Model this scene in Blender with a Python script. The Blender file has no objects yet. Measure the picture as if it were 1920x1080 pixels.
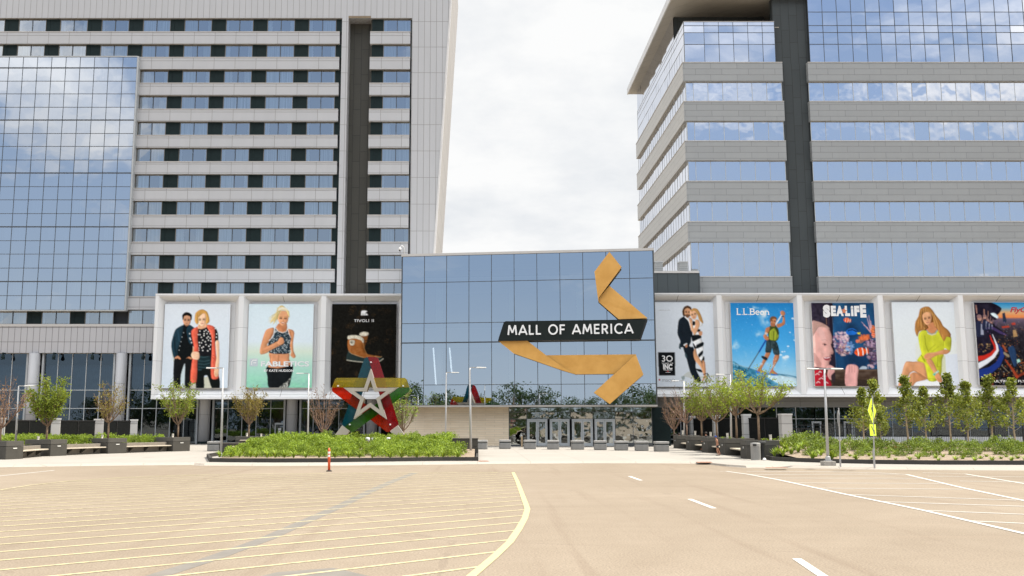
import bpy, math, random
import numpy as np
from mathutils import Vector, Matrix
R = math.radians
scene = bpy.context.scene

# ------------------------------------------------------------------ camera
CAM_H = 2.2; FPX = 1800.0; CX = 895.0; CY = 540.0
TH = math.atan(255.0/1800.0)
cam_d = bpy.data.cameras.new("camera"); cam = bpy.data.objects.new("camera", cam_d)
scene.collection.objects.link(cam); scene.camera = cam
cam.location = (0, 0, CAM_H); cam.rotation_euler = (math.pi/2 + TH, 0, 0)
cam_d.sensor_width = 36; cam_d.lens = 36*FPX/1920; cam_d.shift_x = (960-CX)/1920.0
cam_d.clip_end = 3000; cam_d.clip_start = 0.1

# ------------------------------------------------------------------ light
SUN_EL = R(57); SX, SY = 0.975, 0.12
_n = math.hypot(SX, SY); SX, SY = SX/_n, SY/_n
sd = Vector((SX*math.cos(SUN_EL), SY*math.cos(SUN_EL), math.sin(SUN_EL)))
sun_l = bpy.data.lights.new("sun", 'SUN'); sun = bpy.data.objects.new("sun", sun_l)
scene.collection.objects.link(sun)
sun_l.energy = 2.9; sun_l.angle = R(0.53); sun_l.color = (1.0, 0.93, 0.82)
sun.rotation_euler = sd.to_track_quat('Z', 'Y').to_euler(); sun.location = (60, 0, 80)
scene.view_settings.view_transform = 'Standard'; scene.view_settings.look = 'None'
scene.view_settings.exposure = 1.15; scene.view_settings.gamma = 1.0
scene.cycles.max_bounces = 8; scene.cycles.transparent_max_bounces = 16
scene.cycles.caustics_reflective = False; scene.cycles.caustics_refractive = False

world = bpy.data.worlds.new("World"); scene.world = world; world.use_nodes = True
wt = world.node_tree; wt.nodes.clear()
def wn(t, **k):
    n = wt.nodes.new(t)
    for a, b in k.items(): setattr(n, a, b)
    return n
def wmath(op, a, b=None, c=None):
    n = wn('ShaderNodeMath', operation=op)
    for i, v in enumerate((a, b, c)):
        if v is None: continue
        if isinstance(v, (int, float)): n.inputs[i].default_value = v
        else: wt.links.new(v, n.inputs[i])
    return n.outputs[0]
sky = wn('ShaderNodeTexSky', sky_type='NISHITA', sun_disc=False)
sky.sun_elevation = SUN_EL; sky.sun_rotation = math.atan2(SX, SY)
sky.air_density = 1.0; sky.dust_density = 0.6; sky.ozone_density = 1.2
tc = wn('ShaderNodeTexCoord'); sep = wn('ShaderNodeSeparateXYZ'); wt.links.new(tc.outputs['Generated'], sep.inputs[0])
den = wmath('ADD', wmath('MAXIMUM', sep.outputs[2], 0.0), 0.22)
comb = wn('ShaderNodeCombineXYZ')
wt.links.new(wmath('DIVIDE', sep.outputs[0], den), comb.inputs[0])
wt.links.new(wmath('DIVIDE', sep.outputs[1], den), comb.inputs[1])
nz = wn('ShaderNodeTexNoise'); nz.inputs['Scale'].default_value = 1.5; nz.inputs['Detail'].default_value = 9; nz.inputs['Roughness'].default_value = 0.55; nz.inputs['Distortion'].default_value = 0.4
wt.links.new(comb.outputs[0], nz.inputs['Vector'])
bias = wmath('MULTIPLY', wmath('ADD', sep.outputs[1], 0.35), 0.20)
zb_ = wn('ShaderNodeMapRange'); zb_.interpolation_type = 'SMOOTHSTEP'; zb_.inputs['From Min'].default_value = 0.20; zb_.inputs['From Max'].default_value = 0.62; wt.links.new(sep.outputs[2], zb_.inputs['Value'])
bias = wmath('ADD', bias, wmath('MULTIPLY', zb_.outputs[0], 0.22))
msk = wn('ShaderNodeMapRange'); msk.interpolation_type = 'SMOOTHSTEP'
msk.inputs['From Min'].default_value = 0.43; msk.inputs['From Max'].default_value = 0.60
wt.links.new(wmath('ADD', nz.outputs[0], bias), msk.inputs['Value'])
nz2 = wn('ShaderNodeTexNoise'); nz2.inputs['Scale'].default_value = 1.9; nz2.inputs['Detail'].default_value = 9; nz2.inputs['Roughness'].default_value = 0.6
wt.links.new(comb.outputs[0], nz2.inputs['Vector'])
cr = wn('ShaderNodeValToRGB')
cr.color_ramp.elements[0].position = 0.34; cr.color_ramp.elements[0].color = (3.55, 3.68, 3.85, 1)
cr.color_ramp.elements[1].position = 0.56; cr.color_ramp.elements[1].color = (4.4, 4.42, 4.42, 1)
wt.links.new(nz2.outputs[0], cr.inputs[0])
# clouds high up behind the camera get added gain to brighten the facades
side = wn('ShaderNodeMapRange'); side.inputs['From Min'].default_value = 0.35; side.inputs['From Max'].default_value = -0.45; wt.links.new(sep.outputs[1], side.inputs['Value'])
gain = wmath('ADD', wmath('MULTIPLY', wmath('MULTIPLY', zb_.outputs[0], side.outputs[0]), 1.7), 1.0)
vs_ = wn('ShaderNodeVectorMath', operation='SCALE'); wt.links.new(cr.outputs[0], vs_.inputs[0]); wt.links.new(gain, vs_.inputs['Scale'])
lowz = wn('ShaderNodeMapRange'); lowz.interpolation_type = 'SMOOTHSTEP'; lowz.inputs['From Min'].default_value = 0.70; lowz.inputs['From Max'].default_value = 0.0; lowz.inputs['To Max'].default_value = 0.88; wt.links.new(sep.outputs[2], lowz.inputs['Value'])
mlow = wn('ShaderNodeMix', data_type='RGBA'); wt.links.new(lowz.outputs[0], mlow.inputs['Factor']); wt.links.new(sky.outputs[0], mlow.inputs['A']); 
pale = wn('ShaderNodeMapRange'); pale.interpolation_type = 'SMOOTHSTEP'; pale.inputs['From Min'].default_value = 0.17; pale.inputs['From Max'].default_value = 0.0; wt.links.new(sep.outputs[2], pale.inputs['Value'])
mpal = wn('ShaderNodeMix', data_type='RGBA'); wt.links.new(pale.outputs[0], mpal.inputs['Factor']); mpal.inputs['A'].default_value = (2.05, 2.4, 2.95, 1); mpal.inputs['B'].default_value = (3.0, 3.3, 3.7, 1); wt.links.new(mpal.outputs['Result'], mlow.inputs['B'])
mx = wn('ShaderNodeMix', data_type='RGBA')
wt.links.new(msk.outputs[0], mx.inputs['Factor']); wt.links.new(mlow.outputs['Result'], mx.inputs['A']); wt.links.new(vs_.outputs[0], mx.inputs['B'])
bg = wn('ShaderNodeBackground'); bg.inputs['Strength'].default_value = 0.1
wo = wn('ShaderNodeOutputWorld')
wt.links.new(mx.outputs['Result'], bg.inputs['Color']); wt.links.new(bg.outputs[0], wo.inputs[0])

# ------------------------------------------------------------------ projection helpers
CT, ST = math.cos(TH), math.sin(TH)
def ray(px, py):
    xc = (px-CX)/FPX; yc = (CY-py)/FPX
    return Vector((xc, CT - yc*ST, ST + yc*CT))
def P(px, py, Y):
    d = ray(px, py); return Vector((0, 0, CAM_H)) + d*(Y/d.y)
def G(px, py, z=0.0):
    d = ray(px, py); return Vector((0, 0, CAM_H)) + d*((z-CAM_H)/d.z)
def PLN(px, py, o, n):
    d = ray(px, py); c = Vector((0, 0, CAM_H))
    return c + d*((o-c).dot(n)/d.dot(n))
def XY(px, Y, z=0.1):
    """world x of image column px on a plane Y at height z"""
    zc = (Y*CT + (z-CAM_H)*ST)
    return (px-CX)/FPX*zc

# ------------------------------------------------------------------ objects
COL = scene.collection
def tag(o, label=None, cat=None, group=None, kind=None):
    if label: o['label'] = label
    if cat: o['category'] = cat
    if group: o['group'] = group
    if kind: o['kind'] = kind
    return o
def empty(name, loc, label=None, cat=None, group=None, rz=0):
    o = bpy.data.objects.new(name, None); COL.objects.link(o)
    o.location = loc; o.rotation_euler = (0, 0, rz); o.empty_display_size = 0.3
    return tag(o, label, cat, group)
def wloc(o):
    v = Vector((0, 0, 0))
    while o is not None:
        v += Vector(o.location); o = o.parent
    return v
def children(o): return [c for c in bpy.data.objects if c.parent is o]
KIDS = {}
def copy_tree(o, loc=None, rz=None, scale=None, label=None, group=None, parent=None):
    c = o.copy(); COL.objects.link(c)
    if parent is not None: c.parent = parent
    if loc is not None: c.location = loc
    if rz is not None: c.rotation_euler = (0, 0, rz)
    if scale is not None: c.scale = scale
    if label: c['label'] = label
    if group: c['group'] = group
    for k in KIDS.get(o.name, []):
        copy_tree(k, parent=c)
    return c

class MB:
    def __init__(s): s.v = []; s.f = []; s.m = []
    def face(s, pts, m=0):
        b = len(s.v); s.v += [tuple(p) for p in pts]; s.f.append(tuple(range(b, b+len(pts)))); s.m.append(m)
    def box(s, a, b, m=0):
        x0, y0, z0 = (min(a[i], b[i]) for i in range(3)); x1, y1, z1 = (max(a[i], b[i]) for i in range(3))
        s.hexa([(x0,y0,z0),(x1,y0,z0),(x1,y1,z0),(x0,y1,z0),(x0,y0,z1),(x1,y0,z1),(x1,y1,z1),(x0,y1,z1)], m)
    def hexa(s, p, m=0):
        b = len(s.v); s.v += [tuple(q) for q in p]
        for f in ((3,2,1,0),(4,5,6,7),(0,1,5,4),(1,2,6,5),(2,3,7,6),(3,0,4,7)):
            s.f.append(tuple(b+i for i in f)); s.m.append(m)
    def obox(s, c, u, w, hz, m=0):
        """box centre c, half vectors u, w (Vectors) and half height hz"""
        c = Vector(c); u = Vector(u); w = Vector(w); h = Vector((0,0,hz)) if not isinstance(hz, Vector) else hz
        s.hexa([c-u-w-h, c+u-w-h, c+u+w-h, c-u+w-h, c-u-w+h, c+u-w+h, c+u+w+h, c-u+w+h], m)
    def prism(s, poly, ext, m=0, mside=None):
        """poly: list of Vector (planar), extruded by vector ext"""
        n = len(poly); b = len(s.v); ext = Vector(ext)
        s.v += [tuple(p) for p in poly] + [tuple(Vector(p)+ext) for p in poly]
        s.f.append(tuple(range(b, b+n))); s.m.append(m)
        s.f.append(tuple(range(b+2*n-1, b+n-1, -1))); s.m.append(m)
        for i in range(n):
            j = (i+1) % n
            s.f.append((b+j, b+i, b+n+i, b+n+j)); s.m.append(m if mside is None else mside)
    def tube(s, pts, rad, n=6, m=0, cap=True):
        pts = [Vector(p) for p in pts]
        if isinstance(rad, (int, float)): rad = [rad]*len(pts)
        rings = []
        for i, p in enumerate(pts):
            t = (pts[min(i+1, len(pts)-1)] - pts[max(i-1, 0)])
            if t.length < 1e-9: t = Vector((0,0,1))
            t.normalize()
            a = t.orthogonal() if abs(t.z) < 0.99 else Vector((1,0,0))
            a = (a - t*a.dot(t)).normalized()
            if abs(t.z) < 0.99:
                a = Vector((0,0,1)).cross(t).normalized()
            bb = t.cross(a)
            b0 = len(s.v)
            for k in range(n):
                an = 2*math.pi*k/n
                s.v.append(tuple(p + (a*math.cos(an) + bb*math.sin(an))*rad[i]))
            rings.append(b0)
        for i in range(len(rings)-1):
            for k in range(n):
                k2 = (k+1) % n
                s.f.append((rings[i]+k, rings[i]+k2, rings[i+1]+k2, rings[i+1]+k)); s.m.append(m)
        if cap:
            s.f.append(tuple(rings[0]+k for k in range(n-1, -1, -1))); s.m.append(m)
            s.f.append(tuple(rings[-1]+k for k in range(n))); s.m.append(m)
    def lathe(s, c, prof, n=16, m=0):
        c = Vector(c); b0 = len(s.v)
        for (r, z) in prof:
            for k in range(n):
                a = 2*math.pi*k/n; s.v.append((c.x+r*math.cos(a), c.y+r*math.sin(a), c.z+z))
        for i in range(len(prof)-1):
            for k in range(n):
                k2 = (k+1) % n
                s.f.append((b0+i*n+k, b0+i*n+k2, b0+(i+1)*n+k2, b0+(i+1)*n+k)); s.m.append(m)
        s.f.append(tuple(b0+(len(prof)-1)*n+k for k in range(n))); s.m.append(m)
        s.f.append(tuple(b0+k for k in range(n-1, -1, -1))); s.m.append(m)
    def build(s, name, mats, parent=None, world=True, smooth=False, bevel=0):
        if not isinstance(mats, (list, tuple)): mats = [mats]
        off = wloc(parent) if (parent is not None and world) else Vector((0,0,0))
        me = bpy.data.meshes.new(name)
        vs = [(a-off.x, b-off.y, c-off.z) for a, b, c in s.v]
        me.from_pydata(vs, [], s.f)
        for m in mats: me.materials.append(m)
        me.polygons.foreach_set('material_index', s.m)
        if smooth: me.polygons.foreach_set('use_smooth', [True]*len(s.f))
        me.update()
        o = bpy.data.objects.new(name, me); COL.objects.link(o)
        if parent is not None:
            o.parent = parent; KIDS.setdefault(parent.name, []).append(o)
        if bevel:
            bm = o.modifiers.new('bevel', 'BEVEL'); bm.width = bevel; bm.segments = 2; bm.limit_method = 'ANGLE'
        return o
def mesh_obj(name, me, parent):
    o = bpy.data.objects.new(name, me); COL.objects.link(o); o.parent = parent
    KIDS.setdefault(parent.name, []).append(o); return o

# ------------------------------------------------------------------ materials
def newmat(name):
    m = bpy.data.materials.new(name); m.use_nodes = True; nt = m.node_tree; nt.nodes.clear()
    out = nt.nodes.new('ShaderNodeOutputMaterial'); return m, nt, out
class NT:
    def __init__(s, nt): s.nt = nt
    def n(s, t, ins=None, **k):
        nd = s.nt.nodes.new(t)
        for a, b in k.items(): setattr(nd, a, b)
        for a, b in (ins or {}).items(): s.set(nd, a, b)
        return nd
    def set(s, nd, a, b):
        if hasattr(b, 'links'): s.nt.links.new(b, nd.inputs[a])
        elif isinstance(b, tuple) and len(b) == 3 and nd.inputs[a].type == 'RGBA': nd.inputs[a].default_value = (*b, 1)
        else: nd.inputs[a].default_value = b
    def math(s, op, a, b=0.0, c=0.0):
        return s.n('ShaderNodeMath', {0: a, 1: b, 2: c}, operation=op).outputs[0]
    def mix(s, f, a, b, bt='MIX'):
        return s.n('ShaderNodeMix', {'Factor': f, 'A': a, 'B': b}, data_type='RGBA', blend_type=bt).outputs['Result']
    def noise(s, vec, scale, detail=4, rough=0.55, dist=0.0):
        return s.n('ShaderNodeTexNoise', {'Vector': vec, 'Scale': scale, 'Detail': detail, 'Roughness': rough, 'Distortion': dist}).outputs[0]
    def rng(s, v, a, b, c=0.0, d=1.0, smooth=False):
        nd = s.n('ShaderNodeMapRange', {'Value': v, 'From Min': a, 'From Max': b, 'To Min': c, 'To Max': d})
        if smooth: nd.interpolation_type = 'SMOOTHSTEP'
        return nd.outputs[0]
def hexc(h):
    h = h.lstrip('#'); c = [int(h[i:i+2], 16)/255 for i in (0, 2, 4)]
    return tuple(((x+0.055)/1.055)**2.4 if x > 0.04045 else x/12.92 for x in c)
def M(name, col, rough=0.6, metal=0.0, var=0.08, vscale=1.2, bump=0.0, bscale=20, spec=0.5, coord='Object', dirt=0.0):
    m, nt, out = newmat(name); t = NT(nt)
    tcn = t.n('ShaderNodeTexCoord').outputs[coord]
    n1 = t.noise(tcn, vscale, 6, 0.6)
    f = t.rng(n1, 0.3, 0.7, 1-var, 1+var)
    c = t.mix(1.0, col, t.n('ShaderNodeCombineColor', {0: f, 1: f, 2: f}).outputs[0], 'MULTIPLY')
    if dirt:
        mp = t.n('ShaderNodeMapping', {'Vector': tcn, 'Scale': (2.2, 2.2, 0.25)}).outputs[0]
        d = t.rng(t.noise(mp, 1.5, 5, 0.65), 0.45, 0.75, 0, dirt)
        c = t.mix(d, c, tuple(x*0.55 for x in col))
    b = t.n('ShaderNodeBsdfPrincipled', {'Base Color': c, 'Roughness': rough, 'Metallic': metal, 'Specular IOR Level': spec})
    if bump:
        bn = t.n('ShaderNodeBump', {'Height': t.noise(tcn, bscale, 4), 'Strength': bump, 'Distance': 0.02})
        t.set(b, 'Normal', bn.outputs[0])
    nt.links.new(b.outputs[0], out.inputs[0]); return m
def MPANEL(name, col, line, w, h, offset=0.0, lw=0.045, ox=0.0, oz=0.0, rough=0.45, var=0.035, metal=0.0, swap=False, freq=2, dirt=0.12):
    """panel cladding: joints by world position, slight tone change from panel to panel"""
    m, nt, out = newmat(name); t = NT(nt)
    pos = t.n('ShaderNodeNewGeometry').outputs['Position']
    sp = t.n('ShaderNodeSeparateXYZ', {0: pos})
    a = t.math('ADD', t.math('ADD', sp.outputs[0], sp.outputs[1]), ox + 400.0)
    z = t.math('ADD', sp.outputs[2], oz + 40.0)
    v = t.n('ShaderNodeCombineXYZ', {0: z if swap else a, 1: a if swap else z, 2: 0.0}).outputs[0]
    br = t.n('ShaderNodeTexBrick', {'Vector': v, 'Color1': tuple(x*(1-var) for x in col), 'Color2': tuple(min(1, x*(1+var)) for x in col),
             'Mortar': line, 'Scale': 1.0, 'Mortar Size': lw/2, 'Mortar Smooth': 0.0, 'Bias': 0.0, 'Brick Width': w, 'Row Height': h})
    br.offset = offset; br.offset_frequency = freq; br.squash = 1.0
    mp = t.n('ShaderNodeMapping', {'Vector': pos, 'Scale': (0.9, 0.9, 0.12)}).outputs[0]
    d = t.rng(t.noise(mp, 1.3, 6, 0.65), 0.42, 0.75, 0, dirt)
    c = t.mix(d, br.outputs[0], tuple(x*0.6 for x in col))
    b = t.n('ShaderNodeBsdfPrincipled', {'Base Color': c, 'Roughness': rough, 'Metallic': metal})
    bn = t.n('ShaderNodeBump', {'Height': br.outputs[1], 'Strength': 0.6, 'Distance': -0.02})
    t.set(b, 'Normal', bn.outputs[0])
    nt.links.new(b.outputs[0], out.inputs[0]); return m
def MGLASS(name, tint=(0.75,0.85,1.0), refl=0.6, trans=(0.55,0.66,0.75), wav=0.0, wscale=0.6, rough=0.0):
    m, nt, out = newmat(name); t = NT(nt)
    pos = t.n('ShaderNodeNewGeometry').outputs['Position']
    g = t.n('ShaderNodeBsdfGlossy', {'Color': tint, 'Roughness': rough})
    if wav:
        bn = t.n('ShaderNodeBump', {'Height': t.noise(pos, wscale, 2, 0.4), 'Strength': 1.0, 'Distance': wav})
        t.set(g, 'Normal', bn.outputs[0])
    tr = t.n('ShaderNodeBsdfTransparent', {'Color': trans})
    lw = t.n('ShaderNodeLayerWeight', {'Blend': 0.35}).outputs['Fresnel']
    f = t.math('MINIMUM', t.math('ADD', lw, refl), 0.97)
    mx_ = t.n('ShaderNodeMixShader', {0: f, 1: tr.outputs[0], 2: g.outputs[0]})
    nt.links.new(mx_.outputs[0], out.inputs[0]); return m
def MEMIT(name, col, s):
    m, nt, out = newmat(name); t = NT(nt)
    e = t.n('ShaderNodeEmission', {'Color': col, 'Strength': s}); nt.links.new(e.outputs[0], out.inputs[0]); return m
def MLEAF(name, c1, c2, trans=0.35):
    m, nt, out = newmat(name); t = NT(nt)
    rnd = t.n('ShaderNodeNewGeometry').outputs['Random Per Island']
    tco = t.n('ShaderNodeTexCoord').outputs['Object']
    f = t.math('ADD', t.math('MULTIPLY', rnd, 0.65), t.math('MULTIPLY', t.rng(t.noise(tco, 1.6, 2), 0.35, 0.65), 0.35))
    oi = t.n('ShaderNodeObjectInfo').outputs['Random']
    c = t.mix(f, c1, c2)
    ff = t.rng(oi, 0, 1, 0.82, 1.15)
    c = t.mix(1.0, c, t.n('ShaderNodeCombineColor', {0: ff, 1: ff, 2: ff}).outputs[0], 'MULTIPLY')
    d = t.n('ShaderNodeBsdfPrincipled', {'Base Color': c, 'Roughness': 0.5, 'Specular IOR Level': 0.35})
    tl = t.n('ShaderNodeBsdfTranslucent', {'Color': t.mix(1.0, c, (1.3, 1.25, 0.5), 'MULTIPLY')})
    mm = t.n('ShaderNodeMixShader', {0: trans, 1: d.outputs[0], 2: tl.outputs[0]})
    nt.links.new(mm.outputs[0], out.inputs[0]); return m
rnd = random.Random(7)
# ================================================================== GROUND
PZ = 0.10
def m_asphalt():
    m, nt, out = newmat('asphalt'); t = NT(nt)
    pos = t.n('ShaderNodeNewGeometry').outputs['Position']
    big = t.noise(pos, 0.09, 5, 0.6, 0.6); mid = t.noise(pos, 0.9, 6, 0.65); fine = t.noise(pos, 28, 3, 0.7)
    c = t.mix(t.rng(big, 0.35, 0.65), (0.238, 0.194, 0.145), (0.288, 0.238, 0.182))
    c = t.mix(t.rng(mid, 0.3, 0.7, 0, 0.35), c, (0.19, 0.148, 0.108))
    f = t.rng(fine, 0.3, 0.7, 0.66, 1.34)
    c = t.mix(1.0, c, t.n('ShaderNodeCombineColor', {0: f, 1: f, 2: f}).outputs[0], 'MULTIPLY')
    # tyre scuffs: long faint streaks along the driving direction
    mp = t.n('ShaderNodeMapping', {'Vector': pos, 'Rotation': (0, 0, R(-28)), 'Scale': (1.6, 0.05, 1)}).outputs[0]
    st = t.rng(t.noise(mp, 1.0, 5, 0.6), 0.56, 0.72, 0, 0.30)
    c = t.mix(st, c, (0.15, 0.105, 0.075))
    mp2 = t.n('ShaderNodeMapping', {'Vector': pos, 'Rotation': (0, 0, R(8)), 'Scale': (0.05, 1.1, 1)}).outputs[0]
    st2 = t.rng(t.noise(mp2, 1.3, 4, 0.6), 0.55, 0.75, 0, 0.30)
    c = t.mix(st2, c, (0.30, 0.235, 0.175))
    # thin cracks
    vo = t.n('ShaderNodeTexVoronoi', {'Vector': t.n('ShaderNodeMapping', {'Vector': pos, 'Scale': (0.10, 0.16, 1)}).outputs[0], 'Scale': 1.0}, feature='DISTANCE_TO_EDGE')
    wob = t.math('ADD', vo.outputs['Distance'], t.math('MULTIPLY', t.math('SUBTRACT', mid, 0.5), 0.05))
    ck = t.math('MULTIPLY', t.math('LESS_THAN', t.math('ABSOLUTE', wob), 0.0035), t.math('GREATER_THAN', big, 0.5))
    c = t.mix(t.math('MULTIPLY', ck, 0.22), c, (0.12, 0.09, 0.07))
    # pale grit
    sp = t.noise(pos, 60, 1, 0.5)
    c = t.mix(t.math('MULTIPLY', t.math('GREATER_THAN', sp, 0.74), 0.6), c, (0.5, 0.45, 0.38))
    b = t.n('ShaderNodeBsdfPrincipled', {'Base Color': c, 'Roughness': 0.9, 'Specular IOR Level': 0.25})
    bn = t.n('ShaderNodeBump', {'Height': fine, 'Strength': 0.35, 'Distance': 0.01}); t.set(b, 'Normal', bn.outputs[0])
    nt.links.new(b.outputs[0], out.inputs[0]); return m
def m_concrete(name, col, w=3.0, line=(0.25,0.23,0.2)):
    m, nt, out = newmat(name); t = NT(nt)
    pos = t.n('ShaderNodeNewGeometry').outputs['Position']
    br = t.n('ShaderNodeTexBrick', {'Vector': pos, 'Color1': col, 'Color2': tuple(x*0.94 for x in col), 'Mortar': line, 'Scale': 1.0,
             'Mortar Size': 0.015, 'Mortar Smooth': 0.0, 'Bias': 0.0, 'Brick Width': w, 'Row Height': w}); br.offset = 0
    n1 = t.noise(pos, 0.35, 6, 0.65); c = t.mix(t.rng(n1, 0.4, 0.75, 0, 0.28), br.outputs[0], tuple(x*0.72 for x in col))
    n2 = t.noise(pos, 9, 4, 0.7); f = t.rng(n2, 0.3, 0.7, 0.93, 1.06)
    c = t.mix(1.0, c, t.n('ShaderNodeCombineColor', {0: f, 1: f, 2: f}).outputs[0], 'MULTIPLY')
    b = t.n('ShaderNodeBsdfPrincipled', {'Base Color': c, 'Roughness': 0.85, 'Specular IOR Level': 0.3})
    nt.links.new(b.outputs[0], out.inputs[0]); return m
def m_paint(name, col, wear=0.5):
    m, nt, out = newmat(name); t = NT(nt)
    pos = t.n('ShaderNodeNewGeometry').outputs['Position']
    w = t.rng(t.noise(pos, 5, 6, 0.75), 0.46, 0.60, 0, wear); w2 = t.rng(t.noise(pos, 0.25, 3, 0.6), 0.35, 0.7, 0.35, 1.0)
    b = t.n('ShaderNodeBsdfPrincipled', {'Base Color': t.mix(t.math('MULTIPLY', w, w2), col, (0.24, 0.19, 0.14)), 'Roughness': 0.7})
    nt.links.new(b.outputs[0], out.inputs[0]); return m
ASPH = m_asphalt(); CONC = m_concrete('plaza_concrete', (0.36, 0.335, 0.30)); KERBC = m_concrete('kerb_concrete', (0.42, 0.375, 0.32), 3.0)
YEL = m_paint('yellow_paint', (0.55, 0.49, 0.28), 0.8); YELB = m_paint('yellow_border_paint', (0.52, 0.455, 0.24), 0.25); WHT = m_paint('white_road_paint', (0.62, 0.60, 0.56), 0.25)

mb = MB(); mb.face([(-900,-900,0),(900,-900,0),(900,900,0),(-900,900,0)])
tag(mb.build('parking_lot', ASPH), kind='structure')

EDGE = [(-260,879),(0,876),(190,873.2),(363,871.5),(382,872.8),(500,873.4),(640,872.8),(800,871.2),(932,869.6),(1100,868.4),(1240,868.6),(1306,869.2),(1331,871.2),(1362,874.5),(1400,877),(1480,877.2),(1560,878.6),(1640,880),(1780,881),(1920,882),(2200,884)]
ep = [G(x, y, 0) for x, y in EDGE]
inner = [p + Vector((0, 0.16, PZ)) for p in ep]; inner2 = [p + Vector((0, 0.50, PZ+0.004)) for p in ep]
mb = MB()
for i in range(len(ep)-1):
    mb.face([ep[i], ep[i+1], inner[i+1], inner[i]]); mb.face([inner[i], inner[i+1], inner2[i+1], inner2[i]])
tag(mb.build('kerb', KERBC), kind='structure')
mb = MB()
for i in range(len(ep)-1):
    a, b = inner2[i], inner2[i+1]
    mb.face([(a.x, a.y, PZ), (b.x, b.y, PZ), (b.x*2.2, 210, PZ), (a.x*2.2, 210, PZ)])
tag(mb.build('plaza', CONC), kind='structure')
# gutter pan in front of the kerb
mb = MB()
for i in range(len(ep)-1):
    a, b = ep[i], ep[i+1]
    mb.face([(a.x, a.y-0.55, .004), (b.x, b.y-0.55, .004), (b.x, b.y+0.02, .004), (a.x, a.y+0.02, .004)])
tag(mb.build('gutter', m_concrete('gutter_concrete', (0.33, 0.29, 0.24), 3.0)), kind='structure')
# rusty tactile plates at the crossings
TACT = M('tactile_red', (0.26, 0.13, 0.085), 0.8, var=0.2, vscale=3)
mb = MB()
for (x0, x1, y0, y1) in ((1308,1336,865.6,867.6),(1437,1478,876.0,877.3),(898,917,863.6,865.4)):
    z = PZ+0.006; mb.face([G(x0,y1,z), G(x1,y1,z), G(x1-3,y0,z), G(x0-3,y0,z)])
tag(mb.build('tactile_paving', TACT), kind='structure')

def strip(mb, pts, w, z=0.004):
    pts = [Vector((p.x, p.y, z)) for p in pts]
    L = []; Rr = []
    for i, p in enumerate(pts):
        t = (pts[min(i+1, len(pts)-1)] - pts[max(i-1, 0)]).normalized(); nrm = Vector((-t.y, t.x, 0))*(w/2)
        L.append(p+nrm); Rr.append(p-nrm)
    for i in range(len(pts)-1): mb.face([L[i], Rr[i], Rr[i+1], L[i+1]])
def chaikin(pts, it=2, closed=False):
    for _ in range(it):
        q = []
        n = len(pts)
        rngi = range(n) if closed else range(n-1)
        if not closed: q.append(pts[0])
        for i in rngi:
            a, b = pts[i], pts[(i+1) % n]
            q.append(tuple(a[k]*.75+b[k]*.25 for k in range(len(a)))); q.append(tuple(a[k]*.25+b[k]*.75 for k in range(len(a))))
        if not closed: q.append(pts[-1])
        pts = q
    return pts
bord = [(962,886),(970,903),(979,927),(986,946),(989,955),(984,972),(973,992),(955,1018),(925,1046),(885,1080),(830,1130)]
bw = [G(x, y) for x, y in bord]
mb = MB(); strip(mb, bw, 0.15, 0.010); tag(mb.build('hatch_border_line', YELB), kind='structure')
up = [(-120,938),(0,919),(60,909.5),(125,902.5),(230,895.5),(350,891),(560,888),(775,886.5),(962,886)]
uw = [G(x, y) for x, y in up]
mb = MB(); strip(mb, uw, 0.10, 0.008)
poly = [Vector((-16, 3, 0)), Vector((-26, 20, 0))] + uw + bw + [Vector((-2, 8, 0))]
def clip_line(o, d, poly):
    ts = []
    n = len(poly)
    for i in range(n):
        a, b = poly[i], poly[(i+1) % n]
        ex, ey = b.x-a.x, b.y-a.y
        det = d.x*(-ey) + ex*d.y
        if abs(det) < 1e-9: continue
        rx, ry = a.x-o.x, a.y-o.y
        t = (rx*(-ey) + ex*ry)/det; s_ = (d.x*ry - d.y*rx)/det
        if 0 <= s_ < 1: ts.append(t)
    ts.sort(); return [(ts[i], ts[i+1]) for i in range(0, len(ts)-1, 2)]
ha = R(41); hd = Vector((math.cos(ha), math.sin(ha), 0)); hn = Vector((-hd.y, hd.x, 0))
o0 = G(325, 1080); o0.z = 0
for k in range(-4, 46):
    o = o0 + hn*(1.13*k)
    for (a, b) in clip_line(o, hd, poly):
        if b-a > 0.4: strip(mb, [o+hd*(a+.03), o+hd*(b-.05)], 0.10, 0.006)
tag(mb.build('hatch_lines', YEL), kind='structure')
# white hatching on the right, lane dashes, far left line
mb = MB()
m1 = [(1350,884),(1362,884),(1405,890),(1460,900),(1580,926),(1730,957),(1920,1001),(2050,1032)]
strip(mb, [G(*p) for p in m1], 0.14, 0.010)
m2 = [(1400,884),(1560,884.8),(1650,887),(1700,890),(1805,915),(1920,939),(2040,966)]
strip(mb, [G(*p) for p in m2], 0.14, 0.010)
strip(mb, [G(*p) for p in [(1730,886.5),(1810,889),(1920,907),(2030,926)]], 0.14, 0.010)
tag(mb.build('white_edge_lines', WHT), kind='structure')
mb = MB()
for a, b in [((1405,890),(1692,889.2)),((1441,896.5),(1728,897)),((1488,905.5),(1770,907)),((1533,915.5),(1805,917.5)),((1590,927.5),(1905,938)),((1655,941),(1960,951)),((1735,957.5),(1980,967)),((1817,977),(1990,985)),((1740,893),(1930,894.5)),((1800,902),(1980,905))]:
    strip(mb, [G(*a), G(*b)], 0.12, 0.007)
tag(mb.build('white_hatch_lines', WHT), kind='structure')
mb = MB()
for a, b in [((1180,893.2),(1202,901)),((1293,936),(1339,953.5)),((1494,1048),(1560,1092))]:
    strip(mb, [G(*a), G(*b)], 0.15, 0.007)
strip(mb, [G(-60,899), G(0,892.5), G(102,882)], 0.12, 0.007)
tag(mb.build('lane_dashes', WHT), kind='structure')
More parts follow.
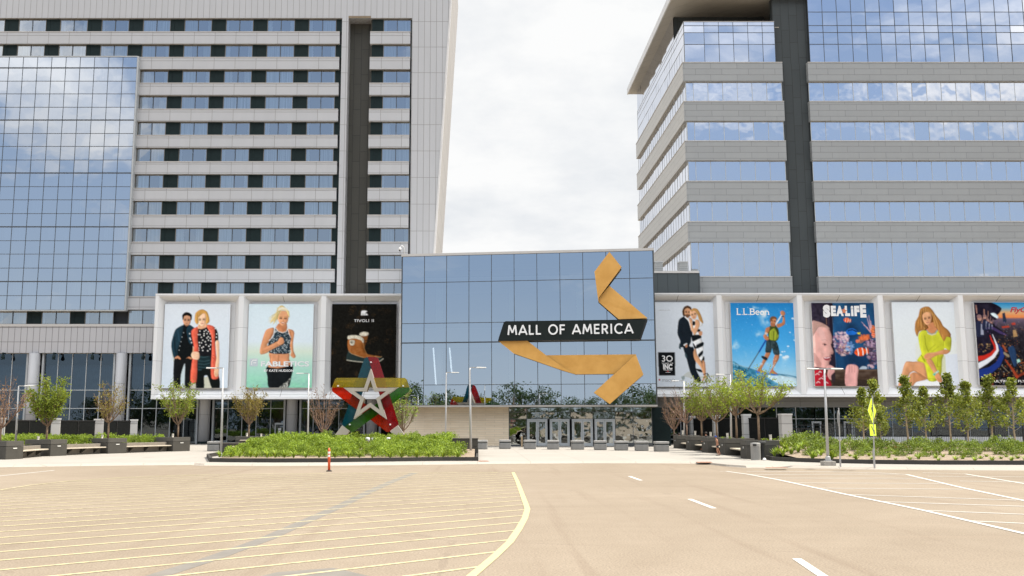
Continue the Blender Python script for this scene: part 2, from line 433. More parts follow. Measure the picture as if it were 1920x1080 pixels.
SEAM = M('asphalt_seal', (0.186,0.170,0.150), 0.85, var=0.12, vscale=2, coord='Object')
mb = MB()
strip(mb, [G(*p) for p in [(778,886.5),(735,903),(690,923),(640,948),(590,970),(500,1010),(395,1048),(250,1094)]], 0.33, 0.003)
mb.face([Vector((p.x,p.y,0.003)) for p in (G(470,1085),G(520,1073),G(625,1065),G(700,1082),G(760,1110))])
tag(mb.build('seal_patch', SEAM), kind='structure')
# ================================================================== BUILDINGS
HOTEL_PANEL = MPANEL('hotel_band_panel', (0.455,0.46,0.475), (0.24,0.23,0.225), 2.36, 1.0, 0.0, 0.05, ox=0.35, oz=0.2, var=0.02)
HOTEL_VERT = MPANEL('hotel_upright_panel', (0.455,0.46,0.475), (0.24,0.23,0.225), 0.68, 3.03, 0.0, 0.045, oz=0.4, var=0.02)
HOTEL_FASC = MPANEL('hotel_fascia_panel', (0.445,0.44,0.455), (0.14,0.135,0.13), 0.68, 1.55, 0.0, 0.05, oz=0.15, var=0.02)
BROWN = MPANEL('dark_brown_panel', (0.062,0.060,0.050), (0.03,0.03,0.028), 3.03, 0.85, 0.37, 0.05, var=0.08, swap=True, rough=.7)
TRIM = M('light_metal_trim', (0.50,0.48,0.46), 0.4, var=0.03)
DKPAN = M('dark_window_panel', (0.012,0.022,0.023), 0.5, spec=.12, var=0.12, vscale=3)
MUL = M('dark_mullion', (0.05,0.055,0.06), 0.4); MULB = M('bronze_frame', (0.16,0.145,0.12), 0.4); MULL = M('light_mullion', (0.42,0.44,0.45), 0.35)
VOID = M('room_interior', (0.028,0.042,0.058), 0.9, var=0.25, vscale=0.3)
def m_curtain():
    m, nt, out = newmat('curtain_cloth'); t = NT(nt)
    pos = t.n('ShaderNodeNewGeometry').outputs['Position']; oi = t.n('ShaderNodeObjectInfo').outputs['Random']
    mp = t.n('ShaderNodeMapping', {'Vector': pos, 'Scale': (7, 7, 0.15)}).outputs[0]
    f = t.rng(t.noise(mp, 1.0, 3, 0.6), 0.3, 0.7, 0.6, 1.15); f = t.math('MULTIPLY', f, t.rng(oi, 0, 1, 0.7, 1.1))
    c = t.mix(1.0, (0.72,0.80,0.86), t.n('ShaderNodeCombineColor', {0: f, 1: f, 2: f}).outputs[0], 'MULTIPLY')
    b = t.n('ShaderNodeBsdfPrincipled', {'Base Color': c, 'Roughness': 0.9}); nt.links.new(b.outputs[0], out.inputs[0]); return m
CURT = m_curtain()
GL_H = MGLASS('hotel_window_glass', (0.84,0.87,0.90), 0.46, (0.80,0.90,0.96), 0.010, 0.5)
GL_CW = MGLASS('curtain_wall_glass', (0.80,0.83,0.88), 0.70, (0.55,0.68,0.8), 0.012, 0.35)
GL_OF = MGLASS('office_glass', (0.80,0.82,0.88), 0.80, (0.35,0.42,0.5), 0.030, 0.45)
GL_OFC = MGLASS('office_clear_glass', (0.80,0.82,0.88), 0.74, (0.35,0.42,0.5), 0.010, 0.3)
GL_MALL = MGLASS('mall_glass', (0.66,0.74,0.84), 0.68, (0.60,0.72,0.82), 0.008, 0.3)
GL_LOB = MGLASS('lobby_glass', (0.46,0.58,0.70), 0.13, (0.42,0.50,0.56), 0.010, 0.5)
GL_DOOR = MGLASS('door_glass', (0.78,0.84,0.86), 0.42, (0.30,0.32,0.34), 0.03, 0.7)

class Plane:
    """vertical facade plane: a = distance along it from o, z = height, d = distance out of it"""
    def __init__(s, o, u):
        s.o = Vector((o[0], o[1], 0)); s.u = Vector((u[0], u[1], 0)).normalized(); s.n = Vector((s.u.y, -s.u.x, 0))
    def pt(s, a, z, d=0.0): return s.o + s.u*a + s.n*d + Vector((0,0,z))
    def px(s, px, py, d=0.0):
        p = PLN(px, py, s.o + s.n*d, s.n); return (p - s.o).dot(s.u), p.z
    def box(s, mb, a0, a1, z0, z1, d0, d1, m=0):
        c = s.pt((a0+a1)/2, (z0+z1)/2, (d0+d1)/2)
        mb.obox(c, s.u*((a1-a0)/2), s.n*((d1-d0)/2), (z1-z0)/2, m)
    def quad(s, mb, a0, a1, z0, z1, d, m=0, jit=0.0):
        j = [rnd.uniform(-jit, jit) for _ in range(4)]
        mb.face([s.pt(a0,z0,d+j[0]), s.pt(a1,z0,d+j[1]), s.pt(a1,z1,d+j[2]), s.pt(a0,z1,d+j[3])], m)
    def panes(s, mb, xs, zs, d, m=0, jit=0.004):
        for i in range(len(xs)-1):
            for k in range(len(zs)-1):
                # planar pane with a very small tilt
                w = xs[i+1]-xs[i]; h = zs[k+1]-zs[k]; tx, tz = rnd.uniform(-jit, jit)*w/2, rnd.uniform(-jit, jit)*h/2
                q = [(xs[i],zs[k],-tx-tz),(xs[i+1],zs[k],tx-tz),(xs[i+1],zs[k+1],tx+tz),(xs[i],zs[k+1],-tx+tz)]
                mb.face([s.pt(a, z, d+o) for a, z, o in q], m)
    def grid(s, mb, xs, zs, d0, d1, wx, wz, m=0):
        for x in xs: s.box(mb, x-wx/2, x+wx/2, zs[0], zs[-1], d0, d1, m)
        for z in zs:
            s.box(mb, xs[0]-wx/2, xs[-1]+wx/2, z-wz/2, z+wz/2, d0, d1+0.004, m)
def zat(py, Y, px=600): return P(px, py, Y).z
def lin(a, b, n): return [a+(b-a)*i/n for i in range(n+1)]

# ------------------------------------------------------------------ hotel tower
HY = 104.0; H = Plane((0, HY), (1, 0))
hotel = empty('hotel_tower', (-30, HY, 0), 'tall pale grey hotel tower with rows of paired windows and dark panels', 'building')
ztop = [zat(y, HY) for y in (36.3, 529.8)]; pitch = (ztop[0]-ztop[1])/10; WH = zat(36.3,HY)-zat(60.6,HY)
rows = [ztop[0]-pitch*i for i in range(12)]      # head height of each window row, top to bottom
fz1, fz0 = zat(611, HY, 150), zat(662, HY, 150)
XL = -74.0; XCW = XY(262-1.0, HY, zat(107,HY)); bay = 4.72
XS1, XS0 = -15.36, -14.64
ztp = 57.0
# main body behind everything
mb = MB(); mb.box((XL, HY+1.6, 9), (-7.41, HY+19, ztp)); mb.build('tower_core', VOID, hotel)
# top parapet, right flank with slanted edge, light upright strip
def xr(z): return -4.63 + (z-20.8)*0.0588
mb = MB(); H.box(mb, XL, -7.41, rows[0]+0.06, ztp, -1.5, 0.25)
mb.build('parapet_panels', HOTEL_VERT, hotel)
mb = MB(); z0 = 8.5
mb.prism([Vector((-7.41,HY-.25,z0)),Vector((xr(z0)-.2,HY-.25,z0)),Vector((xr(ztp)-.2,HY-.25,ztp)),Vector((-7.41,HY-.25,ztp))], (0,19,0))
mb.build('flank_wall', HOTEL_VERT, hotel)
mb = MB()
mb.prism([Vector((xr(z0)-.2,HY-.33,z0)),Vector((xr(z0),HY-.33,z0)),Vector((xr(ztp),HY-.33,ztp)),Vector((xr(ztp)-.2,HY-.33,ztp))], (0,.5,0))
mb.build('edge_trim', M('white_edge_trim',(0.62,0.61,0.60),0.35), hotel)
mb = MB()
mb.prism([Vector((xr(z0)-.30,HY+.18,z0)),Vector((xr(z0)-.04,HY+.18,z0)),Vector((xr(ztp)-.04,HY+.18,ztp)),Vector((xr(ztp)-.30,HY+.18,ztp))], (0,17,0))
mb.build('side_wall', MPANEL('hotel_side_panel',(0.33,0.31,0.29),(0.14,0.13,0.12),3.0,3.03,0,0.06), hotel)
mb = MB(); H.box(mb, XS1, XS0, 8.5, rows[0]+0.06, -1.5, 0.25); mb.build('upright_strip', HOTEL_VERT, hotel)
mb = MB(); H.box(mb, XS0, -12.1, 8.5, rows[0]+0.06, -1.6, -1.45); H.box(mb, -12.1, -11.98, 8.5, rows[0]+.06, -1.45, -0.3)
mb.build('recess_panels', BROWN, hotel)
mb = MB(); H.box(mb, XS0, -12.1, rows[0]+0.06, rows[0]+0.3, -1.45, 0.26); mb.build('recess_soffit', M('recess_soffit_paint',(0.2,0.15,0.09),0.6), hotel)
# window rows: dark strip behind, windows, bands
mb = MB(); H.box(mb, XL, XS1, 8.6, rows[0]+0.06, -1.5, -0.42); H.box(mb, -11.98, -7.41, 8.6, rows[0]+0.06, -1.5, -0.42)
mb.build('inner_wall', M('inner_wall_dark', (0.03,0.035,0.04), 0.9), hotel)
def make_window(w, h, kind):
    """origin = lower left, facing -y"""
    f = MB(); t = 0.055
    for (a, b) in ((0, t), (w-t, w)): f.box((a,-.06,0),(b,.03,h))
    f.box((t,-.06,0),(w-t,.03,t)); f.box((t,-.06,h-t),(w-t,.03,h)); 
    f.box((w/2-.035,-.065,t),(w/2+.035,.03,h-t), 1)
    g = MB(); j = rnd.uniform(-.006,.006)
    g.face([(t,0+j,t),(w/2,0-j,t),(w/2,0,h-t),(t,j,h-t)]); j = rnd.uniform(-.006,.006)
    g.face([(w/2,j,t),(w-t,0,t),(w-t,-j,h-t),(w/2,0,h-t)])
    c = MB(); y0 = .16
    def cur(a, b):
        n = max(2, int((b-a)/.07)); xs_ = lin(a, b, n)
        for i in range(n): c.face([(xs_[i], y0+.03*(i%2), t), (xs_[i+1], y0+.03*((i+1)%2), t), (xs_[i+1], y0+.03*((i+1)%2), h-t), (xs_[i], y0+.03*(i%2), h-t)])
    for a, b in {0: [(t,.55),(w-.55,w-t)], 1: [(t,w*.49),(w-.5,w-t)], 2: [(t,w-t)], 3: [(t,.4),(w*.52,w-t)], 4: [(t,.9),(w-.9,w-t)], 5:[(t,.28),(w-.28,w-t)]}[kind]: cur(a, b)
    return f.build('window_x', [MULB, MUL], None), g.build('pane_x', GL_H, None), c.build('curtain_x', CURT, None)
WT = {}
for kind in range(6):
    a, b, c = make_window(3.12, WH, kind); WT[kind] = (a.data, b.data, c.data)
    for o in (a, b, c): bpy.data.objects.remove(o)
def add_window(x, z):
    f, g, c = WT[rnd.choice((0,1,1,2,2,2,3,3,4,5))]
    w = mesh_obj('window', f, hotel); w.location = Vector((x, HY+.12, z)) - Vector(hotel.location)
    mesh_obj('pane', g, w); mesh_obj('curtain', c, w)
def infill(a, b, zb, zt):
    mb = MB(); H.box(mb, a, b, zb-.05, zt+.05, -.4, -.09)
    if b-a > 1.2: H.box(mb, a+.42, a+.46, zb, zt, -.09, -.06)
    mb.build('infill_panel', DKPAN, hotel)
for r, zt in enumerate(rows):
    zb = zt - WH
    n = 10 if r < 2 else 5
    for i in range(n):
        xr_ = -16.06 - bay*i
        if xr_ < -54.5: continue
        if r == 11 and i < 5: continue
        if r == 10 and i in (0,1,2,3): pass
        add_window(xr_-3.12, zb)
        infill(xr_-bay, xr_-3.12, zb, zt)
    if r == 11:
        for i in (5,6,7):
            xr_ = -16.06-bay*i; add_window(xr_-3.12, zb); infill(xr_-bay, xr_-3.12, zb, zt)
        for i in (4,): add_window(-16.06-bay*i-3.12, zb)
    if r < 11:
        infill(-16.06, XS1, zb, zt); add_window(-10.68, zb); infill(-11.98, -10.68, zb, zt); infill(-7.56, -7.41, zb, zt)
for r, zt in enumerate(rows[:11]):
    zb = zt-WH; zn = rows[r+1]
    xa = XL if r < 1 else XCW
    mb = MB(); H.box(mb, xa, XS1-.25, zn+.02, zb-.1, -.42, .28)
    H.box(mb, xa, XS1-.25, zb-.10, zb-.02, -.42, .33, 1)
    mb.build('spandrel_band', [HOTEL_PANEL, TRIM], hotel)
    mb = MB(); H.box(mb, -12.15, -7.6, zn+.02, zb-.1, -.42, .28); H.box(mb, -12.15, -7.6, zb-.10, zb-.02, -.42, .33, 1)
    mb.build('spandrel_band', [HOTEL_PANEL, TRIM], hotel)
# glass curtain wall on the left
CP = Plane((0, HY-0.75), (1, 0))
cwx = XY(258, HY-.75, zat(107,HY)); cz1 = zat(107, HY-.75, 200); cz0 = zat(581, HY-.75, 100)
xs = [cwx - 1.60*i for i in range(11, -1, -1)]; xs = [cwx-1.6*i for i in range(22,-1,-1)]
heads = [rows[i] for i in range(1, 12)]
zs = [cz0]
for r in range(10, 1, -1):
    zs += [rows[r]-WH, rows[r]]
zs += [rows[1]-WH-.0] if False else []
zs = sorted([z for z in zs if z < cz1-0.4] + [cz1])
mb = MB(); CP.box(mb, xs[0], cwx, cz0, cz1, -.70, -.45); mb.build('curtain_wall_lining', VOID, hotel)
cw = MB(); CP.panes(cw, xs, zs, 0, 0, 0.004); cwo = cw.build('curtain_wall', GL_CW, hotel)
g = MB(); CP.grid(g, xs, zs, -.08, .03, .05, .05)
for r in range(2, 12, 2): CP.box(g, xs[0], cwx, rows[r]-.06, rows[r]+.06, -.05, .045)
g.build('mullion_grid', MUL, cwo)
g = MB(); CP.box(g, cwx, cwx+.16, cz0-.1, cz1+.1, -.75, .05); CP.box(g, xs[0], cwx, cz1, cz1+.12, -.75, .06); CP.box(g, xs[0], cwx, cz0-.12, cz0, -.75, .06); g.build('curtain_wall_edge', MULL, hotel)
c = MB()
for r in range(2, 11):
    for i in range(0, 22):
        if rnd.random() < 0.62:
            x0 = cwx-1.6*i-rnd.uniform(.1,.5); wdt = rnd.choice((.5,.8,1.1)); CP.quad(c, x0-wdt, x0, rows[r]-WH+.1, rows[r]-.05, -.3)
c.build('room_curtains', CURT, hotel)
# fascia over the lobby and the lobby glazing
mb = MB(); H.box(mb, XL, XY(300,HY,11), fz0, fz1-.1, -1.5, .3); H.box(mb, XL, XY(300,HY,11), fz1-.1, rows[11]-WH-.02, -.42, .36, 1)
mb.build('fascia_panels', [HOTEL_FASC, TRIM], hotel)
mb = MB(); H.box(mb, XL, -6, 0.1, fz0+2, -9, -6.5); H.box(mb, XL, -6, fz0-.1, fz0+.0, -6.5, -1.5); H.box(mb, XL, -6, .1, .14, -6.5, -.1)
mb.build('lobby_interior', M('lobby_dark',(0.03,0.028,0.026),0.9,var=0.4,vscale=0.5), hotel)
zt1 = zat(731.3, HY, 130); zt2 = zat(765.8, HY, 130)
colpx = [57, 222, 383, 547, 697]
colX = [XY(c, HY-.5, 5) for c in colpx]
edges = [-58.3] + colX
for i in range(len(edges)-1):
    a, b = edges[i]+.85, edges[i+1]-.85
    n = 5; xs2 = lin(a, b, n)
    lw_ = MB(); H.panes(lw_, xs2, [.25, zt2, zt1, fz0], -.35, 0, .006); o = lw_.build('lobby_window', GL_LOB, hotel)
    g = MB(); H.grid(g, xs2, [.25, zt2, zt1, fz0], -.42, -.28, .075, .075); g.build('mullion_grid', MULL, o)
    H_b = MB(); H.box(H_b, a-.1, b+.1, .1, .25, -.6, -.25); H_b.build('plinth', DKPAN, hotel)
    if i < 3:
        c = MB(); nn = 60; xx = lin(a, b, nn)
        for k in range(nn): c.face([H.pt(xx[k], zt1, -.9-.06*(k%2)), H.pt(xx[k+1], zt1, -.9-.06*((k+1)%2)), H.pt(xx[k+1], fz0, -.9-.06*((k+1)%2)), H.pt(xx[k], fz0, -.9-.06*(k%2))])
        c.build('lobby_curtain', M('lobby_curtain_cloth', (0.20,0.28,0.36), 0.9, var=0.15, vscale=2), hotel)
COLM = MPANEL('column_cladding', (0.46,0.46,0.47), (0.25,0.25,0.26), 40, 3.3, 0, 0.04, oz=-0.3, rough=0.4)
for x in colX:
    mb = MB(); mb.lathe((x, HY-.1, 0), [(.58,.35),(.58,fz0+.0)], 28); mb.build('column', COLM, hotel, smooth=True)
    mb = MB(); mb.lathe((x, HY-.1, 0), [(.64,.1),(.64,.35)], 28); H.box(mb, x-.95, x-.75, .1, fz0, -.5, -.05, 1); H.box(mb, x+.75, x+.95, .1, fz0, -.5, -.05, 1)
    mb.build('column_base', [DKPAN, MULL], hotel)
# small floodlights under the fascia
for px in (9, 104, 176, 271):
    x = XY(px, HY-.4, 9.4); mb = MB(); mb.box((x-.07,HY-.9,fz0-.15),(x+.07,HY-.35,fz0)); mb.lathe((x,HY-.8,fz0-.75),[(.17,0),(.2,.25),(.12,.5),(.05,.6)],10)
    mb.build('floodlight', DKPAN, hotel)
# lobby side door (seen between the lamp posts)
dx0, dx1 = XY(514,HY,1.2), XY(532,HY,1.2); dz = zat(793,HY,520)
mb = MB(); H.box(mb, dx0, dx0+.12, .25, dz, -.3, -.15); H.box(mb, dx1-.12, dx1, .25, dz, -.3, -.15); H.box(mb, dx0+.12, dx1-.12, dz-.18, dz, -.3, -.15); H.box(mb, dx0+.12, dx1-.12, .25, .5, -.3, -.15)
d_ = mb.build('side_door', MULL, hotel)
mb = MB(); H.box(mb, dx0+.35, dx1-.35, 1.5, 1.75, -.31, -.29); H.box(mb, dx0+.38, dx1-.45, 1.1, 1.45, -.31, -.29); mb.build('door_notice', M('notice_paper',(0.8,0.8,0.8),0.7), d_)

# ------------------------------------------------------------------ office tower
TY = 108.0; T = Plane((0, TY), (1, 0))
tower = empty('office_tower', (40, TY, 0), 'grey banded office tower with ribbon windows and a jutting roof canopy', 'building')
OB = MPANEL('office_band_panel', (0.295,0.305,0.308), (0.185,0.19,0.192), 3.1, 0.72, 0.43, 0.045, oz=0.15, rough=0.38, var=0.03)
OBL = MPANEL('office_side_skylit_panel', (0.38,0.365,0.33), (0.22,0.21,0.19), 3.1, 0.72, 0.43, 0.05, oz=0.15, rough=0.3, var=0.03)  # band panel lightened: brighter sky on the left face put into the colour
SLATE = MPANEL('slate_panel', (0.036,0.044,0.047), (0.018,0.02,0.02), 3.4, 0.95, 0.45, 0.05, var=0.08, swap=True, rough=0.75)
tx0 = XY(1285.5, TY, zat(172,TY,1300)); tz = lambda y: zat(y, TY, 1350)
cA0 = XY(1466, TY, tz(140)); cA1 = XY(1513.6, TY, tz(140)); tXR = XY(1960, TY, 30) + 14
bands = [(118.2,154.0),(191.0,228.0),(265.0,302.0),(340.2,378.0),(415.8,454.2),(518.8,562)]
TBACK = 141.0; PR = 0.32
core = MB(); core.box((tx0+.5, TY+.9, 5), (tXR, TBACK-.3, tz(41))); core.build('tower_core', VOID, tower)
L = Plane((tx0, TBACK), (0, -1))     # left face, facing -x : u=-y, n = (-1,0)
LW = TBACK - TY
for k, (ya, yb) in enumerate(bands):
    za, zb = tz(ya), tz(yb)
    mb = MB(); mb.box((tx0-PR, TY-PR, zb), (cA0, TY+.9, za-.08)); 
    mb.box((tx0-PR-.05, TY-PR-.05, za-.08), (cA0, TY+.9, za), 1)
    if k < 5:
        mb.face([(tx0-PR-.004, TBACK, zb),(tx0-PR-.004, TY-PR, zb),(tx0-PR-.004, TY-PR, za-.08),(tx0-PR-.004, TBACK, za-.08)], 2)
        mb.box((tx0-PR, TY+.9, zb), (tx0+.5, TBACK, za-.08), 2); mb.box((tx0-PR-.05, TY+.9, za-.08), (tx0+.5, TBACK+.05, za), 1)
    else:
        mb.box((tx0-PR, TY+.9, zb), (tx0+.5, TBACK, za-.08), 2)
    mb.build('spandrel_band', [OB, TRIM, OBL], tower)
    mb = MB(); mb.box((cA1, TY-PR, zb), (tXR, TY+.9, za-.08)); mb.box((cA1, TY-PR-.05, za-.08), (tXR, TY+.9, za), 1)
    mb.build('spandrel_band', [OB, TRIM], tower)
    if k < 5:
        z1, z0_ = zb, tz(bands[k+1][0])
        for (a, b, n) in ((tx0, cA0-.1, 6), (cA1+.1, tXR, int(round((tXR-cA1)/1.73)))):
            st = 1.72; xs3 = [a] + [a + .9 + st*i for i in range(0, 200) if a+.9+st*i < b-.3] + [b] if a == tx0 else [a + st*i for i in range(0, 200) if a+st*i < b]
            w = MB(); T.panes(w, xs3, [z0_, z1], 0, 0, .010); o = w.build('ribbon_window', GL_OF, tower)
            g = MB(); T.grid(g, xs3, [z0_, z1], -.06, .025, .06, .05); g.build('mullion_grid', MULL, o)
        ys3 = lin(0, LW, 22); w = MB(); L.panes(w, ys3, [z0_, z1], 0, 0, .010); o = w.build('ribbon_window', GL_OF, tower)
        g = MB(); L.grid(g, ys3, [z0_, z1], -.06, .018, .12, .05); g.build('mullion_grid', MULL, o)
# upper glass
zu = tz(118.2); zp = tz(41); zsof = 52.4
zl = [zu, tz(83.3), tz(61.3), tz(48.3)]
xs3 = [tx0] + [XY(p, TY, tz(80)) for p in (1320.5,1348,1375.3,1402.8,1430)] + [XY(1453, TY, tz(80))]
w = MB(); T.panes(w, xs3, zl+[zp], 0, 0, .010); o = w.build('upper_glazing', GL_OFC, tower); g = MB(); T.grid(g, xs3, zl+[zp], -.06, .03, .05, .05)
T.box(g, tx0, xs3[-1], zp, zp+.06, -.3, .05, 1); g.build('mullion_grid', [MUL, TRIM], o)
xs4 = [XY(1516, TY, tz(60)) + 1.70*i for i in range(0, 40) if XY(1516,TY,tz(60))+1.7*i < tXR]
w = MB(); T.panes(w, xs4, zl+[zp+1.2, zsof+.5], .05, 0, .010); o = w.build('upper_glazing', GL_OFC, tower); g = MB(); T.grid(g, xs4, zl+[zp+1.2, zsof+.5], -.02, .09, .05, .05); g.build('mullion_grid', MUL, o)
YN = 113.7
ys3 = lin(0, TBACK-YN, 18); w = MB(); L.panes(w, ys3, zl+[zp, zsof], 0, 0, .010)
ys5 = lin(TBACK-YN, LW, 4); L.panes(w, ys5, zl+[zp], 0, 0, .010); o = w.build('upper_glazing', GL_OFC, tower)
g = MB(); L.grid(g, [0, LW], zl+[zp], -.06, .02, .05, .04); g.build('mullion_grid', MULL, o)
mb = MB(); mb.box((tx0+.12, YN, zp-.5), (cA0, YN+.6, zsof)); mb.box((tx0+.12, YN+.6, zp-.5), (tx0+.4, TBACK, zsof)); mb.build('penthouse_wall', SLATE, tower)
mb = MB(); mb.box((tx0+.3, TY+.3, zp-.6),(cA0, YN, zp-.5)); mb.build('terrace', CONC, tower)
mb = MB(); mb.box((XY(1452,TY,tz(80)), TY+.35, 5), (XY(1514,TY,tz(80))+.25, TY+1.2, zsof)); mb.box((cA0,TY+.3,5),(cA1,TY+.5,tz(118)));  mb.build('slate_pier', SLATE, tower)
SOFF = MPANEL('canopy_soffit', (0.42,0.40,0.36), (0.22,0.21,0.19), 2.4, 2.4, 0, 0.05, var=0.03, rough=0.5)
mb = MB(); mb.box((23.2, 107.75, zsof), (tXR, TBACK+1.0, zsof+.9)); mb.build('roof_canopy', SOFF, tower)
mb = MB(); mb.box((23.05, 107.6, zsof-.02), (23.2, TBACK+1.15, zsof+.95)); mb.box((23.2, 107.6, zsof-.02), (tXR, 107.75, zsof+.95)); mb.build('canopy_fascia', M('white_fascia',(0.6,0.6,0.6),0.4), tower)
# ------------------------------------------------------------------ podium behind the billboards
pod = empty('podium_block', (30, 100, 0), 'low grey podium with dark glazed ground floor under the right billboards', 'building')
PODG = MPANEL('podium_panel', (0.20,0.198,0.192), (0.09,0.09,0.09), 3.0, 1.4, 0, 0.05, oz=.2)
LP_ = MPANEL('dark_green_panel', (0.05,0.062,0.066), (0.02,0.025,0.026), 1.15, 30, 0, 0.06)
px0 = XY(1222, 104, 8)
mb = MB(); mb.box((XY(1222,107,18), 106.5, 4), (tx0+.6, 112, zat(512,106.5,1250)))
mb.build('rooftop_wall', LP_, pod)
mb = MB(); mb.box((XY(1222,107,18), 106.4, zat(512,106.5,1250)), (tx0+.5, 112, zat(508,106.5,1250))); mb.build('roof_coping', TRIM, pod)
mb = MB(); a0 = tx0+.02; a1 = XY(1308, TY, 18); mb.box((a0, TY-PR-.06, tz(548)), (a1, TY-PR+.2, tz(505.5))); mb.build('stepped_parapet', OB, pod)
for (xa, xb) in ((1228.5,1243),(1274.5,1290)):
    u = empty('rooftop_unit', (XY((xa+xb)/2,107.2,19), 107.3, zat(508,106.5,1250)), 'small grey vent unit on the low roof, %s' % ('nearer the glass entrance block' if xa < 1250 else 'nearer the office tower'), 'vent unit', 'vent units on the low roof')
    x0, x1 = XY(xa,107,19), XY(xb,107,19); zb = u.location.z; hh = 1.05
    mb = MB(); mb.box((x0,107,zb),(x1,108,zb+hh)); mb.build('housing', M('unit_grey',(0.3,0.31,0.31),0.5), u, bevel=.03)
    mb = MB(); mb.box((x0-.06,106.95,zb+hh),(x1+.06,108.05,zb+hh+.14))
    for k in range(3): mb.box((x0-.02, 106.96, zb+.2+.25*k), (x1+.02, 106.995, zb+.25+.25*k))
    mb.build('cap', M('unit_light',(0.42,0.43,0.43),0.4), u)
GYR = 103.0; GR = Plane((0, GYR), (1, 0)); gx0 = XY(1205, GYR, 2)
zb1 = zat(763, GYR, 1500)
mb = MB(); GR.box(mb, gx0, 74, zb1, zat(738,GYR,1500), -2, .3); mb.build('beam_panels', PODG, pod)
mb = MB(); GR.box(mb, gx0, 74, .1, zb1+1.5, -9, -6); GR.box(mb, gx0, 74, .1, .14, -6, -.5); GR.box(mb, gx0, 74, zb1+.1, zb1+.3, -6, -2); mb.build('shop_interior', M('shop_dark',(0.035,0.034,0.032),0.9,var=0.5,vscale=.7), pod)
xs6 = [gx0 + 2.05*i for i in range(0, 28)]
for i in range(0, 27, 3):
    seg = xs6[i:i+4]
    if len(seg) < 2: break
    w = MB(); GR.panes(w, seg, [.6, 2.75, zb1], -.3, 0, .006); o = w.build('shop_window', GL_LOB, pod); g = MB(); GR.grid(g, seg, [.6, 2.75, zb1], -.36, -.24, .08, .07)
    g.build('mullion_grid', MULL, o)
mb = MB(); GR.box(mb, XY(1487,GYR-4,1), 74, .1, zat(819,99,1700), 3.6, 3.9); mb.build('low_wall', M('pale_low_wall',(0.45,0.47,0.48),0.7,dirt=.3), pod)
for (xa, xb) in ((1523,1541),(1583,1600)):
    x0, x1 = XY(xa,GYR,2), XY(xb,GYR,2); zt_ = zat(790,GYR,1550)
    mb = MB(); GR.box(mb, x0, x0+.16, .6, zt_, -.24, -.1); GR.box(mb, x1-.16, x1, .6, zt_, -.24, -.1); GR.box(mb, x0+.16, x1-.16, zt_-.2, zt_, -.24, -.1); mb.build('shop_door', MULL, pod)

# ------------------------------------------------------------------ billboard galleries
BY = 99.0; B = Plane((0, BY), (1, 0))
FR = MPANEL('white_frame_panel', (0.74,0.74,0.74), (0.42,0.42,0.42), 400, 3.45, 0, 0.04, oz=-.35, rough=0.35, var=0.02, dirt=.10)
LIPM = M('white_lip',(0.76,0.76,0.765),0.35)
def gallery(name, label, xs_px, ztop_y, zbot_y, xref, posters, cap=(True, True)):
    root = empty(name, (P(xref, 650, BY).x, BY, 0), label, 'billboard frame', 'white billboard frames')
    zt, zb = P(xref, ztop_y, BY).z, P(xref, zbot_y, BY).z
    X = [XY(p, BY, 8) for p in xs_px]
    dep = 0.95
    for i in range(len(X)-1):
        x0, x1 = X[i], X[i+1]; w = 0.30; l0, l1 = x0+(.24 if i or not cap[0] else .35), x1-(.24 if i < len(X)-2 or not cap[1] else .35)
        li = 0.95; zi0, zi1 = zb+1.0, zt-.75
        mb = MB()
        o_ = [(x0,zb),(x1,zb),(x1,zt),(x0,zt)]; f_ = [(l0,zb+.22),(l1,zb+.22),(l1,zt-.22),(l0,zt-.22)]
        q_ = [(l0+.62,zi0),(l1-.62,zi0),(l1-.62,zi1),(l0+.62,zi1)]
        for k in range(4):
            j = (k+1) % 4
            mb.face([(o_[k][0],BY,o_[k][1]),(o_[j][0],BY,o_[j][1]),(f_[j][0],BY,f_[j][1]),(f_[k][0],BY,f_[k][1])])
            mb.face([(f_[k][0],BY,f_[k][1]),(f_[j][0],BY,f_[j][1]),(q_[j][0],BY+dep,q_[j][1]),(q_[k][0],BY+dep,q_[k][1])])
        mb.face([(q_[k][0],BY+dep,q_[k][1]) for k in range(4)])
        mb.face([(x0,BY,zt),(x1,BY,zt),(x1,BY+3.5,zt),(x0,BY+3.5,zt)]); mb.face([(x0,BY,zb),(x0,BY+3.5,zb),(x1,BY+3.5,zb),(x1,BY,zb)])
        if i == 0: mb.face([(x0,BY,zb),(x0,BY,zt),(x0,BY+3.5,zt),(x0,BY+3.5,zb)])
        if i == len(X)-2: mb.face([(x1,BY,zb),(x1,BY+3.5,zb),(x1,BY+3.5,zt),(x1,BY,zt)])
        # joint in the middle of the top and bottom rails
        bay_o = mb.build('frame_bay', FR, root)
        s_ = MB(); xm = (x0+x1)/2
        s_.obox((xm, BY+dep/2-.004, (zt-.22+zi1)/2-.004), (.018,0,0), Vector((0,dep/2,(zi1-zt+.22)/2)), .006)
        s_.obox((xm, BY+dep/2-.004, (zb+.22+zi0)/2+.006), (.018,0,0), Vector((0,dep/2,(zi0-zb-.22)/2)), .006)
        s_.build('panel_joint', MULB, bay_o)
        mb = MB(); ft=.26
        for (a,b,c,d) in ((x0,x1,zt-ft+.14,zt+.02),(x0,x1,zb-.02,zb+.10)):
            mb = MB(); mb.box((a,BY-.05,c),(b,BY+.05,d)); mb.build('frame_lip', LIPM, root)
    return root, zt, zb
galL, zt_l, zb_l = gallery('billboard_frame', 'white billboard frame of three bays left of the glass entrance', [285.5,448.5,604.5,760.5], 551, 747.8, 450, None)
galR, zt_r, zb_r = gallery('billboard_frame', 'white billboard frame of five bays right of the glass entrance', [1199,1352.5,1505,1658,1810,1962], 549.8, 743.6, 1500, None, (False, False))
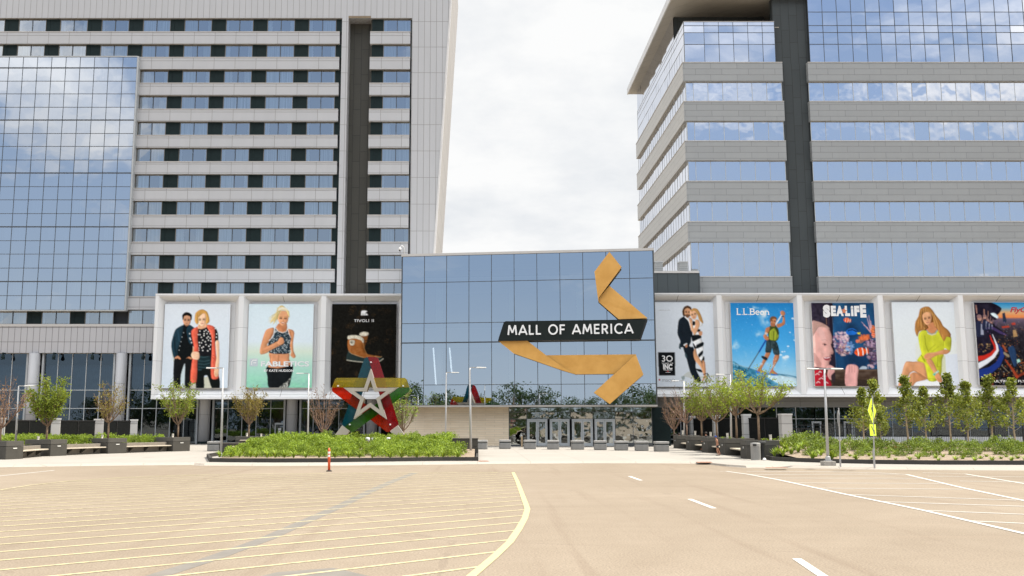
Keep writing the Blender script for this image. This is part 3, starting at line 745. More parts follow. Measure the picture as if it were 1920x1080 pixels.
mb = MB(); mb.box((XY(285.5,BY+3.4,8), BY+3.4, zb_l), (XY(760,BY,8), HY+.2, zb_l+.4)); mb.build('frame_underside', PODG, galL)
mb = MB(); mb.box((XY(1199,BY+3.4,8), BY+3.4, zb_r), (XY(1962,BY,8), GYR-.2, zb_r+.4)); mb.build('frame_underside', PODG, galR)
mb = MB(); mb.box((XY(300,BY+3.4,8), BY+3.4, zt_l-.3), (XY(752,BY,8), HY, zt_l-.02)); mb.build('frame_roof', PODG, galL)
mb = MB(); mb.box((XY(1222,BY+3.4,8), BY+3.4, zt_r-.3), (XY(1962,BY,8), 108, zt_r-.02)); mb.build('frame_roof', PODG, galR)

# ------------------------------------------------------------------ glass entrance block
Lp = P(752.5, 700, 93.0); Rp = P(1229.5, 700, 89.6)
E = Plane((Lp.x, Lp.y), (Rp.x-Lp.x, Rp.y-Lp.y)); EW = (Vector((Rp.x,Rp.y,0))-E.o).length
ent = empty('mall_entrance', tuple(E.pt(EW/2, 0)), 'blue mirror glass entrance block with stone base and doors', 'building')
zz = [E.px(770, y)[1] for y in (760, 722, 643.7, 606.7, 530.5, 481)]
exs = lin(0, EW, 11)
w = MB(); E.panes(w, exs, zz, 0, 0, .003); gf = w.build('glass_facade', GL_MALL, ent)
g = MB(); E.grid(g, exs, zz, -.05, .02, .055, .055)
E.box(g, 0, EW, zz[2]-.02, zz[2]+.09, -.05, .03); g.build('mullion_grid', MUL, gf)
D = 14.0
mb = MB(); E.box(mb, -.12, EW+.12, zz[-1], zz[-1]+.24, -D, .10); mb.build('roof_coping', TRIM, ent)
mb = MB(); E.box(mb, 7, 19, zz[-1]+.24, zz[-1]+.62, -9, -4); mb.build('roof_upstand', TRIM, ent)
INT = M('hall_interior', (0.14,0.17,0.20), 0.9, var=0.15, vscale=.2); SLAB = M('hall_slab', (0.30,0.32,0.34), 0.8)
mb = MB(); E.box(mb, .1, EW-.1, zz[0], zz[-1], -D, -9.0); mb.build('hall_back_wall', INT, ent)
mb = MB(); E.box(mb, -.1, -.0, zz[0], zz[-1], -D, -.02); E.box(mb, EW, EW+.1, zz[0], zz[-1], -D, .05); mb.build('side_wall', MUL, ent)
mb = MB()
for za, zb in ((zz[0]-.02, zz[0]+.15),(zz[2]+.25, zz[3]-.45),(zz[4]+.1, zz[4]+.5)): E.box(mb, .05, EW-.05, za, zb, -9.0, -.5)
mb.build('floor_slabs', SLAB, ent)
mb = MB()
for a in (3.3, 10.6, 17.2):
    for (za, zb) in ((zz[0]+.15, zz[2]+.25),(zz[3]-.45, zz[4]+.1)): mb.lathe(tuple(E.pt(a, za, -2.2)), [(.35,0),(.35,zb-za)], 14)
mb.build('hall_columns', M('hall_column_paint', (0.55,0.57,0.58), 0.7), ent, smooth=True)
mb = MB()
for (pa, pb) in (((812.5,652),(817.5,721)),((843,652),(847,699))):
    a0, z0_ = E.px(*pa, d=-.8); a1, z1_ = E.px(*pb, d=-.8); mb.tube([E.pt(a0,z0_,-.8), E.pt(a1,z1_,-.8)], .075, 6)
mb.build('tube_light', MEMIT('tube_glow', (1,0.97,0.93), 0.9), ent)
# ground level
dd = -1.4
E.box
def ea(px, py=800): return E.px(px, py, dd)[0]
zdo = E.px(1070, 785.5, dd)[1]; zso = zz[0]
def m_stone():
    m, nt, out = newmat('limestone_cladding'); t = NT(nt)
    pos = t.n('ShaderNodeNewGeometry').outputs['Position']; sp = t.n('ShaderNodeSeparateXYZ', {0: pos})
    v = t.n('ShaderNodeCombineXYZ', {0: t.math('ADD', sp.outputs[0], 40.0), 1: t.math('ADD', sp.outputs[2], 10.0), 2: 0.0}).outputs[0]
    br = t.n('ShaderNodeTexBrick', {'Vector': v, 'Color1': (0.72,0.59,0.43), 'Color2': (0.62,0.50,0.35), 'Mortar': (0.42,0.35,0.27), 'Scale': 1.0, 'Mortar Size': 0.012, 'Mortar Smooth': 0.1, 'Bias': 0.0, 'Brick Width': 1.7, 'Row Height': 0.22})
    mp = t.n('ShaderNodeMapping', {'Vector': pos, 'Scale': (0.5, 0.5, 7)}).outputs[0]
    c = t.mix(t.rng(t.noise(mp, 1.4, 5, .6), .35, .7, 0, .6), br.outputs[0], (0.70,0.62,0.50)); c = t.mix(t.rng(t.noise(pos, .5, 3), .45,.7,0,.4), c, (0.55,0.43,0.30))
    b = t.n('ShaderNodeBsdfPrincipled', {'Base Color': c, 'Roughness': 0.8}); nt.links.new(b.outputs[0], out.inputs[0]); return m
STONE = m_stone()
sA, sB = -.05, ea(954.6)
mb = MB(); E.box(mb, sA, sB, .1, zso-.02, -D, dd); mb.build('stone_wall', STONE, ent)
mb = MB(); E.box(mb, -.1, EW+.1, zso-.17, zso-.02, -D+.1, .06); mb.build('facade_underside', M('facade_soffit',(0.35,0.33,0.30),0.6), ent)
gxs = [ea(p) for p in (954.6, 987.5, 1029, 1070, 1112, 1153.5, 1187, 1222.5)]
gz = [zdo, E.px(1070, 772.5, dd)[1], zso-.17]
w = MB(); E.panes(w, gxs, gz, dd, 0, .012); E.panes(w, gxs[:2], [.25, zdo], dd, 0, .012); E.panes(w, gxs[5:], [.45, zdo], dd, 0, .010); o = w.build('storefront_glass', GL_DOOR, ent)
g = MB(); E.grid(g, gxs, gz, dd-.06, dd+.03, .05, .05); 
for a in (gxs[0], gxs[1], gxs[5], gxs[6], gxs[7]): E.box(g, a-.03, a+.03, .1, zdo, dd-.06, dd+.03)
E.box(g, gxs[0], gxs[1], .1, .25, dd-.08, dd+.02); E.box(g, gxs[5], gxs[7], .1, .45, dd-.08, dd+.04); g.build('storefront_frame', MUL, o)
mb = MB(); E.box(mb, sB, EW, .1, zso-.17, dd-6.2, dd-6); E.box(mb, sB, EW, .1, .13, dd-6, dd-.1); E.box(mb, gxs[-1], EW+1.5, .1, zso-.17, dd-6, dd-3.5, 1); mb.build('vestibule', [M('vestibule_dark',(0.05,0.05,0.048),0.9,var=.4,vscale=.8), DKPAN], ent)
ALU = M('door_aluminium', (0.42,0.44,0.45), 0.35, metal=0.3)
dpx = [(988.5,1026.5),(1031,1068),(1072.5,1111.5),(1115,1153)]
for (p0, p1) in dpx:
    a0, a1 = ea(p0), ea(p1); zt_ = zdo-.02
    mb = MB(); E.box(mb, a0, a0+.09, .1, zt_, dd-.05, dd+.06); E.box(mb, a1-.09, a1, .1, zt_, dd-.05, dd+.06); E.box(mb, a0+.09, a1-.09, zt_-.12, zt_, dd-.05, dd+.06)
    fr = mb.build('door_frame', ALU, ent)
    mid = (a0+a1)/2
    for (b0, b1, hx) in ((a0+.10, mid-.01, mid-.16), (mid+.01, a1-.10, mid+.16)):
        mb = MB(); s_ = .12
        E.box(mb, b0, b0+s_, .14, zt_-.13, dd-.02, dd+.03); E.box(mb, b1-s_, b1, .14, zt_-.13, dd-.02, dd+.03); E.box(mb, b0+s_, b1-s_, zt_-.25, zt_-.13, dd-.02, dd+.03); E.box(mb, b0+s_, b1-s_, .14, .42, dd-.02, dd+.03)
        dr = mb.build('door', ALU, ent)
        mb = MB(); E.panes(mb, [b0+s_, b1-s_], [.42, zt_-.25], dd, 0, .006); mb.build('pane', GL_DOOR, dr)
        mb = MB(); mb.tube([E.pt(hx,.95,dd+.09), E.pt(hx,1.45,dd+.09)], .02, 6); E.box(mb, hx-.012, hx+.012, .98, 1.0, dd+.03, dd+.08); E.box(mb, hx-.012, hx+.012, 1.4, 1.42, dd+.03, dd+.08); mb.build('handle', MULL, dr)
# roof camera
cx_, cz_ = E.px(757, 480, .0); base = E.pt(.15, zz[-1]+.24, 0)
cc = empty('security_camera', tuple(base), 'white dome camera on a curved bracket at the roof corner', 'camera')
pts = [base, base+Vector((0,0,.62)), base+Vector((-.08,-.03,.78)), base+Vector((-.22,-.08,.84)), base+Vector((-.36,-.12,.78)), base+Vector((-.42,-.14,.62))]
WPL = M('white_plastic', (0.7,0.7,0.7), 0.35)
mb = MB(); mb.tube(pts, .035, 8); mb.build('bracket', WPL, cc, smooth=True)
mb = MB(); mb.lathe(tuple(base+Vector((-.42,-.14,.38))), [(.10,0),(.15,.08),(.14,.2),(.06,.26)], 12); mb.build('housing', WPL, cc, smooth=True)
mb = MB(); mb.lathe(tuple(base+Vector((-.42,-.14,.28))), [(.03,0),(.08,.03),(.095,.10)], 12); mb.build('lens_dome', DKPAN, cc, smooth=True)

# ------------------------------------------------------------------ ribbon sign
sg = empty('ribbon_sign', tuple(E.pt(EW*.7, 4, .7)), 'folded gold ribbon sign with black name banner on the glass', 'sign')
def m_gold(name, k):
    m, nt, out = newmat(name); t = NT(nt); pos = t.n('ShaderNodeNewGeometry').outputs['Position']
    n1 = t.noise(pos, .8, 5, .6)
    c = t.mix(t.rng(n1, .3, .7), tuple(k*x for x in (0.60,0.305,0.065)), tuple(k*x for x in (0.72,0.39,0.10)))
    b = t.n('ShaderNodeBsdfPrincipled', {'Base Color': c, 'Roughness': 0.45, 'Metallic': 0.25}); nt.links.new(b.outputs[0], out.inputs[0]); return m
GOLD = m_gold('gold_panel', 1.0); GEDGE = M('ribbon_edge', (0.05,0.03,0.012), 0.5)
def sp(pts, d0, d1, name, m=GOLD):
    """polygon in sign pixels; every corner may carry its own stand-off"""
    zs_ = 1115/320.0; out_ = []
    for q in pts:
        d = q[2] if len(q) > 2 else d0
        out_.append(PLN(920+q[0]/zs_, 460+q[1]/zs_, E.o+E.n*d, E.n))
    mb = MB(); mb.prism(out_, -E.n*(d1), 0, 1); return mb.build(name, [m, GEDGE], sg)
sp([(775,42),(855,142),(707,342),(703,366),(678,172)], .85, .32, 'ribbon_fold')
sp([(776,264,.45),(1025,476,.62),(836,483,.62),(706,370,.5),(702,348,.5),(709,342,.5)], .5, .25, 'ribbon_fold')
sp([(48,624,.75),(236,621,.75),(362,718,.6),(480,800,.5),(556,843,.45),(470,818,.5),(150,706,.75)], .6, .25, 'ribbon_fold')
sp([(360,718,.35),(948,712,.55),(806,840,.5),(556,843,.4),(484,806,.35)], .4, .2, 'ribbon_fold')
sp([(948,712),(998,845),(778,1037),(674,962)], .85, .3, 'ribbon_fold')
BAN = M('black_banner', (0.006,0.011,0.010), 0.55, spec=0.25)
sp([(98,496),(1026,483),(1022,500),(985,606),(975,613),(48,625),(52,606),(86,502)], 1.05, .6, 'name_banner', BAN)
sp([(1012,486),(1024,486),(983,606),(972,611)], 1.057, .02, 'banner_fold', M('banner_fold_black',(0.004,0.005,0.005),0.6))

# stroke letters
def arc(cx, cy, rx, ry, a0, a1, n=14):
    return [(cx+rx*math.cos(R(a0+(a1-a0)*i/n)), cy+ry*math.sin(R(a0+(a1-a0)*i/n))) for i in range(n+1)]
GLY = {
 'M': (1.06, [[(.09,0),(.20,1)],[(.20,1),(.53,.22)],[(.53,.22),(.86,1)],[(.86,1),(.97,0)]]),
 'A': (.92, [[(.03,0),(.46,1.0)],[(.46,1.0),(.89,0)],[(.20,.28),(.72,.28)]]),
 'L': (.60, [[(.10,1),(.10,0)],[(.10,.07),(.56,.07)]]),
 'O': (1.06, [arc(.53,.5,.44,.46,0,360,30)]),
 'F': (.62, [[(.10,0),(.10,1)],[(.10,.93),(.58,.93)],[(.10,.50),(.54,.50)]]),
 'E': (.66, [[(.10,0),(.10,1)],[(.10,.93),(.60,.93)],[(.10,.52),(.56,.52)],[(.10,.07),(.60,.07)]]),
 'R': (.72, [[(.10,0),(.10,1)],[(.10,.93),(.36,.93)]+arc(.36,.70,.24,.23,90,-90)+[(.10,.47)],[(.34,.47),(.64,0)]]),
 'I': (.30, [[(.15,0),(.15,1)]]),
 'C': (.92, [arc(.53,.5,.44,.46,45,315,22)]),
 'T': (.70, [[(.35,0),(.35,.95)],[(.02,.93),(.68,.93)]]),
 'V': (.86, [[(.03,1),(.43,0)],[(.43,0),(.83,1)]]),
 'B': (.72, [[(.10,0),(.10,1)],[(.10,.94),(.38,.94)]+arc(.38,.74,.20,.20,90,-90)+[(.10,.54)],[(.38,.54)]+arc(.40,.30,.24,.24,90,-90)+[(.10,.06)]]),
 'e': (.62, [[(.08,.34),(.54,.34)]+arc(.31,.34,.24,.29,0,310,20)]),
 'a': (.60, [arc(.28,.28,.21,.24,0,360,20),[(.50,.56),(.50,.0)],arc(.28,.46,.21,.14,20,150,8)]),
 'n': (.64, [[(.10,0),(.10,.62)],arc(.32,.38,.22,.22,180,0,10)+[(.54,.0)]]),
 '.': (.24, [[(.12,.0),(.12,.10)]]),
 'S': (.64, [arc(.32,.72,.23,.22,40,270,14)+arc(.32,.27,.24,.22,90,-150,14)[1:]]),
 ' ': (.42, []),
}
SERIF = {'T': [(.35,0),(.02,.80),(.68,.80)], 'I': [(.15,0),(.15,1)], 'V': [(.05,1),(.81,1)], 'L': [(.10,0),(.10,1)], 'B': [(.10,0),(.10,1)], 'n': [(.10,0),(.54,0),(.10,.62)], 'a': [(.52,.0)]}
def strokes(mb, fn, text, x0, size, sw, gap=.0, serif=False, thick=.0, m=0):
    """fn(x,y,d) -> world point. letters as mitred strips, optional thickness"""
    x = x0
    for ch in text:
        wd, ss = GLY[ch]
        ss = [list(s) for s in ss]
        if serif:
            for (a, b) in SERIF.get(ch, []):
                ss.append([(a-.13, b if b else .03), (a+.13, b if b else .03)] if b != .8 else [(a, .78), (a, .98)])
        for k_, s in enumerate(ss):
            w = sw if (not serif or k_ < len(GLY[ch][1])) else sw*.5
            closed = math.dist(s[0], s[-1]) < 1e-6 and len(s) > 3
            Lp_, Rp_ = [], []
            for i, p in enumerate(s):
                if closed: a, b = s[i-1 if i else -2], s[(i+1) if i < len(s)-1 else 1]
                else: a, b = s[max(i-1,0)], s[min(i+1, len(s)-1)]
                tx_, ty_ = b[0]-a[0], b[1]-a[1]; q = math.hypot(tx_, ty_) or 1; nx_, ny_ = -ty_/q*w/2, tx_/q*w/2
                Lp_.append((p[0]+nx_, p[1]+ny_)); Rp_.append((p[0]-nx_, p[1]-ny_))
            e = .0008*k_
            for i in range(len(s)-1):
                q4 = [Lp_[i], Rp_[i], Rp_[i+1], Lp_[i+1]]
                top = [fn(x+a*size, b*size, thick+e) for a, b in q4]
                mb.face(top, m)
                if thick:
                    bot = [fn(x+a*size, b*size, 0) for a, b in q4]
                    for u_ in range(4):
                        v_ = (u_+1) % 4; mb.face([bot[u_], bot[v_], top[v_], top[u_]], m)
        x += (wd+gap)*size
    return x-gap*size
def textlen(text, gap): return sum(GLY[c][0]+gap for c in text)-gap
zs_ = 1115/320.0
pA = PLN(920+110/zs_, 460+586/zs_, E.o+E.n*1.07, E.n); pB = PLN(920+932/zs_, 460+575/zs_, E.o+E.n*1.07, E.n); pT = PLN(920+116/zs_, 460+523/zs_, E.o+E.n*1.07, E.n)
capH = (pT-pA).z; wid = (pB-pA).dot(E.u); gp = .16
txt = 'MALL OF AMERICA'; sc_ = wid/(textlen(txt, gp)*capH)
dz_ = (pB.z-pA.z)/wid
mb = MB()
strokes(mb, lambda x, y, d: pA + E.u*(x*sc_) + Vector((0,0,y + dz_*x*sc_)) + E.n*d, txt, 0, capH, .165, gp, thick=.06)
mb.build('sign_lettering', M('white_letter_paint', (0.80,0.80,0.80), 0.5), sg)
# ================================================================== POSTERS
PW, PH, SSP = 124, 158, 3
class Canvas:
    """paints a printed poster from outlines; corners = TL,TR,BL,BR in sketch units"""
    def __init__(s, TL, TR, BL, BR, seed=1):
        s.c = (TL, TR, BL, BR); s.W, s.H = PW*SSP, PH*SSP
        s.img = np.zeros((s.H, s.W, 3)); yy, xx = np.mgrid[0:s.H, 0:s.W]; s.u = (xx+.5)/s.W; s.v = (yy+.5)/s.H
        s.r = np.random.RandomState(seed)
        s.sx = (TR[0]-TL[0]); s.sy = BL[1]-TL[1]
    def uv(s, p):
        TL, TR, BL, BR = s.c; v = (p[1]-TL[1])/(BL[1]-TL[1]); xl = TL[0]+(BL[0]-TL[0])*v; xr_ = TR[0]+(BR[0]-TR[0])*v
        return ((p[0]-xl)/(xr_-xl), v)
    def mask(s, pts, smooth=2):
        if smooth and len(pts) > 3:
            q0 = [tuple(map(float, p)) for p in pts]; n0 = len(q0); pts = []
            for i in range(n0):      # closed Catmull-Rom: passes through every traced point
                p0, p1, p2, p3 = q0[i-1], q0[i], q0[(i+1) % n0], q0[(i+2) % n0]
                for t in (0, .25, .5, .75):
                    h1, h2, h3, h4 = 2*t**3-3*t*t+1, t**3-2*t*t+t, -2*t**3+3*t*t, t**3-t*t; c_ = .38
                    pts.append(tuple(h1*p1[k]+h2*c_*(p2[k]-p0[k])+h3*p2[k]+h4*c_*(p3[k]-p1[k]) for k in (0, 1)))
        q = np.array([s.uv(p) for p in pts]); q[:, 0] *= s.W; q[:, 1] *= s.H
        x0, y0 = np.maximum(np.floor(q.min(0)).astype(int), 0); x1, y1 = np.ceil(q.max(0)).astype(int)+1
        x1 = min(x1, s.W); y1 = min(y1, s.H); m = np.zeros((s.H, s.W), bool)
        if x1 <= x0 or y1 <= y0: return m
        X, Y = np.meshgrid(np.arange(x0, x1)+.5, np.arange(y0, y1)+.5); ins = np.zeros(X.shape, bool)
        n = len(q)
        for i in range(n):
            ax, ay = q[i]; bx, by = q[(i+1) % n]
            if ay == by: continue
            c = ((ay > Y) != (by > Y)) & (X < (bx-ax)*(Y-ay)/(by-ay)+ax); ins ^= c
        m[y0:y1, x0:x1] = ins; return m
    def noise(s, sx, sy, seed=None):
        r = s.r; a = r.rand(int(sy)+3, int(sx)+3); X = s.u*sx; Y = s.v*sy; xi = X.astype(int); yi = Y.astype(int); fx = X-xi; fy = Y-yi
        fx = fx*fx*(3-2*fx); fy = fy*fy*(3-2*fy)
        return (a[yi, xi]*(1-fx)+a[yi, xi+1]*fx)*(1-fy)+(a[yi+1, xi]*(1-fx)+a[yi+1, xi+1]*fx)*fy
    def put(s, m, col, al=1.0):
        if isinstance(col, str): col = np.array([int(col[i:i+2], 16)/255 for i in (0, 2, 4)])
        a = np.asarray(al)*m if not np.isscalar(al) else al*m
        a = a[..., None] if a.ndim == 2 else a
        s.img = s.img*(1-a)+col*a
    def poly(s, pts, col, smooth=2, al=1.0, grain=0.0, gs=(30, 40)):
        m = s.mask(pts, smooth).astype(float)
        if smooth and m.sum() > 500 and al > .8:
            # printed modelling of the figure: rounded edges and soft folds
            if isinstance(col, str): col = np.array([int(col[i:i+2], 16)/255 for i in (0, 2, 4)])
            r_ = int(max(3, min(13, math.sqrt(m.sum())*.09))); c1 = np.cumsum(np.pad(m, ((0,0),(r_+1,r_)), 'edge'), 1); bl = (c1[:, 2*r_+1:]-c1[:, :-2*r_-1])/(2*r_+1)
            c1 = np.cumsum(np.pad(bl, ((r_+1,r_),(0,0)), 'edge'), 0); bl = (c1[2*r_+1:]-c1[:-2*r_-1])/(2*r_+1)
            gx = np.roll(bl, r_, 1)-np.roll(bl, -r_, 1)
            f = (.70+.36*np.clip(bl*1.25, 0, 1)) - .20*gx + (s.noise(22, 16)-.5)*.16
            s.put(m, np.clip(col[None,None,:]*f[..., None], 0, 1), al)
        else: s.put(m, col, al)
        if grain:
            n = s.noise(*gs)-.5; s.img += (m*n*grain)[..., None]
        return m
    def ell(s, cx, cy, rx, ry, col, al=1.0, soft=0.0, rot=0):
        c, t = s.uv((cx, cy)); rx_, ry_ = rx/s.sx, ry/s.sy; a = R(rot)
        dx = (s.u-c)*s.sx; dy = (s.v-t)*s.sy; X = (dx*math.cos(a)+dy*math.sin(a))/rx; Y = (-dx*math.sin(a)+dy*math.cos(a))/ry
        d = np.sqrt(X*X+Y*Y)
        m = np.clip((1-d)/soft, 0, 1) if soft else (d < 1).astype(float)
        s.put(m, col, al)
    def line(s, pts, w, col, al=1.0):
        P_ = [s.uv(p) for p in pts]; m = np.zeros((s.H, s.W)); X = s.u*s.sx; Y = s.v*s.sy
        ws = w if isinstance(w, (list, tuple)) else [w]*len(pts)
        for i in range(len(P_)-1):
            ax, ay = P_[i][0]*s.sx, P_[i][1]*s.sy; bx, by = P_[i+1][0]*s.sx, P_[i+1][1]*s.sy
            L2 = (bx-ax)**2+(by-ay)**2 or 1; t = np.clip(((X-ax)*(bx-ax)+(Y-ay)*(by-ay))/L2, 0, 1)
            d = np.hypot(X-ax-t*(bx-ax), Y-ay-t*(by-ay)); m = np.maximum(m, d < (ws[i]*(1-t)+ws[i+1]*t)/2)
        s.put(m.astype(float), col, al)
    def grad(s, stops, m=None):
        v = s.v; out_ = np.zeros_like(s.img)
        ks = [k for k, _ in stops]; cs = np.array([[int(c[i:i+2], 16)/255 for i in (0, 2, 4)] for _, c in stops])
        for ch in range(3): out_[..., ch] = np.interp(v, ks, cs[:, ch])
        if m is None: s.img = out_
        else: s.img = s.img*(1-m[..., None])+out_*m[..., None]
    def shade(s, m, pts, w, col, al):
        """soft stroke kept inside mask m"""
        old = s.img.copy(); s.line(pts, w, col, al); s.img = old*(1-m[..., None])+s.img*m[..., None]
    def face(s, cx, cy, w, h, skin, tilt=0, hair='3', lip='9c5040', eye='3a2a22', smile=False, brow='4a3828'):
        a = R(tilt)
        def T_(x, y): return (cx+(x*math.cos(a)-y*math.sin(a))*w, cy+(x*math.sin(a)+y*math.cos(a))*h)
        s.poly([T_(-.5,-.45),(T_(0,-.6)),T_(.5,-.45),T_(.48,.1),T_(.3,.42),T_(0,.58),T_(-.3,.42),T_(-.48,.1)], skin)
        s.ell(*T_(.28,.12), w*.2, h*.35, 'a8684a', .25, .9)
        for sx_ in (-.22, .22):
            s.line([T_(sx_-.11,-.10), T_(sx_+.11,-.10)], h*.055, brow, .75)
            s.line([T_(sx_-.09,-.0), T_(sx_+.09,-.0)], h*.075, eye, .95)
        s.line([T_(.02,.02), T_(.05,.17)], w*.05, 'a06a4c', .5); s.line([T_(-.06,.20), T_(.08,.20)], h*.035, '8a5238', .6)
        if smile: s.line([T_(-.2,.30), T_(-.08,.36), T_(.08,.36), T_(.2,.30)], h*.05, '8e3c38'); s.line([T_(-.13,.325), T_(.13,.325)], h*.04, 'f5efe8')
        else: s.line([T_(-.13,.335), T_(.13,.335)], h*.06, lip, .9)
    def out(s):
        s.img += ((s.noise(60,80)-.5)*.025)[...,None]
        a = s.img.reshape(PH, SSP, PW, SSP, 3).mean((1, 3)); return np.clip(a, 0, 1)
def srgb2lin(a): return np.where(a > 0.04045, ((a+0.055)/1.055)**2.4, a/12.92)

def paint_couple():
    c = Canvas((58,60),(792,62),(20,1005),(765,1005), 3); c.grad([(0,'dfe7ef'),(1,'d3dfea')])
    c.poly([(150,600),(128,540),(150,700),(175,720)], 'c4c9bc', 1, .8); c.poly([(340,930),(350,1005),(415,1005),(410,940)], 'c5c6b4', 0); c.poly([(495,890),(540,875),(590,1005),(500,1005)], 'c9c9b6', 0)
    c.poly([(240,790),(285,740),(290,930),(270,960),(235,930)], 'b8c9c8', 0, .5)
    # man
    c.poly([(175,640),(160,980),(230,1005),(240,860),(285,730),(285,1005),(345,1005),(380,640)], '121416', 1)
    c.poly([(262,300),(330,295),(372,640),(190,670)], '0d1214', 1)
    m = c.poly([(262,300),(180,345),(150,420),(128,530),(160,672),(205,650),(200,590),(235,480),(258,370)], '1c3440', 1)
    c.shade(m, [(165,440),(170,560),(190,640)], 18, '12242e', .8); c.shade(m, [(200,360),(220,480)], 14, '26475a', .8)
    c.poly([(330,295),(375,322),(395,340),(360,380),(365,520),(330,500),(305,400),(300,350)], '1a3340', 1)
    for p in [(267,385),(250,435),(238,487),(227,535),(218,582)]: c.ell(*p, 5, 5, 'cfd8dc')
    c.poly([(165,668),(205,645),(235,672),(230,688),(200,674),(180,680)], 'cf8f6a'); c.poly([(292,680),(330,655),(368,672),(350,686),(318,672)], 'c88660')
    c.face(303, 245, 92, 120, 'cf9a78', 3, lip='90503c', brow='1c1614'); c.poly([(258,265),(280,300),(300,315),(325,300),(345,260),(335,290),(300,300),(272,285)], '5a3a2a', 1, .6)
    c.poly([(255,235),(252,185),(285,155),(325,158),(358,185),(356,235),(345,245),(340,205),(305,190),(272,200),(264,235)], '14110f')
    # woman
    c.poly([(430,640),(410,1005),(500,1005),(500,880),(540,870),(590,1005),(678,1005),(670,880),(600,780),(580,640)], '0f1413', 1)
    m = c.poly([(440,640),(568,640),(572,780),(500,790),(430,815)], '182a2e', 1)
    for yy in (655,700,735,770,800): c.shade(m, [(435,yy),(500,yy+8),(565,yy-6)], 7, '47666c', .7)
    c.poly([(420,340),(530,320),(620,325),(655,400),(655,482),(625,485),(600,640),(440,640),(385,540),(350,390)], '15161a', 1)
    c.poly([(350,390),(362,470),(372,535),(395,540),(400,470)], '121419', 1)
    r_ = np.random.RandomState(5)
    for p in [(450,368),(500,370),(518,357),(545,373),(430,408),(452,408),(498,398),(530,396),(565,398),(468,438),(497,418),(545,430),(484,470),(530,446),(565,446),(444,497),(468,500),(512,487),(548,470),(576,480),(520,520),(450,530),(490,545),(552,538),(572,522),(474,556),(483,586),(540,590),(566,570),(440,582),(640,400),(636,436),(622,338),(336,397),(345,462),(338,448),(358,497),(437,560),(600,600)]: c.ell(*p, 7.5, 7.5, 'f4f3ef')
    m = c.poly([(352,372),(430,320),(425,450),(440,600),(425,690),(415,940),(345,918),(372,640),(372,690),(385,560)], 'd8604a', 1, grain=.06)
    c.poly([(372,560),(368,620),(385,600),(380,540)], 'e0a880',1)
    m = c.poly([(520,300),(612,322),(622,480),(640,700),(668,885),(590,905),(575,790),(585,600),(578,420)], 'd9614b', 1, grain=.06)
    c.shade(m, [(585,655),(625,690)], 5, 'a03c30', .9); c.shade(m, [(590,640),(612,640)], 5, '7c2c24', .9); c.shade(m, [(548,330),(580,350),(612,330)], 5, 'b04a38', .9)
    c.poly([(628,486),(665,482),(672,640),(665,790),(625,780),(640,640)], 'e6bd9c', 1); c.poly([(622,780),(668,780),(662,860),(640,885),(615,860)], 'e2b592')
    for x in (628,640,652): c.line([(x,820),(x-4,870)], 3, 'b07c5c', .7)
    c.poly([(352,640),(372,600),(440,605),(448,660),(430,690),(375,680)], 'e8c0a0')
    for y in (625,643,660): c.line([(385,y),(440,y+8)], 3, 'b98262', .7)
    c.poly([(440,285),(520,280),(530,320),(470,345),(425,335)], 'dfa883'); c.face(472, 240, 98, 130, 'ecc4a4', -4, lip='b0545a', brow='7a5a3a')
    c.poly([(392,225),(400,165),(440,130),(485,122),(530,150),(552,205),(558,255),(535,285),(515,275),(522,225),(515,180),(490,165),(455,190),(432,215),(435,265),(420,292),(398,270)], 'c9964e')
    for k in range(14):
        x = 402+k*11; c.line([(x, 150+abs(k-6)*6), (x-12+k*2, 240+abs(k-6)*3)], 3, ('e8c888' if k % 2 else '946428'), .5) if k not in (5,6,7,8,9) else None
    return c.out()
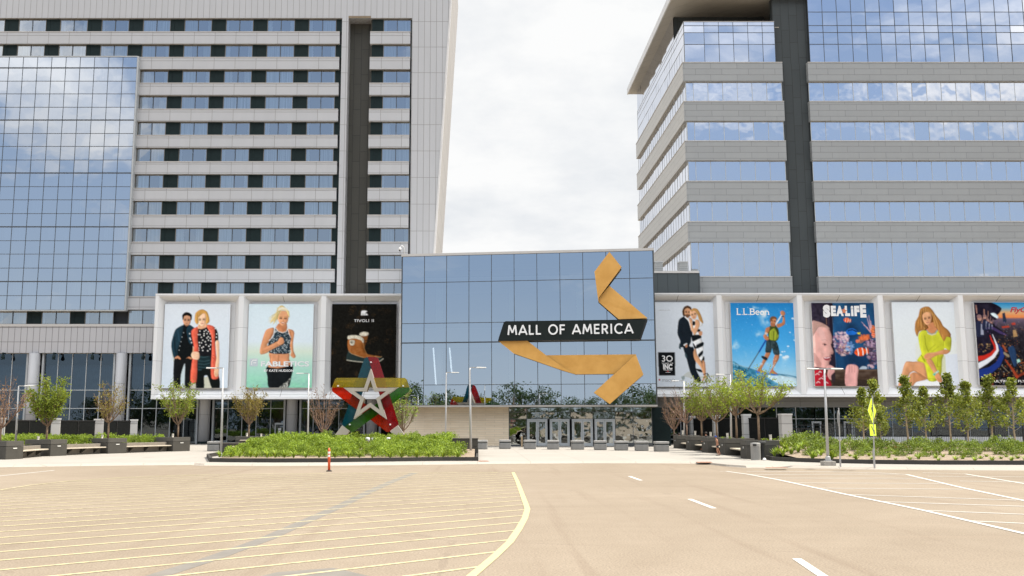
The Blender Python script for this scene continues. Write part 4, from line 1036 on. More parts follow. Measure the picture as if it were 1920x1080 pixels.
def paint_runner():
    c = Canvas((72,60),(800,60),(45,1000),(770,1000), 4); c.grad([(0,'d9eaf2'),(.45,'dbe8f0'),(.57,'d6e4d4'),(.68,'bcdfd0'),(.82,'a8dac8'),(1,'8fcfb4')])
    n = c.noise(14,26); c.img[...,1] += (n-.5)*.08*np.clip((c.v-.75)*4,0,1); c.img += ((c.noise(25,60)-.5)*.10*np.clip((c.v-.8)*4,0,1))[...,None]
    c.poly([(278,765),(545,735),(562,800),(545,880),(505,1000),(300,1000),(280,880)], '14181b', 1)
    c.poly([(405,1000),(520,905),(540,890),(500,1000)], 'b8b8b0', 0); 
    for k in range(40):
        x = c.r.uniform(420,525); y = c.r.uniform(915,998)
        if y > 1000-(x-405)*.85: c.ell(x, y, c.r.uniform(4,9), 4, '101214', 1, 0, c.r.uniform(0,180))
    sk = 'c98a62'
    m = c.poly([(305,610),(515,612),(520,680),(545,738),(480,770),(400,785),(330,780),(285,765),(308,690)], 'cf8f68', 1)
    c.shade(m, [(405,640),(400,740)], 14, 'a8643f', .5); c.shade(m, [(310,640),(305,720)], 22, 'a8643f', .45); c.ell(402,722,5,8,'8a4c30')
    m = c.poly([(350,330),(290,340),(255,370),(222,470),(195,580),(205,628),(270,615),(400,545),(440,525),(435,480),(385,475),(275,530),(305,470),(345,400)], sk, 1)
    c.shade(m, [(290,360),(250,470),(225,580)], 26, 'de9f74', .6); c.shade(m, [(330,400),(280,520)], 16, 'a5633f', .5)
    m = c.poly([(510,345),(560,355),(580,390),(565,500),(570,590),(595,650),(570,672),(535,640),(545,600),(530,540),(540,470),(515,400)], sk, 1); c.shade(m, [(535,380),(548,470)], 18, 'a5633f', .5)
    m = c.poly([(372,322),(500,335),(510,380),(540,440),(530,520),(520,618),(300,612),(290,500),(350,420)], '22323a', 1)
    for k in range(420):
        x = c.r.uniform(290,540); y = c.r.uniform(340,618); q = c.r.rand()
        if m[min(c.H-1,int(c.uv((x,y))[1]*c.H)), min(c.W-1,int(c.uv((x,y))[0]*c.W))] > 0: c.line([(x,y),(x+c.r.uniform(-12,12),y+c.r.uniform(-9,9))], c.r.uniform(3,6), ('e6ecee' if q < .55 else ('4a6f8e' if q < .7 else '0c1114')))
    c.poly([(375,325),(400,365),(450,385),(485,375),(500,335),(490,300),(400,295)], sk); 
    c.line([(365,325),(400,372),(450,388),(492,372),(505,335)], 7, 'e8ecec'); c.line([(366,325),(355,390),(335,440),(295,475)], 7, 'e8ecec'); c.line([(505,340),(520,400),(542,445)], 6, 'e8ecec')
    m = c.poly([(205,580),(290,535),(360,498),(405,478),(440,500),(430,522),(340,570),(265,612),(215,626)], 'cf9068', 1); c.shade(m, [(230,600),(400,520)], 9, 'a5633f', .35)
    c.poly([(395,480),(425,435),(458,450),(465,500),(430,522),(395,512)], 'd3956c'); 
    for y in (465,480,495): c.line([(425,y),(460,y+4)], 3, '9c5c3c', .7)
    c.poly([(400,285),(495,285),(490,340),(450,368),(395,325)], 'b87852'); c.face(455, 225, 118, 150, 'd89d74', 2, smile=True, brow='8a6038')
    c.poly([(385,230),(382,160),(400,100),(440,75),(480,100),(520,140),(528,215),(512,190),(490,140),(440,130),(408,165),(396,230)], 'dcc688')
    for k in range(26):
        x = c.r.uniform(335,395); c.line([(400+c.r.uniform(-15,40), 110+c.r.uniform(-25,50)), (x+10, 190+c.r.uniform(-20,30)), (x-40+c.r.uniform(-15,40), 215+c.r.uniform(0,85))], [5,4,1.5], ('e8d8a4' if k % 2 else 'b89a5a'), .8)
    c.poly([(385,150),(360,190),(320,240),(310,280),(350,250),(345,290),(370,260),(390,200)], 'd9c488', 1, .9)
    c.poly([(400,120),(430,95),(490,105),(520,140),(480,125),(440,122),(405,140)], 'f0ece0', 1, .8)
    return c.out()
def paint_boot():
    c = Canvas((78,60),(803,60),(65,1000),(795,1000), 6); c.grad([(0,'14130f'),(1,'15130e')])
    for k in range(46):
        x = c.r.uniform(60,800); y = c.r.uniform(60,1000); s_ = c.r.uniform(25,60); ang = c.r.uniform(0,180); b = c.r.choice(['3a2a18','2e2214','4a3520','241c12'])
        for i in range(4):
            for j in range(5):
                a = R(ang); dx, dy = (i-1.5)*s_*.42, (j-2)*s_*.3; q = 1-abs(j-2)*.18
                c.line([(x+dx*q*math.cos(a)-dy*math.sin(a)-4, y+dx*q*math.sin(a)+dy*math.cos(a)), (x+dx*q*math.cos(a)-dy*math.sin(a)+5, y+dx*q*math.sin(a)+dy*math.cos(a)+4)], 3.5, c.r.choice([b,'6b4c2a','2a2014']), .75)
    c.img += ((c.noise(50,60)-.5)*.05)[...,None]
    c.poly([(400,400),(480,400),(470,480),(440,560),(420,520)], '7a4a24'); c.poly([(385,410),(395,385),(440,375),(485,382),(490,405),(470,420),(420,425)], 'c9c1ae', grain=.25, gs=(80,90))
    m = c.poly([(262,455),(430,460),(435,540),(470,620),(550,640),(640,655),(600,680),(430,670),(270,600)], '9a5c2c', 1, grain=.10)
    c.shade(m, [(280,460),(275,600)], 26, 'b5764a', .5); c.line([(330,610),(420,580)], 3, 'c99a5c', .7); c.line([(310,600),(370,560)], 2.5, 'c99a5c', .5); c.line([(420,470),(440,560),(470,630)], 6, 'd0a468', .6)
    c.poly([(265,590),(300,625),(430,668),(520,665),(620,660),(655,675),(610,705),(430,715),(245,695)], '23302f', 1)
    c.line([(245,693),(330,706),(430,716),(560,716),(620,703),(655,677)], 8, 'd8d2be'); c.line([(265,595),(300,622),(430,664)], 5, 'c0b08a'); c.line([(560,650),(610,668),(640,650)], 4, 'c8b48a')
    c.poly([(250,440),(265,418),(340,412),(400,425),(435,460),(430,505),(400,470),(330,450),(262,462)], 'd2cbb8', 1, grain=.3, gs=(80,90))
    c.poly([(275,475),(300,465),(335,475),(325,525),(285,525)], 'cfc8b4', 1); c.ell(300,492,15,13,'2a241c'); c.ell(303,490,8,7,'e8e2d0')
    for k in range(6): c.line([(438+k*6, 480+k*26), (470+k*3, 470+k*26)], 5, '0e0c0a'); c.line([(440+k*6, 492+k*24), (472+k*3, 515+k*22)], 4, '181410')
    # small animal mark above the title
    c.poly([(402,178),(405,145),(425,133),(462,136),(476,146),(462,152),(455,165),(475,172),(478,186),(402,188)], 'e8e8e8', 1)
    c.line([(425,172),(425,188)], 4, '14130f'); c.line([(447,170),(447,188)], 4, '14130f')
    return c.out()
def paint_evening():
    c = Canvas((-60,40),(672,40),(-40,990),(695,990), 8); c.grad([(0,'dde5ee'),(1,'d5dde6')])
    c.poly([(330,870),(400,820),(470,880),(690,855),(695,870),(470,905),(380,885)], 'c3c7c0', 1, .8); c.poly([(310,880),(345,870),(345,905),(320,915)], '7c8c88', 1, .7)
    m = c.poly([(330,540),(400,530),(450,560),(470,700),(475,800),(530,920),(500,948),(460,915),(410,830),(370,680)], '141c24', 1)
    c.poly([(345,200),(290,235),(275,300),(270,400),(300,480),(290,540),(320,550),(410,530),(440,440),(430,350),(400,240),(375,205)], '172029', 1)
    c.poly([(290,510),(285,560),(305,570),(305,530)], '2a4048', 1); c.poly([(350,600),(352,650),(372,680),(375,640)], '3a5058', 1, .8)
    c.poly([(355,195),(400,230),(430,340),(425,370),(395,260),(350,210)], 'e8ecf0', 1); c.poly([(425,430),(435,540),(400,535),(420,490)], 'e6eaee', 1); c.poly([(335,522),(370,502),(378,515),(348,535)], 'e8ecf0', 1)
    c.poly([(352,530),(375,515),(380,540),(362,556)], 'c98a66'); c.poly([(400,215),(435,235),(440,300),(430,380),(415,300)], 'cf9a74', 1)
    c.poly([(440,250),(545,260),(545,310),(500,320),(520,370),(530,430),(545,480),(560,560),(550,640),(570,690),(540,730),(500,660),(470,560),(440,480),(432,430),(455,400),(435,330)], 'eef0f2', 1)
    c.poly([(440,255),(470,262),(465,300),(440,300)], '11141a', 1); c.poly([(490,345),(525,350),(520,378),(490,372)], '11141a', 1)
    c.poly([(435,415),(520,410),(540,440),(510,455),(455,480),(437,480)], '11171a', 1); c.poly([(480,525),(555,490),(558,530),(500,560),(478,560)], '11171a', 1); c.poly([(500,630),(550,585),(552,620),(510,665)], '11171a', 1); c.poly([(530,712),(562,650),(570,690),(545,730)], '11171a', 1); c.poly([(440,500),(465,530),(480,570),(455,560)], '11171a', 1); c.poly([(470,790),(530,800),(545,830),(500,820)], '11171a', 1)
    c.poly([(470,560),(490,640),(540,720),(580,850),(590,900),(565,880),(530,780),(460,690),(445,610)], 'd09a72', 1); c.poly([(545,700),(575,720),(582,860),(560,920),(538,930),(560,860)], 'c48c66', 1)
    c.line([(555,855),(600,840),(635,905)], 7, '0e0e10'); c.line([(600,845),(600,900),(570,945),(545,950)], 8, '0e0e10'); c.line([(635,905),(640,915)],4,'0e0e10')
    c.poly([(470,240),(510,245),(520,300),(480,390),(455,410),(430,350),(415,270),(440,290),(450,340),(470,300)], 'd5a27c', 1); c.poly([(505,375),(545,370),(545,410),(520,420)], 'cf9670')
    c.face(385, 155, 78, 112, 'c8946e', 4, lip='9a5a48', brow='3a2418'); c.poly([(350,190),(385,215),(420,190),(405,180),(365,180)], '5a3c28', 1, .75)
    c.poly([(332,190),(325,140),(345,95),(385,78),(425,100),(428,140),(415,120),(380,105),(350,130),(352,200)], '4a3220')
    c.face(452, 180, 74, 100, 'e2b08a', -14, smile=False, lip='b05048', brow='6a4428')
    c.poly([(425,130),(450,108),(495,118),(530,175),(550,230),(560,280),(540,270),(510,235),(500,190),(480,150),(450,135),(430,150)], 'b98a4e')
    for k in range(7): c.line([(470+k*6,130+k*6),(510+k*6,215+k*8)], 3, ('dcb878' if k%2 else '80582c'), .6)
    c.poly([(50,605),(238,605),(242,865),(58,865)], '14171a', 0)
    return c.out()
def paint_paddler():
    c = Canvas((55,48),(772,48),(85,985),(815,985), 9); c.grad([(0,'2583c6'),(.25,'3596d8'),(.5,'4aa8e4'),(.75,'7cc2ec'),(.85,'94cbe8'),(1,'6aa6c8')])
    n = .4*c.noise(6,7)+.3*c.noise(13,16)+.3*c.noise(28,34)
    def cl(cx, cy, rx, ry, th=.45, a=.9):
        u, v = c.uv((cx, cy)); d = np.hypot((c.u-u)*c.sx/rx, (c.v-v)*c.sy/ry); m = np.clip((1-d)*1.1, 0, 1)**.8*np.clip((n-th-.02)*3.2, 0, 1); c.put(m, 'e8f0f4', m*0+a)
    cl(450,180,100,170); cl(380,400,60,50,.5); cl(620,110,60,50,.5,.7); cl(110,520,80,60,.45); cl(230,590,90,60,.5,.7); cl(320,80,60,50,.5,.6); cl(560,720,150,80,.5,.8); cl(670,660,60,40,.4); cl(330,90,60,40)
    c.put((np.clip((c.v-.60)*2.2,0,1)*n*.6), 'c2dcea', 1.0)
    for k in range(70): c.ell(c.r.uniform(80,800), c.r.uniform(60,800), c.r.uniform(2,6), c.r.uniform(2,5), 'd8ecf8', .6)
    for p in [(760,225,18),(780,470,16),(727,382,10),(705,538,14),(640,600,12),(665,598,10),(690,655,26),(660,665,20),(620,635,18),(795,510,6)]: c.ell(p[0], p[1], p[2], p[2]*.6, 'eef4f8', .8)
    m = c.poly([(70,715),(150,745),(250,775),(360,810),(500,840),(600,845),(720,880),(830,900),(830,1000),(60,1000)], '4c8fae', 1, grain=.3, gs=(26,50))
    c.poly([(85,720),(200,770),(300,840),(420,900),(560,990),(60,1000),(60,730)], '2f6f8a', 1, .55, grain=.35, gs=(40,70)); c.poly([(500,850),(650,870),(830,905),(830,1000),(640,975),(480,890)], 'c6dce4', 1, .9, grain=.1)
    c.line([(80,735),(160,752),(250,778)], 7, 'd0e2ea', .6); c.line([(600,850),(700,862),(830,890)], 9, '3c6a86', .8)
    c.poly([(355,812),(500,840),(600,862),(540,866),(420,850),(340,835)], '2c78c8', 1)
    sk = 'b0724e'
    c.line([(640,175),(250,800)], 10, '7c8a94'); c.line([(640,175),(560,300),(480,430)], 15, 'dfe3e4'); c.line([(455,470),(378,600)], 17, '1e4aa0'); c.line([(378,600),(250,803)], 8, '3c4c58')
    m = c.poly([(500,600),(460,600),(425,680),(400,740),(360,800),(358,815),(390,825),(442,833),(440,822),(405,800),(440,730),(475,680),(505,620)], sk, 1); c.shade(m, [(455,620),(410,750)], 9, 'd69a74', .7)
    c.poly([(410,645),(465,665),(470,692),(450,695),(408,668)], '20242a', 1); c.ell(400,735,16,12,'c8d4dc',.8)
    m = c.poly([(560,630),(605,630),(600,680),(560,750),(535,800),(585,845),(580,853),(500,838),(498,825),(530,770),(535,700)], sk, 1); c.shade(m, [(575,660),(535,780)], 9, 'd69a74', .7)
    for k in range(8): c.ell(c.r.uniform(535,570), c.r.uniform(680,790), 7, 5, 'e2e6e8', .6)
    c.poly([(470,465),(570,485),(600,560),(608,632),(545,628),(525,560),(510,608),(450,605),(455,530)], '2b3a3f', 1, grain=.14, gs=(50,60))
    c.poly([(500,310),(570,315),(600,360),(600,440),(570,480),(490,465),(480,400)], '3c4a20', 1)
    m = c.poly([(500,370),(545,335),(560,345),(600,410),(598,430),(572,470),(520,470),(495,452)], '93a032', 1); c.shade(m, [(545,370),(540,470)], 9, '4c5a1a', .9); c.shade(m, [(580,400),(575,460)], 8, '5c6a22', .8); c.line([(565,310),(590,400)], 12, '34401c')
    m = c.poly([(500,320),(455,335),(440,400),(425,420),(440,455),(465,472),(492,460),(485,435),(460,415),(490,375)], sk, 1); c.shade(m, [(460,350),(438,430)], 9, 'd69a74', .7); c.ell(458,395,15,14,'e8e4e0',.7)
    m = c.poly([(575,290),(640,270),(645,200),(665,200),(672,280),(640,310),(590,330)], sk, 1); c.shade(m, [(655,210),(660,280)], 7, 'd69a74', .7)
    c.poly([(618,150),(640,135),(668,150),(672,180),(650,195),(625,180)], 'b87a56'); c.line([(633,200),(655,202)], 9, '20242a')
    c.face(540, 255, 62, 92, 'b87a56', 8, lip='8a4838', brow='5a3c24'); c.poly([(503,270),(500,225),(520,203),(550,200),(575,215),(578,240),(560,228),(530,230),(515,250)], '6a4a30'); c.poly([(505,275),(560,290),(560,315),(515,312)], '9a6244')
    return c.out()
def paint_aquarium():
    c = Canvas((65,48),(778,48),(105,983),(832,983), 10); c.grad([(0,'1c4468'),(.3,'1b4a78'),(.6,'143a62'),(1,'0e2742')])
    n = c.noise(7,9); c.put(np.clip(n-.4,0,1)*1.2, '2a6ea0', 1.0); c.put(np.clip((c.noise(5,6)-.55)*2,0,1), '0d2238', .8)
    c.poly([(60,40),(300,40),(310,400),(335,800),(90,800)], '241c2c', 1); c.poly([(60,40),(225,40),(232,300),(70,300)], '2b2534', 1, grain=.1); c.line([(235,215),(238,290)], 10, '8a6450', .8); c.line([(255,60),(262,300)], 14, '3a3040', .8)
    c.line([(305,210),(345,790)], 6, '5b8fc0', .55)
    def coral(cx, cy, rx, ry, cols, k_, sz):
        for k in range(k_):
            a = c.r.uniform(0, 6.28); q = math.sqrt(c.r.rand()); c.ell(cx+rx*q*math.cos(a), cy+ry*q*math.sin(a), c.r.uniform(.5,1)*sz, c.r.uniform(.5,1)*sz*.8, c.r.choice(cols), .85, .5)
    coral(395,480,80,110,['c8a8c0','8a6a90','e0c4cc','5c4870','b08890'],90,26); coral(430,580,90,60,['d0a8a8','9a6c70','e8c8c0','6a4c60'],60,22); coral(500,560,50,70,['8ab0dc','6a90c8','b0c8e4'],24,24); coral(440,430,50,60,['e8d0d4','c8a0b0'],20,24)
    coral(740,560,80,150,['4a3a50','6a5468','2a2438','8a7080','9c8090'],120,26); coral(770,690,60,90,['6a4c70','a088a0','3a3040'],60,22); coral(740,500,60,40,['c0a0b8','8a6c90'],26,20); coral(720,770,40,25,['d0b0b8'],14,18)
    c.poly([(600,800),(640,760),(690,770),(680,800)], 'd4e0ec', 1, .8)
    for (a, b, w) in (((735,380),(632,262),14),((735,370),(690,200),14),((740,350),(712,185),14),((745,330),(735,250),12),((700,330),(655,300),10)): c.line([a, b], [w, 5], 'd0a4b0')
    coral(770,370,32,70,['e8784a','f09060','c85a34'],50,20); coral(660,440,60,30,['e06a40','f08c5c','c05030'],46,20); c.poly([(600,455),(640,420),(715,400),(720,430),(650,490),(610,505)], 'e2703e', 1, .6)
    def fish(x, y, L_, H_, ang):
        a = R(ang); q = lambda u, v: (x+u*L_*math.cos(a)-v*H_*math.sin(a), y+u*L_*math.sin(a)+v*H_*math.cos(a))
        c.poly([q(-.5,0),q(-.3,-.42),(q(.1,-.5)),q(.35,-.2),q(.5,-.35),q(.5,.35),q(.35,.2),q(.1,.5),q(-.3,.42)], 'd8501e', 1)
        for u in (-.25,.08,.36): c.line([q(u,-.40),q(u+.03,0),q(u,.40)], L_*.07, 'f2f0ec')
        c.ell(*q(-.38,-.08), L_*.03, L_*.03, '101010'); c.line([q(.1,-.5),q(.3,-.3)], 4, '1c1010', .8); c.line([q(.1,.5),q(.3,.3)], 4, '1c1010', .8)
    fish(472,243,85,55,8); fish(630,600,160,95,-8); fish(588,480,48,40,-20); fish(768,410,60,50,80)
    c.poly([(455,375),(480,345),(530,335),(570,355),(590,385),(560,408),(500,412),(465,400)], '1c66c0', 1); c.line([(480,360),(530,352),(572,372)], 12, '10203c'); c.poly([(580,385),(622,382),(612,398),(628,408),(590,402)], 'd8cc40', 1); c.ell(480,372,4,4,'0c0c14')
    # child's face in profile
    m = c.poly([(70,290),(130,260),(215,290),(265,340),(295,420),(298,490),(285,520),(300,560),(315,600),(305,628),(282,632),(290,655),(280,672),(285,690),(265,720),(262,760),(235,782),(180,780),(110,770),(75,770)], 'd8a49c', 1)
    c.shade(m, [(110,320),(180,380),(200,460)], 60, 'e8c0bc', .45); c.shade(m, [(90,640),(150,740)], 60, 'a8706c', .40); c.shade(m, [(200,600),(250,640)], 30, 'e6b4ac', .5); c.shade(m, [(275,640),(262,760)], 16, '9c6060', .4)
    c.poly([(75,255),(130,255),(200,280),(262,320),(275,350),(215,320),(150,320),(85,420),(70,420)], 'b08c84', 1, .9)
    for k in range(12): c.line([(76,300+k*9),(130,272+k*4),(215+k*4,300+k*3)], 3, ('d8b8a8' if k%2 else '8c6458'), .5)
    c.line([(190,515),(215,508),(238,522)], 6, '6a4440', .9); c.ell(217,521,11,8,'2c2430'); c.line([(180,470),(225,462),(250,480)], 5, 'b08078', .6)
    c.poly([(200,668),(235,658),(278,655),(268,690),(240,698),(215,690)], '9c3c48', 1); c.line([(212,668),(240,670),(268,662)], 9, 'f0e8e8'); c.ell(292,612,12,7,'b07870',.6)
    c.poly([(225,800),(260,745),(325,775),(330,830),(285,910),(240,880)], 'cc9894', 1); c.line([(268,800),(290,830)], 8, '8c5c58', .6)
    c.poly([(95,800),(830,795),(832,983),(105,983)], '4a3a30', 0, grain=.14, gs=(12,40)); c.line([(300,810),(830,808)], 12, '6a5444', .8); c.line([(300,915),(830,918)], 9, '2a201a', .9); c.poly([(300,925),(832,925),(832,983),(300,983)], '2e2520', 0, .8)
    c.poly([(255,800),(325,790),(320,850),(290,915),(245,880)], 'c8928e', 1); c.poly([(285,870),(330,830),(330,930),(300,940)], '30262a', 1)
    c.poly([(100,810),(200,800),(250,880),(290,983),(105,983)], 'a81c2c', 1)
    for p in [(130,850,22),(175,900,26),(210,870,16),(140,940,20),(230,945,20),(160,825,14)]: c.line([(p[0]-p[2],p[1]+8),(p[0],p[1]-8),(p[0]+p[2],p[1]+6)], 9, 'ece4e0', .9)
    m = c.poly([(455,780),(480,745),(540,740),(580,755),(598,790),(585,900),(575,985),(455,985),(442,880)], 'd8a09c', 1)
    for x in (490,520,552): c.shade(m, [(x,752),(x+3,800),(x,830)], 6, 'a86c6c', .55)
    c.shade(m, [(450,860),(462,980)], 24, 'a87070', .35); c.ell(545,736,30,18,'3c4c80',.4,.8)
    return c.out()
def paint_lime():
    c = Canvas((70,40),(795,40),(115,980),(862,978), 11); c.grad([(0,'dfe7ee'),(.5,'dfe6e8'),(1,'dde3ea')])
    c.poly([(335,505),(420,505),(420,720),(338,720)], 'dde2dc', 0); c.poly([(640,640),(830,620),(860,980),(690,980),(680,800)], 'd9e1ec', 0, .9); c.poly([(740,500),(835,480),(850,620),(720,630)], 'e3e8e6', 0)
    c.poly([(620,640),(672,640),(680,830),(610,840)], 'cfd2a8', 0, .8); c.poly([(300,960),(360,930),(640,920),(660,980),(300,980)], 'eef1f4', 0)
    sk = 'c98f66'
    m = c.poly([(265,860),(330,830),(450,905),(430,918),(340,940),(300,985),(262,985)], 'bf845c', 1); c.shade(m, [(300,860),(285,980)], 16, 'dba47c', .6)
    m = c.poly([(445,720),(300,712),(230,710),(200,760),(165,880),(130,985),(190,985),(240,900),(270,840),(320,820),(400,870),(470,912),(480,860)], sk, 1)
    c.shade(m, [(240,725),(205,790),(160,930)], 18, 'e2b088', .6); c.shade(m, [(280,835),(330,820),(400,860),(465,905)], 13, '96603c', .6); c.shade(m, [(260,730),(400,750)], 14, 'dba47c', .5)
    m = c.poly([(465,350),(395,370),(365,430),(385,560),(400,625),(350,700),(430,730),(460,840),(480,925),(560,930),(625,870),(635,700),(655,640),(665,560),(730,590),(745,460),(715,400),(620,360),(560,345)], 'bcc033', 1)
    c.shade(m, [(440,420),(450,520),(480,600)], 10, '8e9420', .8); c.shade(m, [(560,520),(480,590)], 7, '989e24', .6); c.shade(m, [(600,540),(520,600)], 6, '989e24', .6); c.shade(m, [(400,640),(440,710)], 12, '858b1c', .7); c.shade(m, [(470,620),(430,700)], 8, '90961e', .7); c.shade(m, [(590,640),(580,770)], 5, '7f851c', .9); c.shade(m, [(630,650),(630,770)], 5, '7f851c', .9); c.shade(m, [(585,770),(630,770)], 5, '7f851c', .9); c.shade(m, [(655,440),(650,540)], 8, '90961e', .7); c.shade(m, [(405,400),(400,560)], 14, 'ccd048', .6); c.shade(m, [(520,420),(540,520)], 20, 'cdd14a', .4); c.shade(m, [(470,900),(560,905)], 4, '8e9420', .7)
    m = c.poly([(730,590),(690,625),(600,635),(540,660),(490,690),(440,680),(430,650),(470,615),(560,605),(660,575)], 'c88c62', 1); c.shade(m, [(500,620),(640,600)], 9, 'e2b088', .6)
    for y in (640,655,670): c.line([(440,y),(480,y-12)], 3, '94603e', .6)
    m = c.poly([(455,700),(520,690),(575,800),(620,870),(640,930),(630,945),(590,935),(555,890),(530,820)], 'c88c62', 1); c.shade(m, [(480,710),(550,820)], 9, 'e2b088', .6); 
    for x in (590,605,620): c.line([(x,900),(x+12,935)], 3, '94603e', .6)
    c.line([(540,855),(590,820)], 20, '9fd0c0'); c.ell(548,856,12,12,'5cc0a8'); c.ell(575,832,8,8,'d8e4dc')
    c.poly([(430,170),(520,150),(600,300),(600,360),(440,360),(400,300)], '6c441e'); c.poly([(470,290),(550,265),(565,320),(590,352),(555,385),(515,398),(480,380),(458,352),(485,330)], 'c08058')
    c.face(470, 225, 100, 135, 'd8a278', -10, lip='b0605a', brow='6a4426')
    c.line([(465,360),(480,385),(520,405),(560,395),(582,360)], 13, '8aa8a8'); c.line([(475,395),(520,412),(565,398)], 11, 'd8ccb0'); 
    m = c.poly([(330,360),(335,270),(370,200),(390,120),(440,92),(490,92),(530,130),(570,190),(620,250),(650,310),(700,350),(735,400),(730,440),(690,430),(660,480),(620,420),(590,352),(545,290),(535,210),(505,160),(450,155),(415,190),(425,250),(468,325),(440,352),(380,372),(355,430)], 'a8743c', 1)
    c.shade(m, [(415,150),(405,230),(440,320)], 18, '5c3a1c', .7)
    for k in range(22):
        x = 395+k*9; c.shade(m, [(x*.85+60, 100+abs(k-7)*6), (x*1.15-70, 230+k*3), (x*1.3-120+c.r.uniform(-15,15), 330+k*5)], 5, ('d8b070' if k % 3 else '6c441e'), .6)
    for k in range(9): c.shade(m, [(395-k*5,180+k*8),(355-k*2,260+k*8),(350+k*4,340+k*8)], 5, ('d0a462' if k % 2 else '6c441e'), .6)
    return c.out()
def paint_city():
    c = Canvas((148,98),(850,98),(212,980),(915,980), 12); c.grad([(0,'2a86c0'),(.06,'5aa4cc'),(.12,'d8a878'),(.18,'e8884c'),(.20,'6c5c70'),(.27,'4a4250'),(.4,'221f28'),(1,'120f12')])
    r_ = c.r; c.img += ((c.noise(40,50)-.5)*.12*np.clip((c.v-.22)*8,0,1))[...,None]
    for k in range(260):
        y = 275+(r_.rand()**.8)*690; s_ = 3+ (y-250)/60; c.line([(lambda x: (x, y))(r_.uniform(300,915)), ] * 2, 1, '000000', 0) if False else None
        x = r_.uniform(330,915); w = r_.uniform(.6,1.6)*s_; h = r_.uniform(.8,2.6)*s_
        c.poly([(x,y),(x+w,y),(x+w,y+h),(x,y+h)], r_.choice(['30303c','1c1c24','4a3830','6c4a30','282430','8a5a34','c8843c','20283c']), 0, .8)
    for k in range(240): 
        y = 290+r_.rand()*680; c.ell(r_.uniform(330,915), y, 2+(y-250)/260, 2+(y-250)/300, r_.choice(['f0b860','e08a3c','f8e0a0','d05a28','c8d8e0']), .85)
    c.poly([(450,215),(475,205),(495,300),(485,315),(455,310)], '243044', 0); c.poly([(440,355),(520,345),(525,365),(450,375)], 'c43c24', 0, .8); c.poly([(545,318),(585,312),(590,338),(550,340)], 'c8402c', 0, .8); c.poly([(560,395),(590,390),(612,460),(565,470)], 'e0b070', 0, .7)
    c.poly([(512,580),(560,560),(592,620),(600,760),(570,780),(520,640)], '223a5c', 1); c.poly([(600,710),(625,700),(642,730),(605,742)], 'a8dcd0', 0)
    c.line([(455,560),(490,620)], 22, 'c85a34', .7); c.line([(470,640),(510,670)], 26, 'd8c49a', .6); c.line([(480,710),(560,820),(600,890)], [14,26,34], 'c04824', .75); c.line([(440,770),(520,850)], 4, 'f0e0b0', .8); c.line([(600,890),(680,850)], 26, 'b84020', .6); c.line([(340,870),(345,975)], 20, 'a84428', .6); c.line([(640,745),(915,700)], 10, 'd06a30', .7)
    # riders in the dark upper left
    c.poly([(148,98),(330,98),(440,160),(400,230),(340,215),(390,280),(330,300),(470,430),(380,450),(330,440),(320,480),(350,560),(340,620),(188,640),(170,400)], '181424', 1)
    c.img += ((c.noise(20,24)-.5)*.10*(c.mask([(148,98),(330,98),(430,160),(400,220),(360,400),(330,480),(350,560),(188,640)],0)))[...,None]
    c.poly([(325,215),(370,212),(410,250),(395,270),(345,240)], 'cfe0e8', 1)
    for (x, y, s_) in ((208,265,1.0),(265,255,.7),(300,290,.5),(330,310,.4)):
        c.ell(x, y, 24*s_, 32*s_, 'b88c7c'); c.ell(x-4*s_, y-18*s_, 26*s_, 20*s_, '8c6c6c'); c.poly([(x-40*s_,y+190*s_),(x-30*s_,y+40*s_),(x+35*s_,y+45*s_),(x+50*s_,y+190*s_)], '20243c', 1); c.poly([(x+15*s_,y+60*s_),(x+35*s_,y+70*s_),(x+45*s_,y+180*s_),(x+12*s_,y+180*s_)], 'b8bcd0', 0, .8)
        c.line([(x+26*s_,y+50*s_),(x+50*s_,y-30*s_),(x+48*s_,y-90*s_)], 13*s_, '9c7468')
    c.line([(170,130),(178,210)], 14, '9c7468'); c.line([(345,370),(430,420),(500,450)], [26,30,8], '4a3a6c', .8)
    for k in range(30): c.ell(r_.uniform(260,480), r_.uniform(300,480), r_.uniform(4,12), r_.uniform(4,10), r_.choice(['4a3c70','6a5490','2c2444','8a70a8']), .55, .5)
    for k in range(24): c.ell(r_.uniform(195,320), r_.uniform(540,630), 9, 7, r_.choice(['6c4c30','a07848','3c2c20','c8a870']), .7)
    c.line([(318,450),(335,500),(368,560),(375,600),(330,650),(260,685),(188,700)], [8,18,24,26,34,44,56], 'c42c20')
    c.line([(345,440),(368,500),(392,560),(398,610),(350,680),(280,730),(195,775)], [6,12,20,26,36,46,60], 'e2e6ee')
    c.line([(400,540),(435,600),(445,670),(400,760),(320,820),(205,860)], [10,30,46,56,66,86], '1c3480')
    return c.out()

